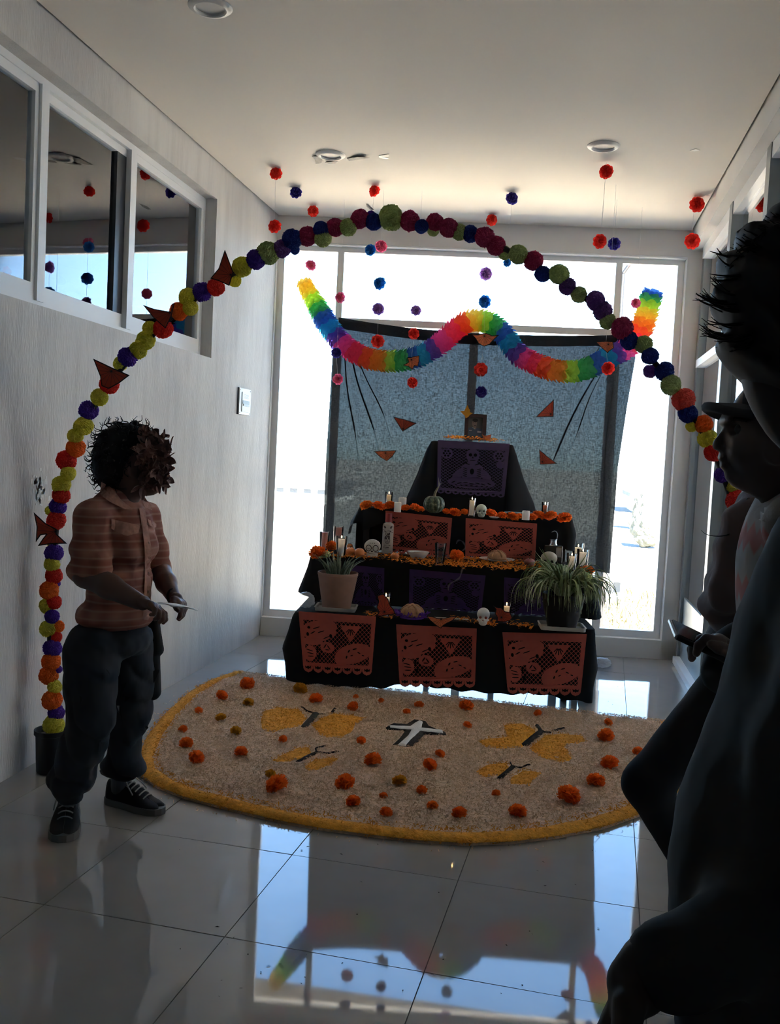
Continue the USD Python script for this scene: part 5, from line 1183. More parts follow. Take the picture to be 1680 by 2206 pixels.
part(bag, 'film', crumple(s_, 3, 0.80), M_poly, smooth=60)
P = at_z(1296, 1438, 0.0); b2 = thing('plastic_bag', 'clear plastic bag lying on the tiles beyond the altar cloth', 'plastic bag', 'plastic bags', P); part(b2, 'film', crumple(0.13, 8, 0.55), M_poly, smooth=60)
M_tray = mat('cream_tray', (0.58, 0.54, 0.47), 0.5)
def tray(px0, px1, pyb, depth, lab):
    c = (px0 + px1) / 2; P = on(1, c, pyb) - WN * 0.0; w = (px1 - px0) * px_size(P); hgt = 0.020
    t = thing('plant_tray', lab, 'plant tray', 'trays under the potted plants', P - WN * 0 + WN * -depth / 2, (0, 0, FACE))
    o = sbox(-w / 2, -depth / 2, w / 2, depth / 2).buffer(-0.02).buffer(0.02)
    part(t, 'base', extrude(o, 0.004), M_tray); part(t, 'rim', extrude(o.difference(o.buffer(-0.006)), hgt), M_tray)
    part(t, 'lip', placed(extrude(o.buffer(0.006).difference(o.buffer(-0.004)), 0.003), T=(0, 0, hgt)), M_tray)
    return P - WN * depth / 2, w
P, w = tray(677, 764, 1318, 0.20, 'cream tray under the terracotta-coloured aloe pot')
M_clay = mat('brown_pot', (0.29, 0.165, 0.12), 0.75, vary=0.10, vscale=20)
pot = thing('potted_aloe', 'aloe in a big brown pot on the lowest altar step', 'potted plant', 'potted plants on the altar', P + [0, 0, 0.0045])
rt, rb = ipx(P, 87) / 2, ipx(P, 60) / 2; hp = ipx(P, 79)
pp_ = part(pot, 'pot', lathe([(0, 0), (rb, 0), (rt * 0.985, hp * 0.93), (rt, hp * 0.93), (rt, hp), (rt * 0.93, hp), (rt * 0.90, hp * 0.85), (0, hp * 0.85)], 48), M_clay, smooth=35)
part(pp_, 'soil', lathe([(0, hp * 0.875), (rt * 0.91, hp * 0.87), (rt * 0.91, hp * 0.85)], 32), mat('soil', (0.04, 0.03, 0.022), 0.95, bump=0.006, bscale=120), smooth=True)
def leaf(pts, w, thick, curve=0.3):
    pts = np.asarray(pts); n = len(pts); t = np.gradient(pts, axis=0); t /= np.linalg.norm(t, axis=1, keepdims=True)
    side = np.cross(t, [0, 0, 1.0]); side /= np.maximum(np.linalg.norm(side, axis=1, keepdims=True), 1e-6); nn = np.cross(side, t)
    V = []
    for s, k in ((-1, 0.25), (-0.5, -0.15), (0, -0.3), (0.5, -0.15), (1, 0.25)): V.append(pts + side * (w * s)[:, None] + nn * (w * k * curve * 2)[:, None])
    V = np.stack(V, 1)
    V2 = np.concatenate([V, (V - nn[:, None, :] * np.minimum(thick, 1)[:, None, None])[:, ::-1]], 1); m = V2.shape[1]; F = []
    for i in range(n - 1):
        for j in range(m):
            a, b = i * m + j, i * m + (j + 1) % m; F += [[a, b, b + m], [a, b + m, a + m]]
    return trimesh.Trimesh(V2.reshape(-1, 3), F, process=False)
M_aloe = mat('aloe_leaf', (0.15, 0.19, 0.13), 0.45, vary=0.25, vscale=40)
ra = np.random.default_rng(77)
for k in range(34):
    a = k * 2.4 + ra.uniform(-0.3, 0.3); q = ra.uniform(0.12, 0.72); L = ra.uniform(0.10, 0.19); out = ra.uniform(0.25, 1.1)
    b0 = np.array([q * rt * 0.8 * math.cos(a), q * rt * 0.8 * math.sin(a), hp * 0.86]); dxy = np.array([math.cos(a), math.sin(a), 0])
    pts = spline([b0, b0 + dxy * L * out * 0.3 + [0, 0, L * 0.5], b0 + dxy * L * out * 0.8 + [0, 0, L * (0.95 - 0.15 * out)]], 12); s = np.linspace(0, 1, 12)
    part(pot, 'leaf', leaf(pts, 0.010 * (1 - s ** 1.5) + 0.0006, 0.006 * (1 - s) + 0.0006), M_aloe, smooth=True)
P, w = tray(1166, 1262, 1360, 0.20, 'cream tray under the dark pot of the spider plant')
sp = thing('spider_plant', 'variegated spider plant arching out of a dark pot on the lowest step', 'potted plant', 'potted plants on the altar', P + [0, 0, 0.0045])
rt, rb, hp = ipx(P, 92) / 2, ipx(P, 60) / 2, ipx(P, 74)
part(sp, 'pot', lathe([(0, 0), (rb, 0), (rt * 0.9, hp * 0.6), (rt, hp), (rt * 0.93, hp), (rt * 0.88, hp * 0.85), (0, hp * 0.85)], 48), mat('dark_pot', (0.011, 0.010, 0.010), 0.6, specular_ior_level=0.2), smooth=35)
M_sp1 = mat('spider_leaf_green', (0.27, 0.33, 0.15), 0.5, vary=0.25, vscale=40, translucent=0.5); M_sp2 = mat('spider_leaf_cream', (0.72, 0.76, 0.52), 0.5, vary=0.12, vscale=40, translucent=0.5)
for k in range(240):
    a = ra.uniform(0, 6.283); L = ra.uniform(0.17, 0.34); up = ra.uniform(0.10, 0.95) * (1.0 if k % 3 else 0.6); dxy = np.array([math.cos(a), math.sin(a) * 0.8, 0])
    b0 = np.array([0.25 * rt * math.cos(a), 0.25 * rt * math.sin(a), hp * 0.86]); h1 = L * (0.35 + 0.42 * up); o1 = L * (0.30 + 0.30 * (1 - up))
    end = b0 + dxy * (o1 * (1.9 - 0.5 * up)) + [0, 0, h1 * (1.25 if up > 0.75 else 0.55 * up * 1.2 - (1 - up) * 0.75)]
    tw = np.array([-math.sin(a), math.cos(a), 0]) * ra.normal(0, 0.03)
    pts = spline([b0, b0 + dxy * o1 * 0.35 + [0, 0, h1 * 0.65], b0 + dxy * o1 + tw * 0.5 + [0, 0, h1], end + tw], 16)
    wv = pts @ WN; lim = (P + [0, 0, 0]) @ WN; s = np.linspace(0, 1, 16)
    wd_ = (0.0076 * np.minimum(s * 6 + 0.5, 1) * (1 - s ** 2.5) + 0.0006)
    part(sp, 'leaf', leaf(pts, wd_, np.full(16, 0.0006), 0.5), M_sp2 if k % 5 < 2 else M_sp1, smooth=True)
# candles with butterflies, bread on purple tissue, stick
gB = 'paper butterflies on the lowest step'
dB = lambda k, px, py: ud(on(k, px, py))[1]
P = on(1, 829, 1330) - WN * 0.02; candle_glass('glass_candle', P, ipx(P, 24), ipx(P, 52), 'lit candle behind a folded butterfly on the lowest step, aloe side', 0.80, 'glass candles')
butterfly([(812, 1282), (826, 1279), (836, 1290), (841, 1304), (848, 1312), (852, 1322), (836, 1325), (820, 1328), (811, 1326), (816, 1318), (811, 1308), (815, 1296)], plane_d(dB(1, 829, 1330) + 0.015), 'dark orange paper butterfly leaning on the lit candle near the aloe', gB, (828, 1318))
P = on(1, 887, 1331); bread(P + [0, 0, 0.006], ipx(P, 50), ipx(P, 24), 'sweet bread loaf nested in purple tissue')
def frill(U, V):
    a = U * 2 * np.pi; R_ = ipx(P, 34) * (0.55 + 0.45 * V) * (1 + 0.12 * np.sin(9 * a) + 0.08 * np.sin(23 * a + 3 * V))
    return np.c_[R_ * np.cos(a), R_ * 0.85 * np.sin(a), 0.006 + V * 0.028 * (0.8 + 0.5 * np.sin(7 * a + 1)) + 0.008 * np.sin(31 * a) * V]
pt_ = thing('tissue_nest', 'crumpled purple tissue under the sweet bread', 'tissue paper', None, P, (0, 0, FACE)); part(pt_, 'frill', grid(200, 8, frill), mat('violet_tissue_nest', (0.15, 0.05, 0.42), 0.8, translucent=0.3), smooth=True)
part(pt_, 'bed', lathe([(0, 0.001), (ipx(P, 26), 0.001), (ipx(P, 24), 0.006), (0, 0.006)], 32), UsdShade.Material.Get(stage, '/World/Looks/violet_tissue_nest'))
A, B = on(1, 918, 1331), on(1, 1009, 1336); M_cream = mat('pale_wood', (0.70, 0.64, 0.55), 0.6)
sk = thing('stick', 'pale flat stick lying along the lowest step', 'stick', None); part(sk, 'strip', tube([A + [0, 0, 0.004], B + [0, 0, 0.004]], 0.0045, 6), M_cream)
butterfly([(918, 1326), (932, 1328), (945, 1332), (950, 1331), (956, 1332), (970, 1328), (985, 1326), (974, 1337), (962, 1343), (953, 1349), (950, 1354), (946, 1352), (936, 1345), (926, 1336)], plane_d(TIERS[1]['d1'] + 0.035), 'bright monarch paper butterfly hung at the edge above the middle red sheet', gB, (950, 1334), light=True)
P = on(1, 1090, 1342) - WN * 0.02; candle_glass('glass_candle', P, ipx(P, 21), ipx(P, 42), 'lit candle cup with a handle behind a butterfly, lowest step', 0.82, 'glass candles', handle=True)
butterfly([(1061, 1303), (1070, 1308), (1080, 1309), (1088, 1317), (1098, 1318), (1104, 1331), (1098, 1337), (1086, 1340), (1070, 1339), (1071, 1330), (1066, 1322), (1068, 1313)], plane_d(dB(1, 1090, 1344) + 0.015), 'dark orange paper butterfly leaning on the candle cup', gB, (1080, 1330))
P = on(3, 1064, 1116); dsh = thing('saucer', 'little white dish on the third step beside the greenish skull', 'dish', None, P); part(dsh, 'dish', lathe([(0, 0), (0.022, 0), (0.034, 0.007), (0.031, 0.008), (0.02, 0.003), (0, 0.003)], 28), UsdShade.Material.Get(stage, '/World/Looks/white_china'), smooth=35)
# framed portrait on the top step
P = on(4, 1023, 948) - WN * 0.05; wf2, hf2 = ipx(P, 47), ipx(P, 56)
fr = thing('framed_portrait', 'brown framed portrait photograph on the topmost altar step', 'picture frame', None, P, (-6, 0, FACE - 1))
M_frame = mat('brown_frame', (0.085, 0.045, 0.042), 0.5, vary=0.2, vscale=40)
fo = sbox(-wf2 / 2, 0, wf2 / 2, hf2); fi = sbox(-wf2 / 2 + wf2 * 0.17, hf2 * 0.13, wf2 / 2 - wf2 * 0.17, hf2 * 0.87)
def up(poly, d0, d1):
    m = extrude(poly, d1 - d0); v = m.vertices; return trimesh.Trimesh(np.c_[v[:, 0], -(d0 + v[:, 2]), v[:, 1]], m.faces, process=False)
part(fr, 'frame', up(fo.difference(fi), 0, 0.016), M_frame); part(fr, 'backing', up(fo.buffer(-0.002), -0.003, 0), M_frame)
fx, fy, fw, fh = fi.bounds[0], fi.bounds[1], fi.bounds[2] - fi.bounds[0], fi.bounds[3] - fi.bounds[1]
def fp(pts): return Polygon([(fx + a * fw, fy + b * fh) for a, b in pts])
def fe(a, b, ra_, rb_): return affinity.scale(Point(fx + a * fw, fy + b * fh).buffer(1, 16), ra_ * fw, rb_ * fh)
fpr = part(fr, 'photo_print', up(fi, 0.001, 0.003), mat('photo_ground', (0.17, 0.15, 0.13), 0.4))
part(fpr, 'printed_jacket', up(fp([(0.0, 0.0), (0.95, 0.0), (0.97, 0.42), (0.60, 0.47), (0.45, 0.42), (0.26, 0.50), (0.0, 0.46)]), 0.003, 0.0034), mat('photo_jacket', (0.11, 0.14, 0.21), 0.4))
part(fpr, 'printed_face', up(unary_union([fe(0.43, 0.70, 0.17, 0.20), fp([(0.33, 0.58), (0.55, 0.58), (0.56, 0.42), (0.42, 0.42)])]).intersection(fi), 0.0034, 0.0038), mat('photo_skin', (0.40, 0.27, 0.21), 0.4))
part(fpr, 'printed_hair', up(unary_union([fe(0.47, 0.86, 0.19, 0.09), fe(0.47, 0.58, 0.07, 0.02), fe(0.36, 0.745, 0.04, 0.012), fe(0.50, 0.745, 0.04, 0.012)]).intersection(fi), 0.0038, 0.0042), mat('photo_hair', (0.05, 0.04, 0.035), 0.4))
part(fpr, 'printed_collar', up(unary_union([fp([(0.26, 0.50), (0.33, 0.49), (0.52, 0.40), (0.47, 0.385)]), fp([(0.08, 0.30), (0.27, 0.30), (0.27, 0.34), (0.08, 0.34)]), fp([(0.65, 0.22), (0.92, 0.22), (0.92, 0.30), (0.65, 0.32)])]), 0.0038, 0.0041), mat('photo_white', (0.62, 0.61, 0.62), 0.4))
part(fr, 'strut', bx((-0.01, 0.003, 0.0), (0.01, 0.007, hf2 * 0.6)), M_frame)
M_yel = mat('yellow_card', (0.72, 0.36, 0.03), 0.8, translucent=0.25); M_sal = mat('salmon_card', (0.75, 0.22, 0.10), 0.8, translucent=0.25)
dF = ud(P)[1] + 0.03
butterfly([(1007, 872), (1010, 880), (1013, 884), (1012, 888), (1019, 890), (1012, 894), (1008, 899), (1003, 901), (1001, 896), (991, 886), (1000, 885)], plane_d(dF), 'yellow paper butterfly on the portrait frame\'s upper corner', 'paper butterflies on the portrait', plain=M_yel)
butterfly([(1038, 935), (1044, 939), (1058, 936), (1056, 948), (1052, 950), (1040, 947), (1036, 945), (1041, 943)], plane_d(dF), 'salmon paper butterfly at the portrait frame\'s foot', 'paper butterflies on the portrait', plain=M_sal)
# incense smoke
M_smoke = usdkit.material(stage, '/World/Looks/smoke', {'t': ('transparent_bsdf', {'color': (1, 1, 1)}), 'd': ('translucent_bsdf', {'color': (0.8, 0.84, 0.9)}), 'd2': ('diffuse_bsdf', {'color': (0.8, 0.84, 0.9)}), 'lw': ('layer_weight', {'blend': 0.5}), 'k': ('map_range', {'from_min': 0.0, 'from_max': 1.0, 'to_min': 0.07, 'to_max': 0.0, 'clamp': True}), 'a': ('mix_closure', {'fac': 0.5}), 'm': ('mix_closure', {})},
    [('lw.facing', 'k.value'), ('d.BSDF', 'a.closure1'), ('d2.BSDF', 'a.closure2'), ('k.result', 'm.fac'), ('t.BSDF', 'm.closure1'), ('a.closure', 'm.closure2')], surface='m.closure')
for pts, d, lab in (([(966, 1272), (972, 1256), (990, 1244), (994, 1232), (1000, 1222)], 1.28, 'thin curl of incense smoke rising before the middle violet sheet'), ([(983, 1172), (990, 1164), (999, 1170), (1001, 1182), (995, 1186)], 0.95, 'small curl of smoke above the single marigold')):
    c = spline([at_d(x, y, d) for x, y in pts], 40); q = np.linspace(0, 1, 40)
    solo('smoke_wisp', tube(c, 0.0035 + 0.004 * np.sin(q * 9) ** 2, 8), M_smoke, lab, 'smoke', 'incense smoke', kind='stuff', smooth=True)

# ------------------------------------------------------------------ people
J = at_y
def traces(items, k, pxs, off=0.0):
    """the points of a blended body that show at these pixels (nan where it does not show)"""
    R_ = np.array([ray(*q) for q in pxs]); R_ /= np.linalg.norm(R_, axis=1, keepdims=True); t = np.full(len(R_), 0.3); d = np.full(len(R_), 1.0)
    for _ in range(70):
        d = blend(EYE + R_ * t[:, None], items, k); t = np.minimum(t + np.maximum(d * 0.9, 0), 12)
    P = EYE + R_ * (t - off)[:, None]; P[d > 2e-3] = np.nan; return P
def trace(items, k, px, py, off=0.0):
    P = traces(items, k, [(px, py)], off)[0]; return None if np.isnan(P[0]) else P
def on_body(items, k, poly_px, thick, off=0.002, step=9):
    """a patch of cloth lying on a blended body, from its outline in the photo"""
    P2 = Polygon(poly_px); x0, y0, x1, y1 = P2.bounds
    pts = [(x, y) for x in np.arange(x0, x1, step) for y in np.arange(y0, y1, step) if P2.contains(Point(x, y))] + [tuple(P2.exterior.interpolate(s).coords[0]) for s in np.arange(0, P2.length, step)]
    from scipy.spatial import Delaunay
    pts = np.array(pts); tri = Delaunay(pts).simplices
    tri = np.array([t for t in tri if P2.buffer(0.5).contains(Point(pts[t].mean(0)))])
    V = traces(items, k, pts, off); bad = np.isnan(V[:, 0]); med = np.median(np.linalg.norm(V[~bad] - EYE, axis=1)) if (~bad).any() else 3.0
    if bad.any():
        R_ = np.array([ray(*q) for q in pts[bad]]); V[bad] = EYE + R_ / np.linalg.norm(R_, axis=1, keepdims=True) * med
    view = (V.mean(0) - EYE); view /= np.linalg.norm(view); n = len(V)
    F = np.r_[tri, tri[:, ::-1] + n]
    return trimesh.Trimesh(np.r_[V - view * thick, V], F, process=False)
def folds(freqs, amp, seed=0):
    def f(p):
        return amp * (meshkit.fbm(p * np.array(freqs) + seed, 3, seed) - 0.5) * 2
    return f
def finger(a, b, c, d, r): return [('c', a, b, r, r * 0.95), ('c', b, c, r * 0.95, r * 0.88), ('c', c, d, r * 0.88, r * 0.75)]
def hand(wrist, palm_dir, side, up, L=0.17, curl=0.6, thumb=1, r=0.0085, spread=0.02):
    """wrist, the way the fingers point, the way from little finger to index, the back of the hand"""
    f, s, u = (np.asarray(v, float) / np.linalg.norm(v) for v in (palm_dir, side, up)); it = []
    pc = wrist + f * L * 0.27
    it += [('c', wrist, wrist + f * L * 0.12, 0.024, 0.026)]
    for q in (-1, 0, 1): it.append(('c', wrist + f * L * 0.10 + s * q * 0.012, wrist + f * L * 0.46 + s * q * 0.024, 0.016, 0.013))
    for k, (o, ln) in enumerate(((-0.034, 0.38), (-0.012, 0.46), (0.011, 0.49), (0.033, 0.44))):
        base = wrist + f * L * 0.46 + s * o; l = L * ln * 1.15; c = curl * (1.1 - 0.08 * k)
        d1 = f * math.cos(c * 0.5) - u * math.sin(c * 0.5) + s * o * 3 * spread; d2 = f * math.cos(c * 1.4) - u * math.sin(c * 1.4); d3 = f * math.cos(c * 2.1) - u * math.sin(c * 2.1)
        b = base + d1 * l * 0.42; c_ = b + d2 * l * 0.32; it += finger(base, b, c_, c_ + d3 * l * 0.24, r * (0.9 if k == 0 else 1.0))
    tb = wrist + f * L * 0.14 + s * 0.030 * thumb; t1 = tb + (f * 0.7 + s * 0.7 * thumb - u * 0.3) * L * 0.22; t2 = t1 + (f * 0.95 + s * 0.15 * thumb - u * 0.25) * L * 0.20; t3 = t2 + (f - u * 0.2) * L * 0.12
    it += [('c', tb, t1, 0.014, 0.0105), ('c', t1, t2, 0.0105, 0.0095), ('c', t2, t3, 0.0095, 0.0075)]
    return it
M_skin_d = mat('brown_skin', (0.105, 0.052, 0.038), 0.5, vary=0.08, vscale=20)
M_skin = mat('tan_skin', (0.20, 0.11, 0.08), 0.5, vary=0.06, vscale=20)
M_hair = mat('black_hair', (0.005, 0.005, 0.006), 0.6, specular_ior_level=0.25)
def shoe(heel, toe, w=0.088, top=0.075, sole_m=None, up_m=None, parent=None, lace_m=None):
    f = toe - heel; L = np.linalg.norm(f); f = f / L; s = np.array([-f[1], f[0], 0])
    def prof(q): return w / 2 * np.interp(q, [0, 0.06, 0.2, 0.4, 0.65, 0.85, 0.95, 1.0], [0.35, 0.66, 0.76, 0.78, 0.98, 0.92, 0.66, 0.25])
    q = np.linspace(0, 1, 40); o = np.r_[np.c_[q * L, prof(q)], np.c_[q[::-1] * L, -prof(q[::-1])]]
    P = Polygon(o).buffer(0)
    def put(m): v = m.vertices; return trimesh.Trimesh(heel + v[:, :1] * f + v[:, 1:2] * s + v[:, 2:] * [0, 0, 1], m.faces, process=False)
    sole_ = lambda up_: part(up_, 'shoe_sole', put(extrude(P.buffer(0.004), 0.026)), sole_m, label='pale rubber sole')
    def uf(U, V):
        a = U * 2 * np.pi; qq = (1 - np.cos(np.pi * np.clip(np.where(a < np.pi, a / np.pi, 2 - a / np.pi), 0, 1))) / 2
        x = qq * L; y = prof(qq) * np.where(a < np.pi, 1, -1)
        ht = np.interp(qq, [0, 0.1, 0.35, 0.55, 0.75, 0.95, 1], [top, top * 1.02, top, top * 0.85, 0.052, 0.036, 0.02])
        z = 0.024 + (ht - 0.024) * np.sin(V * np.pi / 2); sc = np.cos(V * np.pi / 2) ** 0.55
        return np.c_[x * 1.0 + (0.5 * L - x) * (1 - sc) * 0.12, y * np.maximum(sc, 0.02), z]
    up_ = part(parent, 'shoe', put(grid(72, 12, uf)), up_m, smooth=True); sole_(up_)
    if lace_m is not None:
        la = []
        for k in range(5):
            x = L * (0.42 + 0.075 * k); z = np.interp(x / L, [0.35, 0.55, 0.75], [top + 0.003, top * 0.85 + 0.004, 0.058])
            la.append(tube(spline([[x, -0.026, z - 0.008], [x + 0.006, 0, z + 0.004], [x, 0.026, z - 0.008]], 10), 0.003, 6))
        for sg in (-1, 1): la.append(tube(spline([[L * 0.42, 0, top + 0.006], [L * 0.40, sg * 0.022, top + 0.014], [L * 0.50, sg * 0.040, top - 0.008], [L * 0.58, sg * 0.044, top - 0.030]], 16), 0.003, 6))
        part(up_, 'shoe_lace', put(cat_(la)), lace_m, label='pale shoe lace')

# --- the woman in the leaf mask
wy = 3.24
w = thing('person', 'person in an orange plaid shirt and leaf mask standing by the plaster wall', 'person', 'people at the altar')
K = 0.025
NR, NL = 3.09, 3.39                                               # her near and far side
elbR, wrR = J(186, 1238, 3.05), J(299, 1296, 2.98)
elbL, wrL = J(343, 1226, 3.42), J(374, 1287, 3.26)
hd = J(296, 998, wy)
head_items = [('e', hd, (0.098, 0.077, 0.118), None), ('c', J(262, 1085, wy), J(280, 1040, wy), 0.055, 0.056), ('c', J(285, 1040, wy), J(322, 1048, wy), 0.050, 0.030), ('e', J(322, 1046, wy), (0.045, 0.042, 0.032), None),
              ('c', J(338, 1000, wy), J(352, 1022, wy), 0.012, 0.012), ('e', J(343, 1040, wy), (0.012, 0.022, 0.008), None), ('e', J(338, 1012, wy - 0.04), (0.022, 0.03, 0.03), None), ('e', J(288, 1012, wy - 0.078), (0.016, 0.010, 0.028), None)]
arm_items = [('c', elbR, (elbR * 0.55 + wrR * 0.45), 0.046, 0.043), ('c', (elbR * 0.55 + wrR * 0.45), wrR, 0.043, 0.028), ('c', elbL, (elbL + wrL) / 2, 0.043, 0.038), ('c', (elbL + wrL) / 2, wrL, 0.038, 0.026)]
handR = hand(wrR, J(352, 1312, 2.97) - wrR, (0.05, 0.9, -0.35), (0.15, -0.30, 0.95), L=0.135, curl=1.15, thumb=1, r=0.0098)
handL = hand(wrL, J(405, 1312, 3.20) - wrL, (0.1, -0.9, 0.1), (0.25, 0.1, 0.95), L=0.125, curl=1.05, thumb=1, r=0.0096)
hub = [('c', J(262, 1100, wy), J(250, 1300, wy), 0.06, 0.06), ('c', J(262, 1100, wy), J(205, 1115, NR), 0.05, 0.045), ('c', J(262, 1100, wy), J(312, 1118, NL), 0.05, 0.045), ('c', J(205, 1115, NR), elbR, 0.045, 0.045), ('c', J(312, 1118, NL), elbL, 0.045, 0.042)]
def body_of(groups, h, lo_pad=0.03, k=0.018):
    its = [i for g in groups for i in g]
    return body_mesh(its, h, k, pad=lo_pad, smooth=2)
part(w, 'body', fuse([body_of([head_items, hub, arm_items], 0.007), body_mesh(handR, 0.0035, 0.004, pad=0.02, smooth=2), body_mesh(handL, 0.0035, 0.004, pad=0.02, smooth=2)]), M_skin_d, smooth=True)
shirt_items = [('e', J(268, 1160, wy), (0.104, 0.150, 0.150), None), ('e', J(292, 1178, wy - 0.03), (0.070, 0.115, 0.068), None), ('e', J(258, 1265, wy), (0.112, 0.145, 0.150), None), ('e', J(248, 1322, wy - 0.01), (0.138, 0.160, 0.070), None),
               ('c', J(206, 1112, NR + 0.02), J(252, 1072, wy - 0.02), 0.058, 0.052), ('c', J(252, 1072, wy), J(312, 1112, NL - 0.02), 0.052, 0.052), ('c', J(252, 1066, wy), J(262, 1060, wy), 0.052, 0.050), ('c', J(200, 1120, NR), J(192, 1180, NR - 0.02), 0.066, 0.062), ('c', J(192, 1180, NR - 0.02), J(190, 1222, NR - 0.03), 0.061, 0.058), ('c', J(176, 1230, NR - 0.03), J(210, 1222, NR - 0.04), 0.050, 0.053),
               ('c', J(314, 1118, NL), J(332, 1180, NL + 0.02), 0.054, 0.048), ('c', J(332, 1180, NL + 0.02), J(344, 1226, NL + 0.02), 0.048, 0.044)]
hemz = lambda p: None
def shirt_sdf(p):
    d = blend(p, shirt_items, K) + 0.004 * np.sin(p[:, 2] * 75 + 9 * (p[:, 0] + p[:, 1])) * np.clip(1 - np.abs(p[:, 2] - 1.03) / 0.12, 0, 1) * (p[:, 1] < 3.14) + folds((15, 15, 9), 0.009, 3)(p) + folds((34, 34, 20), 0.004, 13)(p) + 0.004 * np.sin(p[:, 2] * 55 - p[:, 0] * 60) * np.clip(1 - np.abs(p[:, 2] - 0.92) / 0.10, 0, 1)
    hem = J(240, 1345, wy)[2] - 0.03 * np.clip((p[:, 0] + 1.60) / 0.25, -0.6, 1) + 0.006 * np.sin(p[:, 0] * 40)
    cut = hem - p[:, 2]
    neck = p[:, 2] - (J(262, 1052, wy)[2] + 0.25 * (J(262, 1052, wy)[0] - p[:, 0]))
    return np.maximum(np.maximum(d, cut), neck)
sm_ = surface_nets(shirt_sdf, (-2.05, 2.88, 0.72), (-1.15, 3.60, 1.46), 0.007)
def plaid():
    n = {'t': ('texture_coordinate', {}), 's': ('separate_xyz', {}), 'a': ('math', {'math_type': 'add'}),
         'w1': ('wave_texture', {'bands_direction': 'z', 'scale': 4.0, 'distortion': 2.5, 'detail': 2.0}), 'w2': ('wave_texture', {'bands_direction': 'x', 'scale': 4.5, 'distortion': 2.0, 'detail': 2.0}), 'w3': ('wave_texture', {'bands_direction': 'z', 'scale': 11.0, 'distortion': 2.2, 'detail': 2.0}),
         'm1': ('mix', {'color1': (0.26, 0.085, 0.052), 'color2': (0.36, 0.16, 0.11)}), 'm2': ('mix', {'color2': (0.155, 0.046, 0.034)}), 'k': ('math', {'math_type': 'multiply', 'value2': 0.55}), 'm3': ('mix', {'color2': (0.40, 0.24, 0.18)}), 'k3': ('math', {'math_type': 'power', 'value2': 6.0}), 'k4': ('math', {'math_type': 'multiply', 'value2': 0.5}),
         'p': ('principled_bsdf', {'roughness': 0.9})}
    l = [('t.object', 'w1.vector'), ('t.object', 'w2.vector'), ('t.object', 'w3.vector'), ('w1.fac', 'm1.fac'), ('w2.fac', 'k.value1'), ('k.value', 'm2.fac'), ('m1.color', 'm2.color1'), ('w3.fac', 'k3.value1'), ('k3.value', 'k4.value1'), ('k4.value', 'm3.fac'), ('m2.color', 'm3.color1'), ('m3.color', 'p.base_color')]
    return usdkit.material(stage, '/World/Looks/orange_plaid', n, l, surface='p.BSDF')
M_plaid = plaid()
M_collar = mat('plaid_trim', (0.38, 0.19, 0.135), 0.9, vary=0.3, vscale=30)
shirt_ = part(w, 'shirt', sm_, M_plaid, smooth=True, label='orange plaid shirt')
SI = shirt_items
part(shirt_, 'collar', on_body(SI + head_items[1:2], K, [(218, 1038), (240, 1050), (262, 1078), (288, 1098), (268, 1096), (238, 1082), (216, 1066)], 0.005, 0.012, 7), M_collar)
part(shirt_, 'collar', on_body(SI + head_items[1:2], K, [(310, 1068), (318, 1080), (328, 1100), (312, 1092), (306, 1078)], 0.005, 0.012, 6), M_collar)
part(shirt_, 'placket', on_body(SI, K, [(300, 1095), (312, 1095), (326, 1180), (326, 1250), (322, 1335), (308, 1335), (312, 1250), (312, 1180)], 0.003, 0.007, 8), M_collar)
part(shirt_, 'pocket_flap', on_body(SI, K, [(240, 1118), (302, 1132), (298, 1148), (272, 1155), (240, 1140)], 0.003, 0.007, 8), M_collar); part(shirt_, 'pocket_flap', on_body(SI, K, [(318, 1118), (338, 1128), (336, 1138), (322, 1132)], 0.003, 0.007, 6), M_collar)
M_button = mat('shirt_button', (0.35, 0.22, 0.17), 0.4)
for x, y in ((316, 1130), (319, 1170), (319, 1235), (317, 1275), (315, 1300)):
    P = trace(SI, K, x, y, 0.006)
    part(shirt_, 'button', placed(trimesh.creation.icosphere(1, 1), rot3(0, 0, 20) @ np.diag([0.006, 0.002, 0.006]), P), M_button, smooth=True)
cuffR = body_mesh([('c', J(168, 1222, NR - 0.03), J(214, 1222, NR - 0.05), 0.046, 0.046)], 0.007, 0.01)
# jeans
M_jean = mat('dark_jeans', (0.017, 0.020, 0.027), 0.9, vary=0.55, vscale=7)
hpR, hpL = J(198, 1400, NR + 0.03), J(274, 1398, NL - 0.06)
knR, knL = J(196, 1545, NR - 0.03), J(283, 1530, NL)
cfR, cfL = J(156, 1672, NR - 0.02), J(262, 1645, NL)
jean_items = [('e', J(240, 1376, wy - 0.01), (0.145, 0.160, 0.080), None), ('c', hpR, (hpR + knR) / 2, 0.102, 0.095), ('c', (hpR + knR) / 2, knR, 0.095, 0.086), ('c', knR, cfR, 0.086, 0.076), ('c', hpL, (hpL + knL) / 2, 0.096, 0.086), ('c', (hpL + knL) / 2, knL, 0.086, 0.078), ('c', knL, cfL, 0.076, 0.064),
              ('c', J(128, 1680, NR - 0.02), J(176, 1672, NR - 0.02), 0.046, 0.046), ('c', J(150, 1690, NR - 0.02), J(150, 1712, NR - 0.02), 0.056, 0.044), ('c', J(236, 1654, NL), J(286, 1650, NL), 0.040, 0.042)]
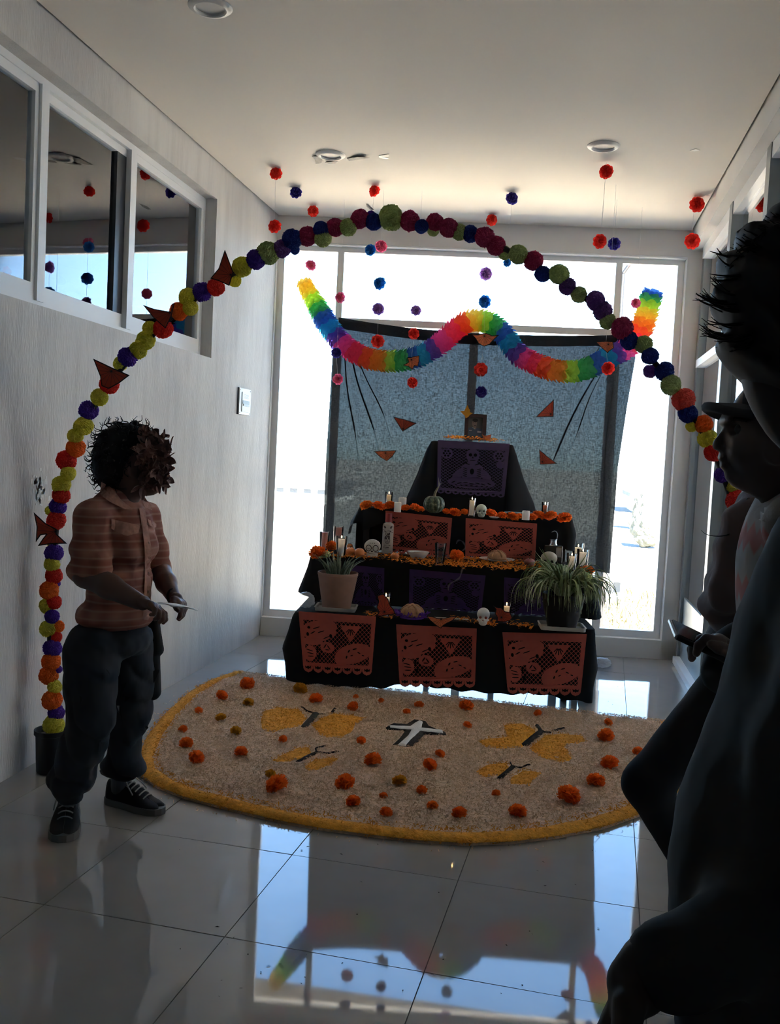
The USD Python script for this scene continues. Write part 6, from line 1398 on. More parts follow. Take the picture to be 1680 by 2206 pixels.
def jean_sdf(p):
    d = blend(p, jean_items, 0.018) + folds((9, 9, 6), 0.016, 8)(p) + folds((26, 26, 14), 0.007, 18)(p) + 0.013 * (1 - np.abs(np.sin(p[:, 2] * 21 + p[:, 0] * 24 + 3 * meshkit.fbm(p * 5, 2, 3) * 2))) ** 2 * np.clip((0.85 - p[:, 2]) * 2.2, 0, 1) - 0.004
    near = p[:, 1] < 3.22
    cut = np.where(near, J(150, 1722, NR)[2], J(262, 1684, NL)[2]) - p[:, 2]
    return np.maximum(np.maximum(d, cut), p[:, 2] - J(240, 1338, wy)[2])
jeans_ = part(w, 'jeans', surface_nets(jean_sdf, (-2.10, 2.86, 0.10), (-1.20, 3.62, 0.90), 0.008), M_jean, smooth=True, label='torn dark jeans with rolled cuffs')
M_blackcloth = mat('black_jacket', (0.010, 0.010, 0.012), 0.9)
part(w, 'hanging_jacket', body_mesh([('c', J(332, 1340, NL + 0.02), J(340, 1400, NL + 0.03), 0.020, 0.024), ('c', J(326, 1340, NL + 0.04), J(328, 1490, NL + 0.05), 0.03, 0.035)], 0.008, 0.02), M_blackcloth, smooth=True)
rr = np.random.default_rng(5); tears = []
for x, y in ((268, 1500), (262, 1475), (250, 1520), (300, 1570), (310, 1560), (225, 1440), (170, 1500), (215, 1600), (330, 1445)):
    q = [(x + rr.uniform(-3, 3), y), (x + rr.uniform(8, 16), y + rr.uniform(-6, 8)), (x + rr.uniform(-6, 14), y + rr.uniform(14, 34))]
    tears.append(on_body(jean_items, 0.03, q, 0.004, 0.012, 6))
part(jeans_, 'torn_flaps', cat_(tears), M_blackcloth)
hR0, hR1, hL0, hL1 = at_z(150, 1750, 0), at_z(134, 1815, 0), at_z(232, 1726, 0), at_z(350, 1754, 0)
M_sock = mat('grey_sock', (0.09, 0.09, 0.10), 0.9)
part(w, 'sock', tube([J(150, 1695, NR - 0.02), hR0 * 0.75 + hR1 * 0.25 + [0, 0, 0.06]], [0.036, 0.036], 16), M_sock); part(w, 'sock', tube([J(260, 1655, NL), hL0 * 0.78 + hL1 * 0.22 + [0, 0, 0.06]], [0.036, 0.036], 16), M_sock)
M_canvas = mat('black_canvas', (0.012, 0.012, 0.014), 0.9); M_rubber = mat('grey_rubber', (0.12, 0.115, 0.11), 0.6); M_lace = mat('shoe_lace', (0.24, 0.23, 0.22), 0.8)
shoe(hR0, hR1, 0.108, 0.105, M_rubber, M_canvas, w, M_lace)
shoe(hL0, hL1, 0.095, 0.098, M_rubber, M_canvas, w, M_lace)
# curly hair, leaf mask and feelers
hair_items = [('e', J(264, 972, wy), (0.098, 0.108, 0.100), None), ('e', J(250, 1008, wy), (0.078, 0.100, 0.092), None), ('e', J(286, 946, wy), (0.070, 0.090, 0.050), None)]
hm = body_mesh(hair_items, 0.009, 0.03, wrinkle=lambda p: 0.014 * (meshkit.fbm(p * 34, 2, 4) - 0.5))
g = np.random.default_rng(31); curls = []
for k in range(420):
    i = g.integers(len(hm.vertices)); P = hm.vertices[i]; n_ = P - J(268, 985, wy); n_ /= np.linalg.norm(n_)
    if n_[0] > 0.75: continue
    R = frame_from(n_ * 0.6 + g.normal(0, 0.5, 3)); L = g.uniform(0.02, 0.055); tt = np.linspace(0, 1, 16); cr = g.uniform(0.005, 0.010); tu = g.uniform(5, 9)
    c = P - n_ * 0.006 + (np.c_[cr * np.cos(tu * tt), cr * np.sin(tu * tt), tt * L]) @ R.T
    curls.append(tube(c, np.linspace(0.0030, 0.0008, 16), 5))
part(w, 'hair', cat_([hm] + curls), M_hair, smooth=True, label='short curly black hair')
M_leafmask = mat('leaf_mask', (0.20, 0.095, 0.075), 0.6, vary=0.45, vscale=40)
def mask_leaf(P, nrm, tip, L, W_):
    R = frame_from(tip, up=nrm); s = np.linspace(0, 1, 10); V = []
    nn = np.asarray(nrm) / np.linalg.norm(nrm); t = np.asarray(tip) / np.linalg.norm(tip); sd = np.cross(nn, t); sd /= np.linalg.norm(sd)
    for q in s:
        wq = W_ * math.sin(math.pi * min(q * 0.85 + 0.15, 1)) ** 0.8; c = P + t * L * q + nn * (0.012 * q ** 2 + 0.004)
        V += [c - sd * wq + nn * 0.005, c - nn * 0.002, c + sd * wq + nn * 0.005]
    F = []
    for i in range(9):
        for j in range(2): a = i * 3 + j; F += [[a, a + 1, a + 4], [a, a + 4, a + 3]]
    return trimesh.Trimesh(V, F, process=False)
hc = J(300, 992, wy)
shell = on_body(head_items, 0.018, [(306, 940), (330, 925), (350, 945), (362, 980), (364, 1005), (352, 1028), (344, 1042), (328, 1030), (312, 1022), (302, 990), (300, 960)], 0.006, 0.010, 5)
sv = shell.vertices + np.random.default_rng(8).normal(0, 0.0015, shell.vertices.shape)
mk = [trimesh.Trimesh(sv, shell.faces, process=False)]
for k in range(150):
    x, y = g.uniform(300, 366), g.uniform(922, 1046)
    P = trace(head_items, 0.018, x, y, 0.010)
    if P is None: P = hc + np.array([g.uniform(0.05, 0.10), g.uniform(-0.06, 0.06), g.uniform(-0.08, 0.09)])
    if k % 4 == 0: P = P + np.array([0, 2 * (hc[1] - P[1]) * g.uniform(0, 1), 0])
    nrm = P - hc; nrm /= np.linalg.norm(nrm); tip = g.normal(0, 1, 3) + np.array([0.2, 0, -0.2]); tip -= nrm * (tip @ nrm); tip += 0.25 * nrm
    mk.append(mask_leaf(P, nrm, tip, g.uniform(0.026, 0.046), g.uniform(0.009, 0.015)))
for a, b in (((352, 978), (366, 947)), ((358, 990), (382, 998)), ((330, 938), (345, 926)), ((350, 1012), (364, 1016)), ((340, 1028), (356, 1034)), ((338, 1040), (352, 1043))):
    A, B = J(*a, wy - 0.03), J(*b, wy - 0.04); mk.append(mask_leaf(A, (0.2, -1, 0.1), B - A, np.linalg.norm(B - A), 0.015))
part(w, 'leaf_mask', cat_(mk), M_leafmask, label='mask of curled brown leaves over the upper face')
a0, a1 = J(282, 930, wy - 0.05), J(292, 911, wy - 0.06)
part(w, 'feeler', cat_([tube(spline([a0, (a0 + a1) / 2 + [0.004, 0, 0], a1], 8), 0.0022, 6), placed(trimesh.creation.icosphere(2, 0.010), T=a1)]), M_blackcloth, smooth=True, label='black headband feeler')
a0, a1 = J(268, 932, wy + 0.05), J(273, 918, wy + 0.06)
part(w, 'feeler', cat_([tube([a0, a1], 0.002, 6), placed(trimesh.creation.icosphere(2, 0.006), T=a1)]), M_blackcloth, smooth=True)
part(w, 'wristband', tube(np.array([wrL + rot3(20, 70, 0) @ (0.030 * np.array([math.cos(a), math.sin(a), 0])) for a in np.linspace(0, 2 * np.pi, 24)]), 0.005, 6), M_blackcloth)
A, B = J(352, 1302, 3.03), J(409, 1311, 3.15); card = thing('card', 'small white folded card held in both hands by the masked person', 'card', None)
def card_f(U, V):
    t = B - A; sd = np.cross(t, [0, 0, 1.0]); sd /= np.linalg.norm(sd); return A + U[:, None] * t + (V[:, None] - 0.5) * 0.085 * sd + np.c_[np.zeros((len(U), 2)), 0.006 * np.sin(np.pi * V) + 0.004 * np.sin(np.pi * U)]
cf = grid(12, 8, card_f); part(card, 'sheet', cat_([cf, placed(cf, T=(0, 0, -0.004))]), mat('white_card', (0.75, 0.74, 0.72), 0.7))

# --- the visitor with a raised knee (furthest of the three by the partition)
yc_ = 2.92
pc = thing('person', 'visitor in a dusky jacket with folded arms, black trousers and one raised knee', 'person', 'people at the altar')
M_maroon = mat('dusky_jacket', (0.095, 0.068, 0.066), 0.9); M_trouser = mat('black_trousers', (0.008, 0.008, 0.011), 0.9)
shC, hipC = J(1640, 1120, yc_ + 0.1), J(1612, 1400, yc_)
jk = [('e', J(1625, 1240, yc_), (0.125, 0.185, 0.26), None), ('e', J(1615, 1340, yc_), (0.115, 0.17, 0.10), None), ('c', J(1600, 1130, yc_ - 0.12), J(1572, 1270, yc_ - 0.18), 0.058, 0.052), ('c', J(1566, 1285, yc_ - 0.18), J(1545, 1300, yc_ - 0.02), 0.050, 0.048), ('c', J(1545, 1300, yc_ - 0.02), J(1562, 1255, yc_ + 0.14), 0.046, 0.042),
      ('c', J(1640, 1125, yc_ + 0.15), J(1560, 1265, yc_ + 0.16), 0.055, 0.048), ('c', J(1585, 1250, yc_ - 0.16), J(1548, 1262, yc_ + 0.10), 0.044, 0.040), ('c', J(1620, 1120, yc_ - 0.12), J(1650, 1100, yc_ + 0.12), 0.07, 0.07)]
part(pc, 'jacket', body_mesh(jk, 0.009, 0.03, wrinkle=lambda p: folds((14, 14, 10), 0.008, 5)(p) + 0.004 * np.sin(p[:, 2] * 60 + p[:, 0] * 40)), M_maroon, smooth=True)
kneeC = J(1392, 1688, 2.72); footC = np.array([0.80, 2.98, 0.42]); stand_knee = J(1680, 1690, 2.95); hipc = J(1592, 1432, yc_)
tr_ = [('e', J(1604, 1395, yc_), (0.115, 0.165, 0.11), None), ('c', hipc + [0, -0.09, -0.02], kneeC, 0.100, 0.066), ('c', kneeC, J(1505, 1900, 2.88), 0.064, 0.046), ('c', hipc + [0.02, 0.09, -0.02], np.array([stand_knee[0], 3.02, 0.47]), 0.095, 0.062), ('c', np.array([stand_knee[0], 3.02, 0.47]), np.array([stand_knee[0] + 0.02, 3.02, 0.08]), 0.060, 0.044)]
part(pc, 'trousers', body_mesh(tr_, 0.010, 0.03, wrinkle=folds((10, 10, 7), 0.005, 6)), M_trouser, smooth=True)
hC = J(1668, 1010, yc_)
part(pc, 'body', body_mesh([('e', hC, (0.092, 0.074, 0.115), None), ('c', hC + [0.01, 0, -0.08], J(1645, 1110, yc_), 0.052, 0.055), ('e', hC + [-0.085, 0, -0.02], (0.020, 0.014, 0.018), None), ('e', hC + [-0.06, 0, -0.085], (0.032, 0.03, 0.026), None)], 0.009, 0.02), M_skin, smooth=True)
hairC = [body_mesh([('e', hC + [0.025, 0, 0.025], (0.095, 0.088, 0.105), None), ('c', hC + [0.05, -0.05, -0.05], hC + [0.03, -0.09, -0.26], 0.05, 0.03), ('c', hC + [0.06, 0.05, -0.05], hC + [0.06, 0.08, -0.24], 0.05, 0.03)], 0.010, 0.03)]
for k in range(26):
    a = J(g.uniform(1600, 1640), g.uniform(1070, 1110), yc_ - 0.14); b = J(g.uniform(1585, 1612), g.uniform(1125, 1165), yc_ - 0.17)
    hairC.append(tube(spline([a, (a + b) / 2 + g.normal(0, 0.006, 3), b], 10), np.linspace(0.004, 0.0012, 10), 5))
hairC.append(tube(spline([J(1590, 1140, yc_ - 0.16), J(1568, 1152, yc_ - 0.17), J(1545, 1155, yc_ - 0.18), J(1524, 1152, yc_ - 0.18), J(1510, 1142, yc_ - 0.18)], 20), np.linspace(0.0024, 0.0006, 20), 5))
part(pc, 'hair', cat_(hairC), M_hair, smooth=True, label='long dark hair')
shoe(np.array([stand_knee[0] + 0.07, 3.02, 0]), np.array([stand_knee[0] - 0.17, 2.99, 0]), 0.085, 0.075, M_rubber, M_canvas, pc)
ft = J(1560, 1945, 2.90)
shoe(np.array([ft[0] + 0.10, 2.92, max(ft[2] - 0.06, 0)]), np.array([ft[0] - 0.12, 2.82, max(ft[2] - 0.06, 0)]), 0.085, 0.075, M_rubber, M_canvas, pc)

# --- the visitor in the cap
yb_ = 1.85
pb = thing('person', 'visitor in a dark cap and pale zigzag shirt seen in profile by the partition', 'person', 'people at the altar')
hB = J(1668, 948, yb_)
prof = [(1572, 893, 0.012, 0.050), (1564, 907, 0.011, 0.048), (1572, 920, 0.009, 0.016), (1563, 930, 0.008, 0.009), (1556, 941, 0.008, 0.0085), (1549, 951, 0.0085, 0.0095), (1545, 959, 0.0090, 0.012), (1557, 966, 0.0075, 0.016), (1561, 976, 0.007, 0.015), (1555, 985, 0.0075, 0.019), (1567, 993, 0.004, 0.022), (1559, 1002, 0.0075, 0.018), (1570, 1012, 0.009, 0.020), (1577, 1024, 0.013, 0.022), (1588, 1032, 0.014, 0.026)]
face = [('e', hB + [0.004, 0, 0.004], (0.095, 0.077, 0.120), None), ('c', J(1604, 1026, yb_), J(1700, 996, yb_ - 0.045), 0.020, 0.030), ('c', J(1604, 1026, yb_), J(1700, 996, yb_ + 0.045), 0.020, 0.030), ('c', J(1606, 972, yb_ - 0.034), J(1645, 958, yb_ - 0.05), 0.028, 0.030), ('c', J(1706, 1020, yb_ + 0.01), J(1712, 1140, yb_ + 0.03), 0.054, 0.062), ('e', J(1672, 962, yb_ - 0.080), (0.020, 0.010, 0.032), None), ('e', J(1690, 962, yb_ - 0.074), (0.018, 0.012, 0.026), None)]
def face_sdf(p):
    d = blend(p, face, 0.016)
    for x, y, r, wy2 in prof: d = smin(d, ell_sdf(p, J(x, y, yb_), (r, wy2, r * 1.1)), 0.0055)
    for sy in (-0.033, 0.033): d = -smin(-d, ell_sdf(p, J(1572, 926, yb_) + [0, sy, 0], (0.014, 0.016, 0.011)), 0.008)
    return d
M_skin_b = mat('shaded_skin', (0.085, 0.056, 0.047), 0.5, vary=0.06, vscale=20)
wrB = J(1566, 1420, 1.53)
limbB = body_mesh([('c', J(1712, 1130, yb_ + 0.03), J(1752, 1230, yb_ + 0.05), 0.06, 0.07), ('c', J(1752, 1200, yb_ + 0.05), J(1800, 1180, yb_ - 0.14), 0.05, 0.04), ('c', J(1800, 1180, yb_ - 0.14), J(1740, 1345, 1.64), 0.04, 0.038), ('c', J(1740, 1345, 1.64), wrB + [0.02, 0, 0], 0.038, 0.024)], 0.009, 0.02)
handB = body_mesh(hand(wrB + [0.02, 0, 0], J(1520, 1388, 1.52) - wrB, (0.1, -0.9, 0.2), (0.2, -0.2, 0.9), L=0.115, curl=0.9, thumb=1, r=0.0082), 0.0035, 0.004, pad=0.02)
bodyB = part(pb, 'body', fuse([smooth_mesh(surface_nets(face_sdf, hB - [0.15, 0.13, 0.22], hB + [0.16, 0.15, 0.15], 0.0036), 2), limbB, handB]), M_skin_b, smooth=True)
for sy in (-0.034, 0.034): part(bodyB, 'eye', placed(trimesh.creation.icosphere(2, 0.0095), T=J(1586, 926, yb_) + [0, sy, 0]), mat_once('eye_white', (0.08, 0.078, 0.075), 0.5), smooth=True)
part(bodyB, 'eyebrow', tube(spline([J(1570, 908, yb_) + [0, -0.03, 0.004], J(1585, 902, yb_ - 0.045), J(1608, 905, yb_ - 0.062)], 10), 0.004, 6), M_hair)
M_cap = mat('dark_cap', (0.028, 0.030, 0.036), 0.85)
cp_ = [('e', J(1690, 900, yb_), (0.094, 0.086, 0.070), None), ('e', J(1704, 872, yb_), (0.086, 0.084, 0.080), None)]
def cap_sdf(p): return np.maximum(blend(p, cp_, 0.02), J(1600, 893, yb_)[2] - p[:, 2] - 0.12 * (p[:, 0] - J(1600, 893, yb_)[0]))
capB = part(pb, 'cap', surface_nets(cap_sdf, hB - [0.16, 0.14, 0.05], hB + [0.20, 0.14, 0.20], 0.006), M_cap, smooth=True)
def brim(U, V):
    a = (U - 0.5) * np.pi * 0.96; A = J(1612, 878, yb_); B = J(1522, 876, yb_); L = np.linalg.norm((A - B)[:2])
    x = A[0] - (np.cos(a) * L) * (0.15 + 0.85 * V); y = yb_ + np.sin(a) * 0.082 * (0.75 + 0.25 * V); q = (A[0] - x) / L
    return np.c_[x, y, A[2] + (B[2] - A[2]) * q - 0.016 * (np.abs(y - yb_) / 0.08) ** 2]
br = grid(40, 14, brim); part(capB, 'cap_brim', cat_([placed(br, T=(0, 0, 0.0075)), trimesh.Trimesh(br.vertices - [0, 0, 0.009], br.faces[:, ::-1], process=False), tube(brim(np.linspace(0, 1, 40), np.ones(40)), 0.009, 8)]), M_cap, smooth=True)
def zigzag():
    n = {'t': ('texture_coordinate', {}), 's': ('separate_xyz', {}), 'pp': ('math', {'math_type': 'pingpong', 'value2': 0.022}), 'ad': ('math', {'math_type': 'add'}), 'ml': ('math', {'math_type': 'multiply', 'value2': 62.0}), 'sn': ('math', {'math_type': 'sine'}), 'r': ('rgb_ramp', {'ramp': [(0.0, (0.26, 0.235, 0.215)), (0.55, (0.26, 0.235, 0.215)), (0.8, (0.34, 0.12, 0.10)), (1.0, (0.34, 0.12, 0.10))]}), 'mr': ('map_range', {'from_min': -1.0, 'from_max': 1.0}), 'p': ('principled_bsdf', {'roughness': 0.9})}
    l = [('t.object', 's.vector'), ('s.y', 'pp.value1'), ('pp.value', 'ad.value1'), ('s.z', 'ad.value2'), ('ad.value', 'ml.value1'), ('ml.value', 'sn.value1'), ('sn.value', 'mr.value'), ('mr.result', 'r.fac'), ('r.color', 'p.base_color')]
    return usdkit.material(stage, '/World/Looks/zigzag_shirt', n, l, surface='p.BSDF')
sb_ = [('e', J(1752, 1230, yb_ + 0.05), (0.140, 0.19, 0.22), None), ('e', J(1752, 1380, yb_ + 0.05), (0.135, 0.185, 0.18), None), ('c', J(1720, 1135, yb_ - 0.12), J(1740, 1125, yb_ + 0.2), 0.060, 0.060)]
part(pb, 'shirt', body_mesh(sb_, 0.008, 0.03, wrinkle=folds((14, 14, 8), 0.006, 7)), zigzag(), smooth=True, label='pale shirt with a pinkish zigzag')
part(pb, 'collar', on_body(sb_ + face[-2:-1], 0.02, [(1640, 1085), (1622, 1100), (1628, 1118), (1650, 1125), (1672, 1118), (1690, 1100)], 0.004, 0.006, 8), UsdShade.Material.Get(stage, '/World/Looks/zigzag_shirt'))
M_olive = mat('dark_olive_jacket', (0.022, 0.026, 0.027), 0.95)
oj = [('c', J(1720, 1350, 1.62), J(1585, 1425, 1.56), 0.062, 0.050), ('c', J(1585, 1425, 1.56), J(1556, 1450, 1.54), 0.048, 0.032), ('e', J(1770, 1450, yb_ - 0.02), (0.155, 0.20, 0.17), None), ('c', J(1790, 1160, yb_ - 0.16), J(1740, 1340, 1.64), 0.062, 0.060)]
part(pb, 'jacket', body_mesh(oj, 0.008, 0.03, wrinkle=folds((16, 16, 12), 0.008, 9)), M_olive, smooth=True)
part(pb, 'trousers', body_mesh([('e', J(1780, 1560, yb_), (0.14, 0.18, 0.12), None), ('c', np.array([0.72, 1.76, 0.82]), np.array([0.72, 1.74, 0.45]), 0.09, 0.065), ('c', np.array([0.72, 1.74, 0.45]), np.array([0.74, 1.76, 0.08]), 0.062, 0.046), ('c', np.array([0.74, 1.96, 0.82]), np.array([0.74, 1.96, 0.45]), 0.09, 0.065), ('c', np.array([0.74, 1.96, 0.45]), np.array([0.76, 1.96, 0.08]), 0.062, 0.046)], 0.012, 0.03), M_trouser, smooth=True)
for sy in (1.76, 1.96): shoe(np.array([0.82, sy, 0]), np.array([0.58, sy - 0.02, 0]), 0.09, 0.075, M_rubber, M_canvas, pb)
A, B = J(1456, 1358, 1.52), J(1560, 1408, 1.53); ph = thing('phone', 'dark mobile phone held flat by the visitor in the cap', 'phone', None, (A + B) / 2)
ax = (B - A) / np.linalg.norm(B - A); R_ = frame_from(ax, up=(0.1, -0.2, 1.0)); Lp = np.linalg.norm(B - A)
part(ph, 'case', placed(rbox((0.070, 0.0095, Lp * 1.15), 0.004, 2), R_), mat('phone_case', (0.03, 0.03, 0.035), 0.3), smooth=40)
part(ph, 'screen', placed(rbox((0.064, 0.001, Lp * 1.08), 0.0004, 1), R_, R_ @ np.array([0, 0.0050, 0])), mat('phone_screen', (0.008, 0.008, 0.01), 0.08))
part(ph, 'edge_band', placed(rbox((0.0715, 0.005, 0.004), 0.001, 1), R_, R_ @ np.array([0, 0, -Lp * 0.572])), mat('phone_metal', (0.45, 0.46, 0.47), 0.3, metallic=0.8))

# --- the closest visitor, in a dark hooded top
ya = 0.95
pa = thing('person', 'closest visitor in a black hooded top with tousled dark hair at the frame edge', 'person', 'people at the altar')
mpp = px_size(J(1600, 1200, ya))
def edge_pt(x, y, r, yy=ya): return J(x + r / mpp, y, yy)
hA = J(1838, 735, ya)
headA = body_mesh([('e', hA, (0.100, 0.085, 0.125), None), ('e', J(1776, 792, ya), (0.066, 0.07, 0.056), None), ('c', J(1810, 860, ya), J(1850, 930, ya), 0.060, 0.045), ('c', J(1860, 880, ya), J(1880, 1110, ya), 0.058, 0.066), ('c', J(1730, 770, ya + 0.03), J(1738, 800, ya + 0.04), 0.044, 0.042)], 0.007, 0.02)
hA_items = [('e', J(1812, 670, ya), (0.112, 0.105, 0.108), None), ('e', J(1722, 600, ya - 0.01), (0.066, 0.08, 0.060), None), ('c', J(1668, 630, ya - 0.02), J(1650, 690, ya - 0.03), 0.036, 0.020), ('c', J(1730, 680, ya - 0.05), J(1715, 715, ya - 0.06), 0.045, 0.025)]
hs = [body_mesh(hA_items, 0.006, 0.025, wrinkle=lambda p: 0.006 * np.sin(p[:, 2] * 160 + p[:, 0] * 120) + 0.008 * (meshkit.fbm(p * 40, 2, 9) - 0.5))]
g = np.random.default_rng(44)
def lock(a, b, c, r, yy=0.0): hs.append(tube(spline([J(*a, ya + yy), J(*b, ya + yy - 0.01), J(*c, ya + yy - 0.015)], 14), np.linspace(r, 0.0003, 14), 5))
for a, b, c, n in (((1625, 640), (1560, 655), (1506, 632), 18), ((1620, 660), (1570, 668), (1530, 650), 8), ((1625, 690), (1570, 700), (1524, 690), 8), ((1630, 705), (1575, 728), (1515, 708), 18), ((1635, 715), (1590, 735), (1545, 738), 8), ((1635, 720), (1605, 745), (1578, 752), 16),
                   ((1620, 590), (1580, 600), (1540, 596), 6), ((1610, 560), (1572, 560), (1545, 540), 6), ((1620, 620), (1575, 625), (1535, 605), 7)):
    for k in range(n):
        j = lambda p, s: (p[0] + g.normal(0, s), p[1] + g.normal(0, s))
        lock(j(a, 6), j(b, 5), j(c, 7), g.uniform(0.0010, 0.0030), g.uniform(-0.05, 0.05))
for k in range(260):                                              # locks over the crown
    x = g.uniform(1580, 1700); y = np.interp(x, [1560, 1600, 1640, 1700], [600, 540, 500, 470]); lock((x + 40, y + 35), (x + 5, y + 2), (x - g.uniform(5, 28), y + g.uniform(-22, 25)), g.uniform(0.0008, 0.002), g.uniform(-0.06, 0.06))
part(pa, 'hair', cat_(hs), M_hair, smooth=True, label='tousled dark hair with flicking ends')
M_hood = mat('black_hooded_top', (0.013, 0.0145, 0.016), 0.95)
chain = [(1712, 1150, 0.085), (1690, 1240, 0.12), (1650, 1340, 0.14), (1622, 1430, 0.145), (1600, 1520, 0.148), (1575, 1600, 0.150), (1545, 1680, 0.152), (1520, 1760, 0.155), (1490, 1840, 0.158), (1470, 1930, 0.160), (1466, 2040, 0.160), (1480, 2220, 0.155)]
pts = [(edge_pt(x, y, r, ya), r) for x, y, r in chain]
ht = [('c', a[0], b[0], a[1], b[1]) for a, b in zip(pts[:-1], pts[1:])]
elA = J(1680, 1970, 0.86); wA = J(1452, 2072, 0.80)
ht += [('c', J(1900, 1230, ya - 0.05), J(1950, 1230, ya + 0.25), 0.10, 0.10), ('c', elA, wA, 0.055, 0.034), ('c', J(1900, 1300, 0.84), elA, 0.070, 0.056), ('c', wA, J(1425, 2088, 0.795), 0.032, 0.028)]
part(pa, 'hooded_top', body_mesh(ht, 0.008, 0.02, wrinkle=lambda p: folds((13, 13, 9), 0.010, 12)(p)), M_hood, smooth=True)
wA2 = J(1396, 2078, 0.80)
handA = body_mesh(hand(wA2, J(1322, 2215, 0.80) - wA2, (-0.25, -0.95, 0.0), (-0.9, 0.25, 0.1), L=0.165, curl=0.55, thumb=1, r=0.0092), 0.0035, 0.006, pad=0.02)
limbA = body_mesh([('c', J(1880, 1090, ya), J(1900, 1230, ya - 0.02), 0.060, 0.060), ('c', J(1900, 1230, ya - 0.02), J(1900, 1300, 0.84), 0.05, 0.045), ('c', J(1900, 1300, 0.84), elA, 0.045, 0.042), ('c', elA, wA2, 0.042, 0.024)], 0.008, 0.02)
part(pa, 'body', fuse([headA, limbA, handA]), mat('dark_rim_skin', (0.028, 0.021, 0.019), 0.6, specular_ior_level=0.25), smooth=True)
hz = pts[-1][0]
part(pa, 'trousers', body_mesh([('c', hz + [0, -0.08, 0], np.array([hz[0], hz[1] - 0.09, 0.48]), 0.12, 0.07), ('c', np.array([hz[0], hz[1] - 0.09, 0.48]), np.array([hz[0] + 0.02, hz[1] - 0.09, 0.08]), 0.068, 0.05), ('c', hz + [0, 0.10, 0], np.array([hz[0], hz[1] + 0.11, 0.48]), 0.12, 0.07), ('c', np.array([hz[0], hz[1] + 0.11, 0.48]), np.array([hz[0] + 0.02, hz[1] + 0.11, 0.08]), 0.068, 0.05)], 0.012, 0.03), M_trouser, smooth=True)
for sy in (-0.09, 0.11): shoe(np.array([hz[0] + 0.10, hz[1] + sy, 0]), np.array([hz[0] - 0.15, hz[1] + sy + 0.02, 0]), 0.095, 0.08, M_rubber, M_canvas, pa)

# ------------------------------------------------------------------ fittings and small things
M_white = mat('white_plastic', (0.78, 0.76, 0.72), 0.4); M_diff = mat('lamp_diffuser', (0.62, 0.60, 0.57), 0.5)
for (x, y), lab in (((453, 14), 'unlit round downlight by itself nearest the photographer'), ((712, 333), 'unlit round downlight with torn tape beside it'), ((1300, 314), 'unlit round downlight above the hung red flowers')):
    P = at_z(x, y, CEIL)
    dl = thing('downlight', lab, 'ceiling light', 'round downlights', P)
    part(dl, 'ring', lathe([(0.060, 0.0), (0.060, -0.010), (0.066, -0.015), (0.080, -0.012), (0.090, -0.004), (0.090, 0.0)], 48), M_white, smooth=35)
    part(dl, 'diffuser', lathe([(0.0, -0.003), (0.061, -0.003), (0.061, -0.001), (0, -0.001)], 40), M_diff)
M_tape = mat('grey_tape', (0.25, 0.23, 0.20), 0.6); M_tape2 = mat('white_tape', (0.85, 0.84, 0.82), 0.4)
for pts, m, lab in (([(672, 335), (684, 333), (694, 340), (692, 351), (680, 352), (678, 343)], M_tape, 'torn tape scrap against the downlight ring'), ([(700, 345), (728, 343), (722, 351), (708, 352)], M_tape, 'torn tape scrap under the downlight ring'),
                    ([(748, 341), (770, 333), (796, 337), (768, 343), (752, 346)], M_tape, 'long curling tape scrap beside the downlight'), ([(816, 335), (838, 331), (837, 335), (822, 337), (838, 340), (832, 342), (817, 339)], M_tape2, 'white forked tape scrap on the ceiling'), ([(1486, 324), (1498, 320), (1508, 323), (1496, 325)], M_tape2, 'tiny white tape scrap on the ceiling near the partition'),
                    ([(788, 436), (797, 444), (806, 452), (799, 452), (790, 444)], M_tape, 'small tape scrap on the ceiling above the arch top')):
    g_ = Polygon([at_z(x, y, CEIL)[:2] for x, y in pts]).buffer(0); m_ = extrude(g_, 0.0015); v = m_.vertices.copy()
    v[:, 2] += CEIL - 0.0025 - 0.012 * (np.sin(v[:, 0] * 40) ** 2) * (v[:, 1] < g_.centroid.y)
    solo('tape_scrap', trimesh.Trimesh(v, m_.faces, process=False), m, lab, 'tape', 'tape scraps on the ceiling')
# breaker cover on the plaster wall
y0, y1, z0, z1 = 6.245, 6.485, 1.692, 1.876
bk = thing('breaker_cover', 'white electrical breaker cover on the plaster wall near the window', 'breaker box', None)
def xb(d0, d1, ya_, yb2, za, zb): return bx((XL + d0, ya_, za), (XL + d1, yb2, zb))
part(bk, 'plate', xb(0, 0.012, y0, y1, z0, z1), M_white); part(bk, 'raised_panel', xb(0.012, 0.016, y0 + 0.05, y1 - 0.03, z0 + 0.02, z1 - 0.025), M_white)
part(bk, 'breaker_slot', xb(0.016, 0.018, y0 + 0.06, y1 - 0.04, z0 + 0.075, z0 + 0.10), mat('breaker_dark', (0.06, 0.07, 0.075), 0.4)); part(bk, 'breaker_row', xb(0.016, 0.020, y0 + 0.07, y1 - 0.045, z0 + 0.06, z0 + 0.075), mat('breaker_grey', (0.35, 0.37, 0.38), 0.4))
for k in range(4): part(bk, 'printed_line', xb(0.016, 0.0165, y0 + 0.09, y1 - 0.06, z0 + 0.115 + 0.008 * k, z0 + 0.118 + 0.008 * k), UsdShade.Material.Get(stage, '/World/Looks/breaker_grey'))
part(bk, 'dark_edge', xb(0, 0.006, y0 - 0.012, y0, z0 - 0.002, z1 + 0.002), UsdShade.Material.Get(stage, '/World/Looks/breaker_dark'))
for a in (y0 + 0.015, y1 - 0.015):
    for b in (z0 + 0.012, z1 - 0.012): part(bk, 'screw', placed(trimesh.creation.icosphere(1, 0.005), np.diag([0.4, 1, 1]), (XL + 0.012, a, b)), UsdShade.Material.Get(stage, '/World/Looks/breaker_grey'))
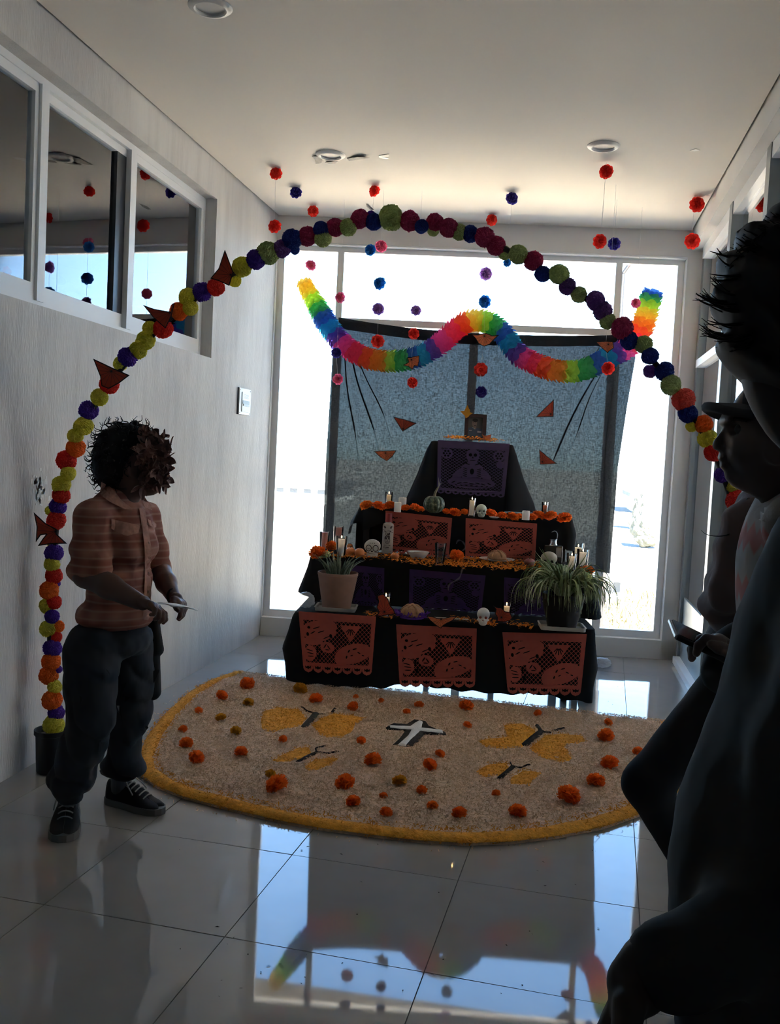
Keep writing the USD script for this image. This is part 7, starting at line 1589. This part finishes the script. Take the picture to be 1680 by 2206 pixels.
# scraped white paint beside the arch
r = np.random.default_rng(90); sc = []
for k in range(70):
    P = at_x(np.clip(r.normal(84, 9), 66, 106), r.normal(1048, 17), XL); a, b = r.uniform(0.003, 0.010), r.uniform(0.006, 0.028)
    sc.append(bx(P + [0, -a, -b / 2], P + [0.0008, a * r.uniform(0.2, 1), b / 2]))
solo('paint_scrape', cat_(sc), mat('scraped_white', (0.72, 0.72, 0.71), 0.8), 'scraped white paint flecks on the plaster wall beside the arch', 'paint flecks', kind='stuff')
# dirt specks and stray petals on the polished tiles
r = np.random.default_rng(91); V, F = [], []
for k in range(70):
    P = at_z(r.uniform(380, 1330), r.uniform(1810, 2150), 0.0) if k < 40 else at_z(r.uniform(960, 1400), r.uniform(1440, 1545), 0.0)
    a = r.uniform(0, 6.28); l, w_ = r.uniform(0.002, 0.008), r.uniform(0.001, 0.003); e = np.array([math.cos(a), math.sin(a), 0]); f = np.array([-e[1], e[0], 0]); b = len(V); P = P + [0, 0, 0.0012]
    V += [P - e * l, P - f * w_ + [0, 0, 0.002], P + e * l, P + f * w_]; F += [[b, b + 1, b + 2], [b, b + 2, b + 3]]
solo('floor_crumbs', trimesh.Trimesh(V, F, process=False), mat('dark_crumbs', (0.04, 0.032, 0.026), 0.9), 'dark sawdust crumbs strewn on the polished tiles', 'crumbs', kind='stuff')

# ------------------------------------------------------------------ beyond the window
M_far = mat('far_white_wall', (0.55, 0.53, 0.50), 0.9); M_farroof = mat('far_grey_roof', (0.085, 0.087, 0.09), 0.8); M_fargl = mat('far_window', (0.10, 0.105, 0.11), 0.5)
def far_building(px0, px1, pytop, Y, lab, wins, roof=1.2):
    A, B = at_y(px0, pytop, Y), at_y(px1, pytop, Y)
    b = thing('building', lab, 'building', 'buildings beyond the window', (A[0], Y, -3.6)); Wd = B[0] - A[0]; H_ = A[2] + 3.6
    part(b, 'wall', bx((0, 0, 0), (Wd, 12, H_ - roof * 0.5)), M_far); part(b, 'roof', bx((-0.6, -0.6, H_ - roof * 0.5), (Wd + 0.6, 12.6, H_)), M_farroof)
    for k in range(wins):
        x = Wd * (k + 0.25) / wins; part(b, 'window', bx((x, -0.05, H_ * 0.42), (x + Wd * 0.5 / wins, 0.05, H_ * 0.66)), M_fargl)
far_building(560, 708, 1033, 90, 'low pale building with a grey flat roof seen past the aloe end of the curtain', 5, 1.0)
far_building(1290, 1345, 1222, 34, 'small pale building with a window just beside the curtain\'s loose edge', 2, 0.5)
far_building(1368, 1432, 1062, 110, 'distant pale building seen low through the pane next to the partition', 4, 0.9)
def grass(pxs, n, lab, seed):
    r = np.random.default_rng(seed); V, F = [], []
    for k in range(n):
        x, y = r.uniform(*pxs[0]), r.uniform(*pxs[1]); P = at_z(x, y, -3.6); h_ = r.uniform(0.25, 0.7); a = r.uniform(0, 6.28); ln = r.normal(0, 0.16, 2); w_ = 0.012; b = len(V); e = np.array([math.cos(a), math.sin(a), 0]) * w_
        V += [P - e, P + e, P + [ln[0] * 0.5, ln[1] * 0.5, h_ * 0.6], P + [ln[0] * 1.3, ln[1] * 1.3, h_]]; F += [[b, b + 1, b + 2], [b, b + 2, b + 3]]
    return solo('dry_grass', trimesh.Trimesh(V, F, process=False), mat_once('dry_grass', (0.17, 0.14, 0.06), 0.9, translucent=0.3), lab, 'grass', kind='stuff')
grass(((1270, 1420), (1290, 1400)), 900, 'dry yellow grass below the window at the spider-plant side', 71)
M_bush = mat('far_bush', (0.115, 0.115, 0.09), 0.9, vary=0.2, vscale=2)
for (x, y, Y, s_), lab in (((1400, 1050, 80, 0.9), 'dusty round bush beyond the yard, upper of two by the partition pane'), ((1400, 1088, 62, 0.8), 'dusty round bush beyond the yard, lower of two by the partition pane')):
    P = at_y(x, y, Y); b = thing('bush', lab, 'bush', 'bushes beyond the window', (P[0], Y, -3.6)); base = trimesh.creation.icosphere(4, 1.0); v = base.vertices
    v = v * (1 + 0.5 * (meshkit.fbm(v * 3, 4, 12) - 0.5))[:, None] * [s_ * 1.4, s_, max((P[2] + 3.6) / 2, 0.6)]; v[:, 2] -= v[:, 2].min()
    part(b, 'foliage', trimesh.Trimesh(v, base.faces, process=False), M_bush, smooth=False)
Yl = 24.0; A = at_y(1341, 590, Yl); B = at_y(1376, 563, Yl)
sl = thing('street_lamp', 'thin curved street lamp arm showing at the top of the pane by the partition', 'street lamp', None, (A[0], Yl, -3.6))
part(sl, 'post', tube([[0, 0, 0], [0, 0, A[2] + 3.6]], [0.09, 0.06], 12), M_leg, smooth=True)
part(sl, 'arm', tube(spline([[0, 0, A[2] + 3.6], [0.08, 0, A[2] + 3.72], [(B - A)[0] * 0.6, 0, B[2] + 3.58], [(B - A)[0], 0, B[2] + 3.6]], 20), 0.045, 8), M_leg, smooth=True)
part(sl, 'lamp_head', rbox((0.5, 0.18, 0.08), 0.03, 1).apply_translation([(B - A)[0] + 0.2, 0, B[2] + 3.6]), M_leg)
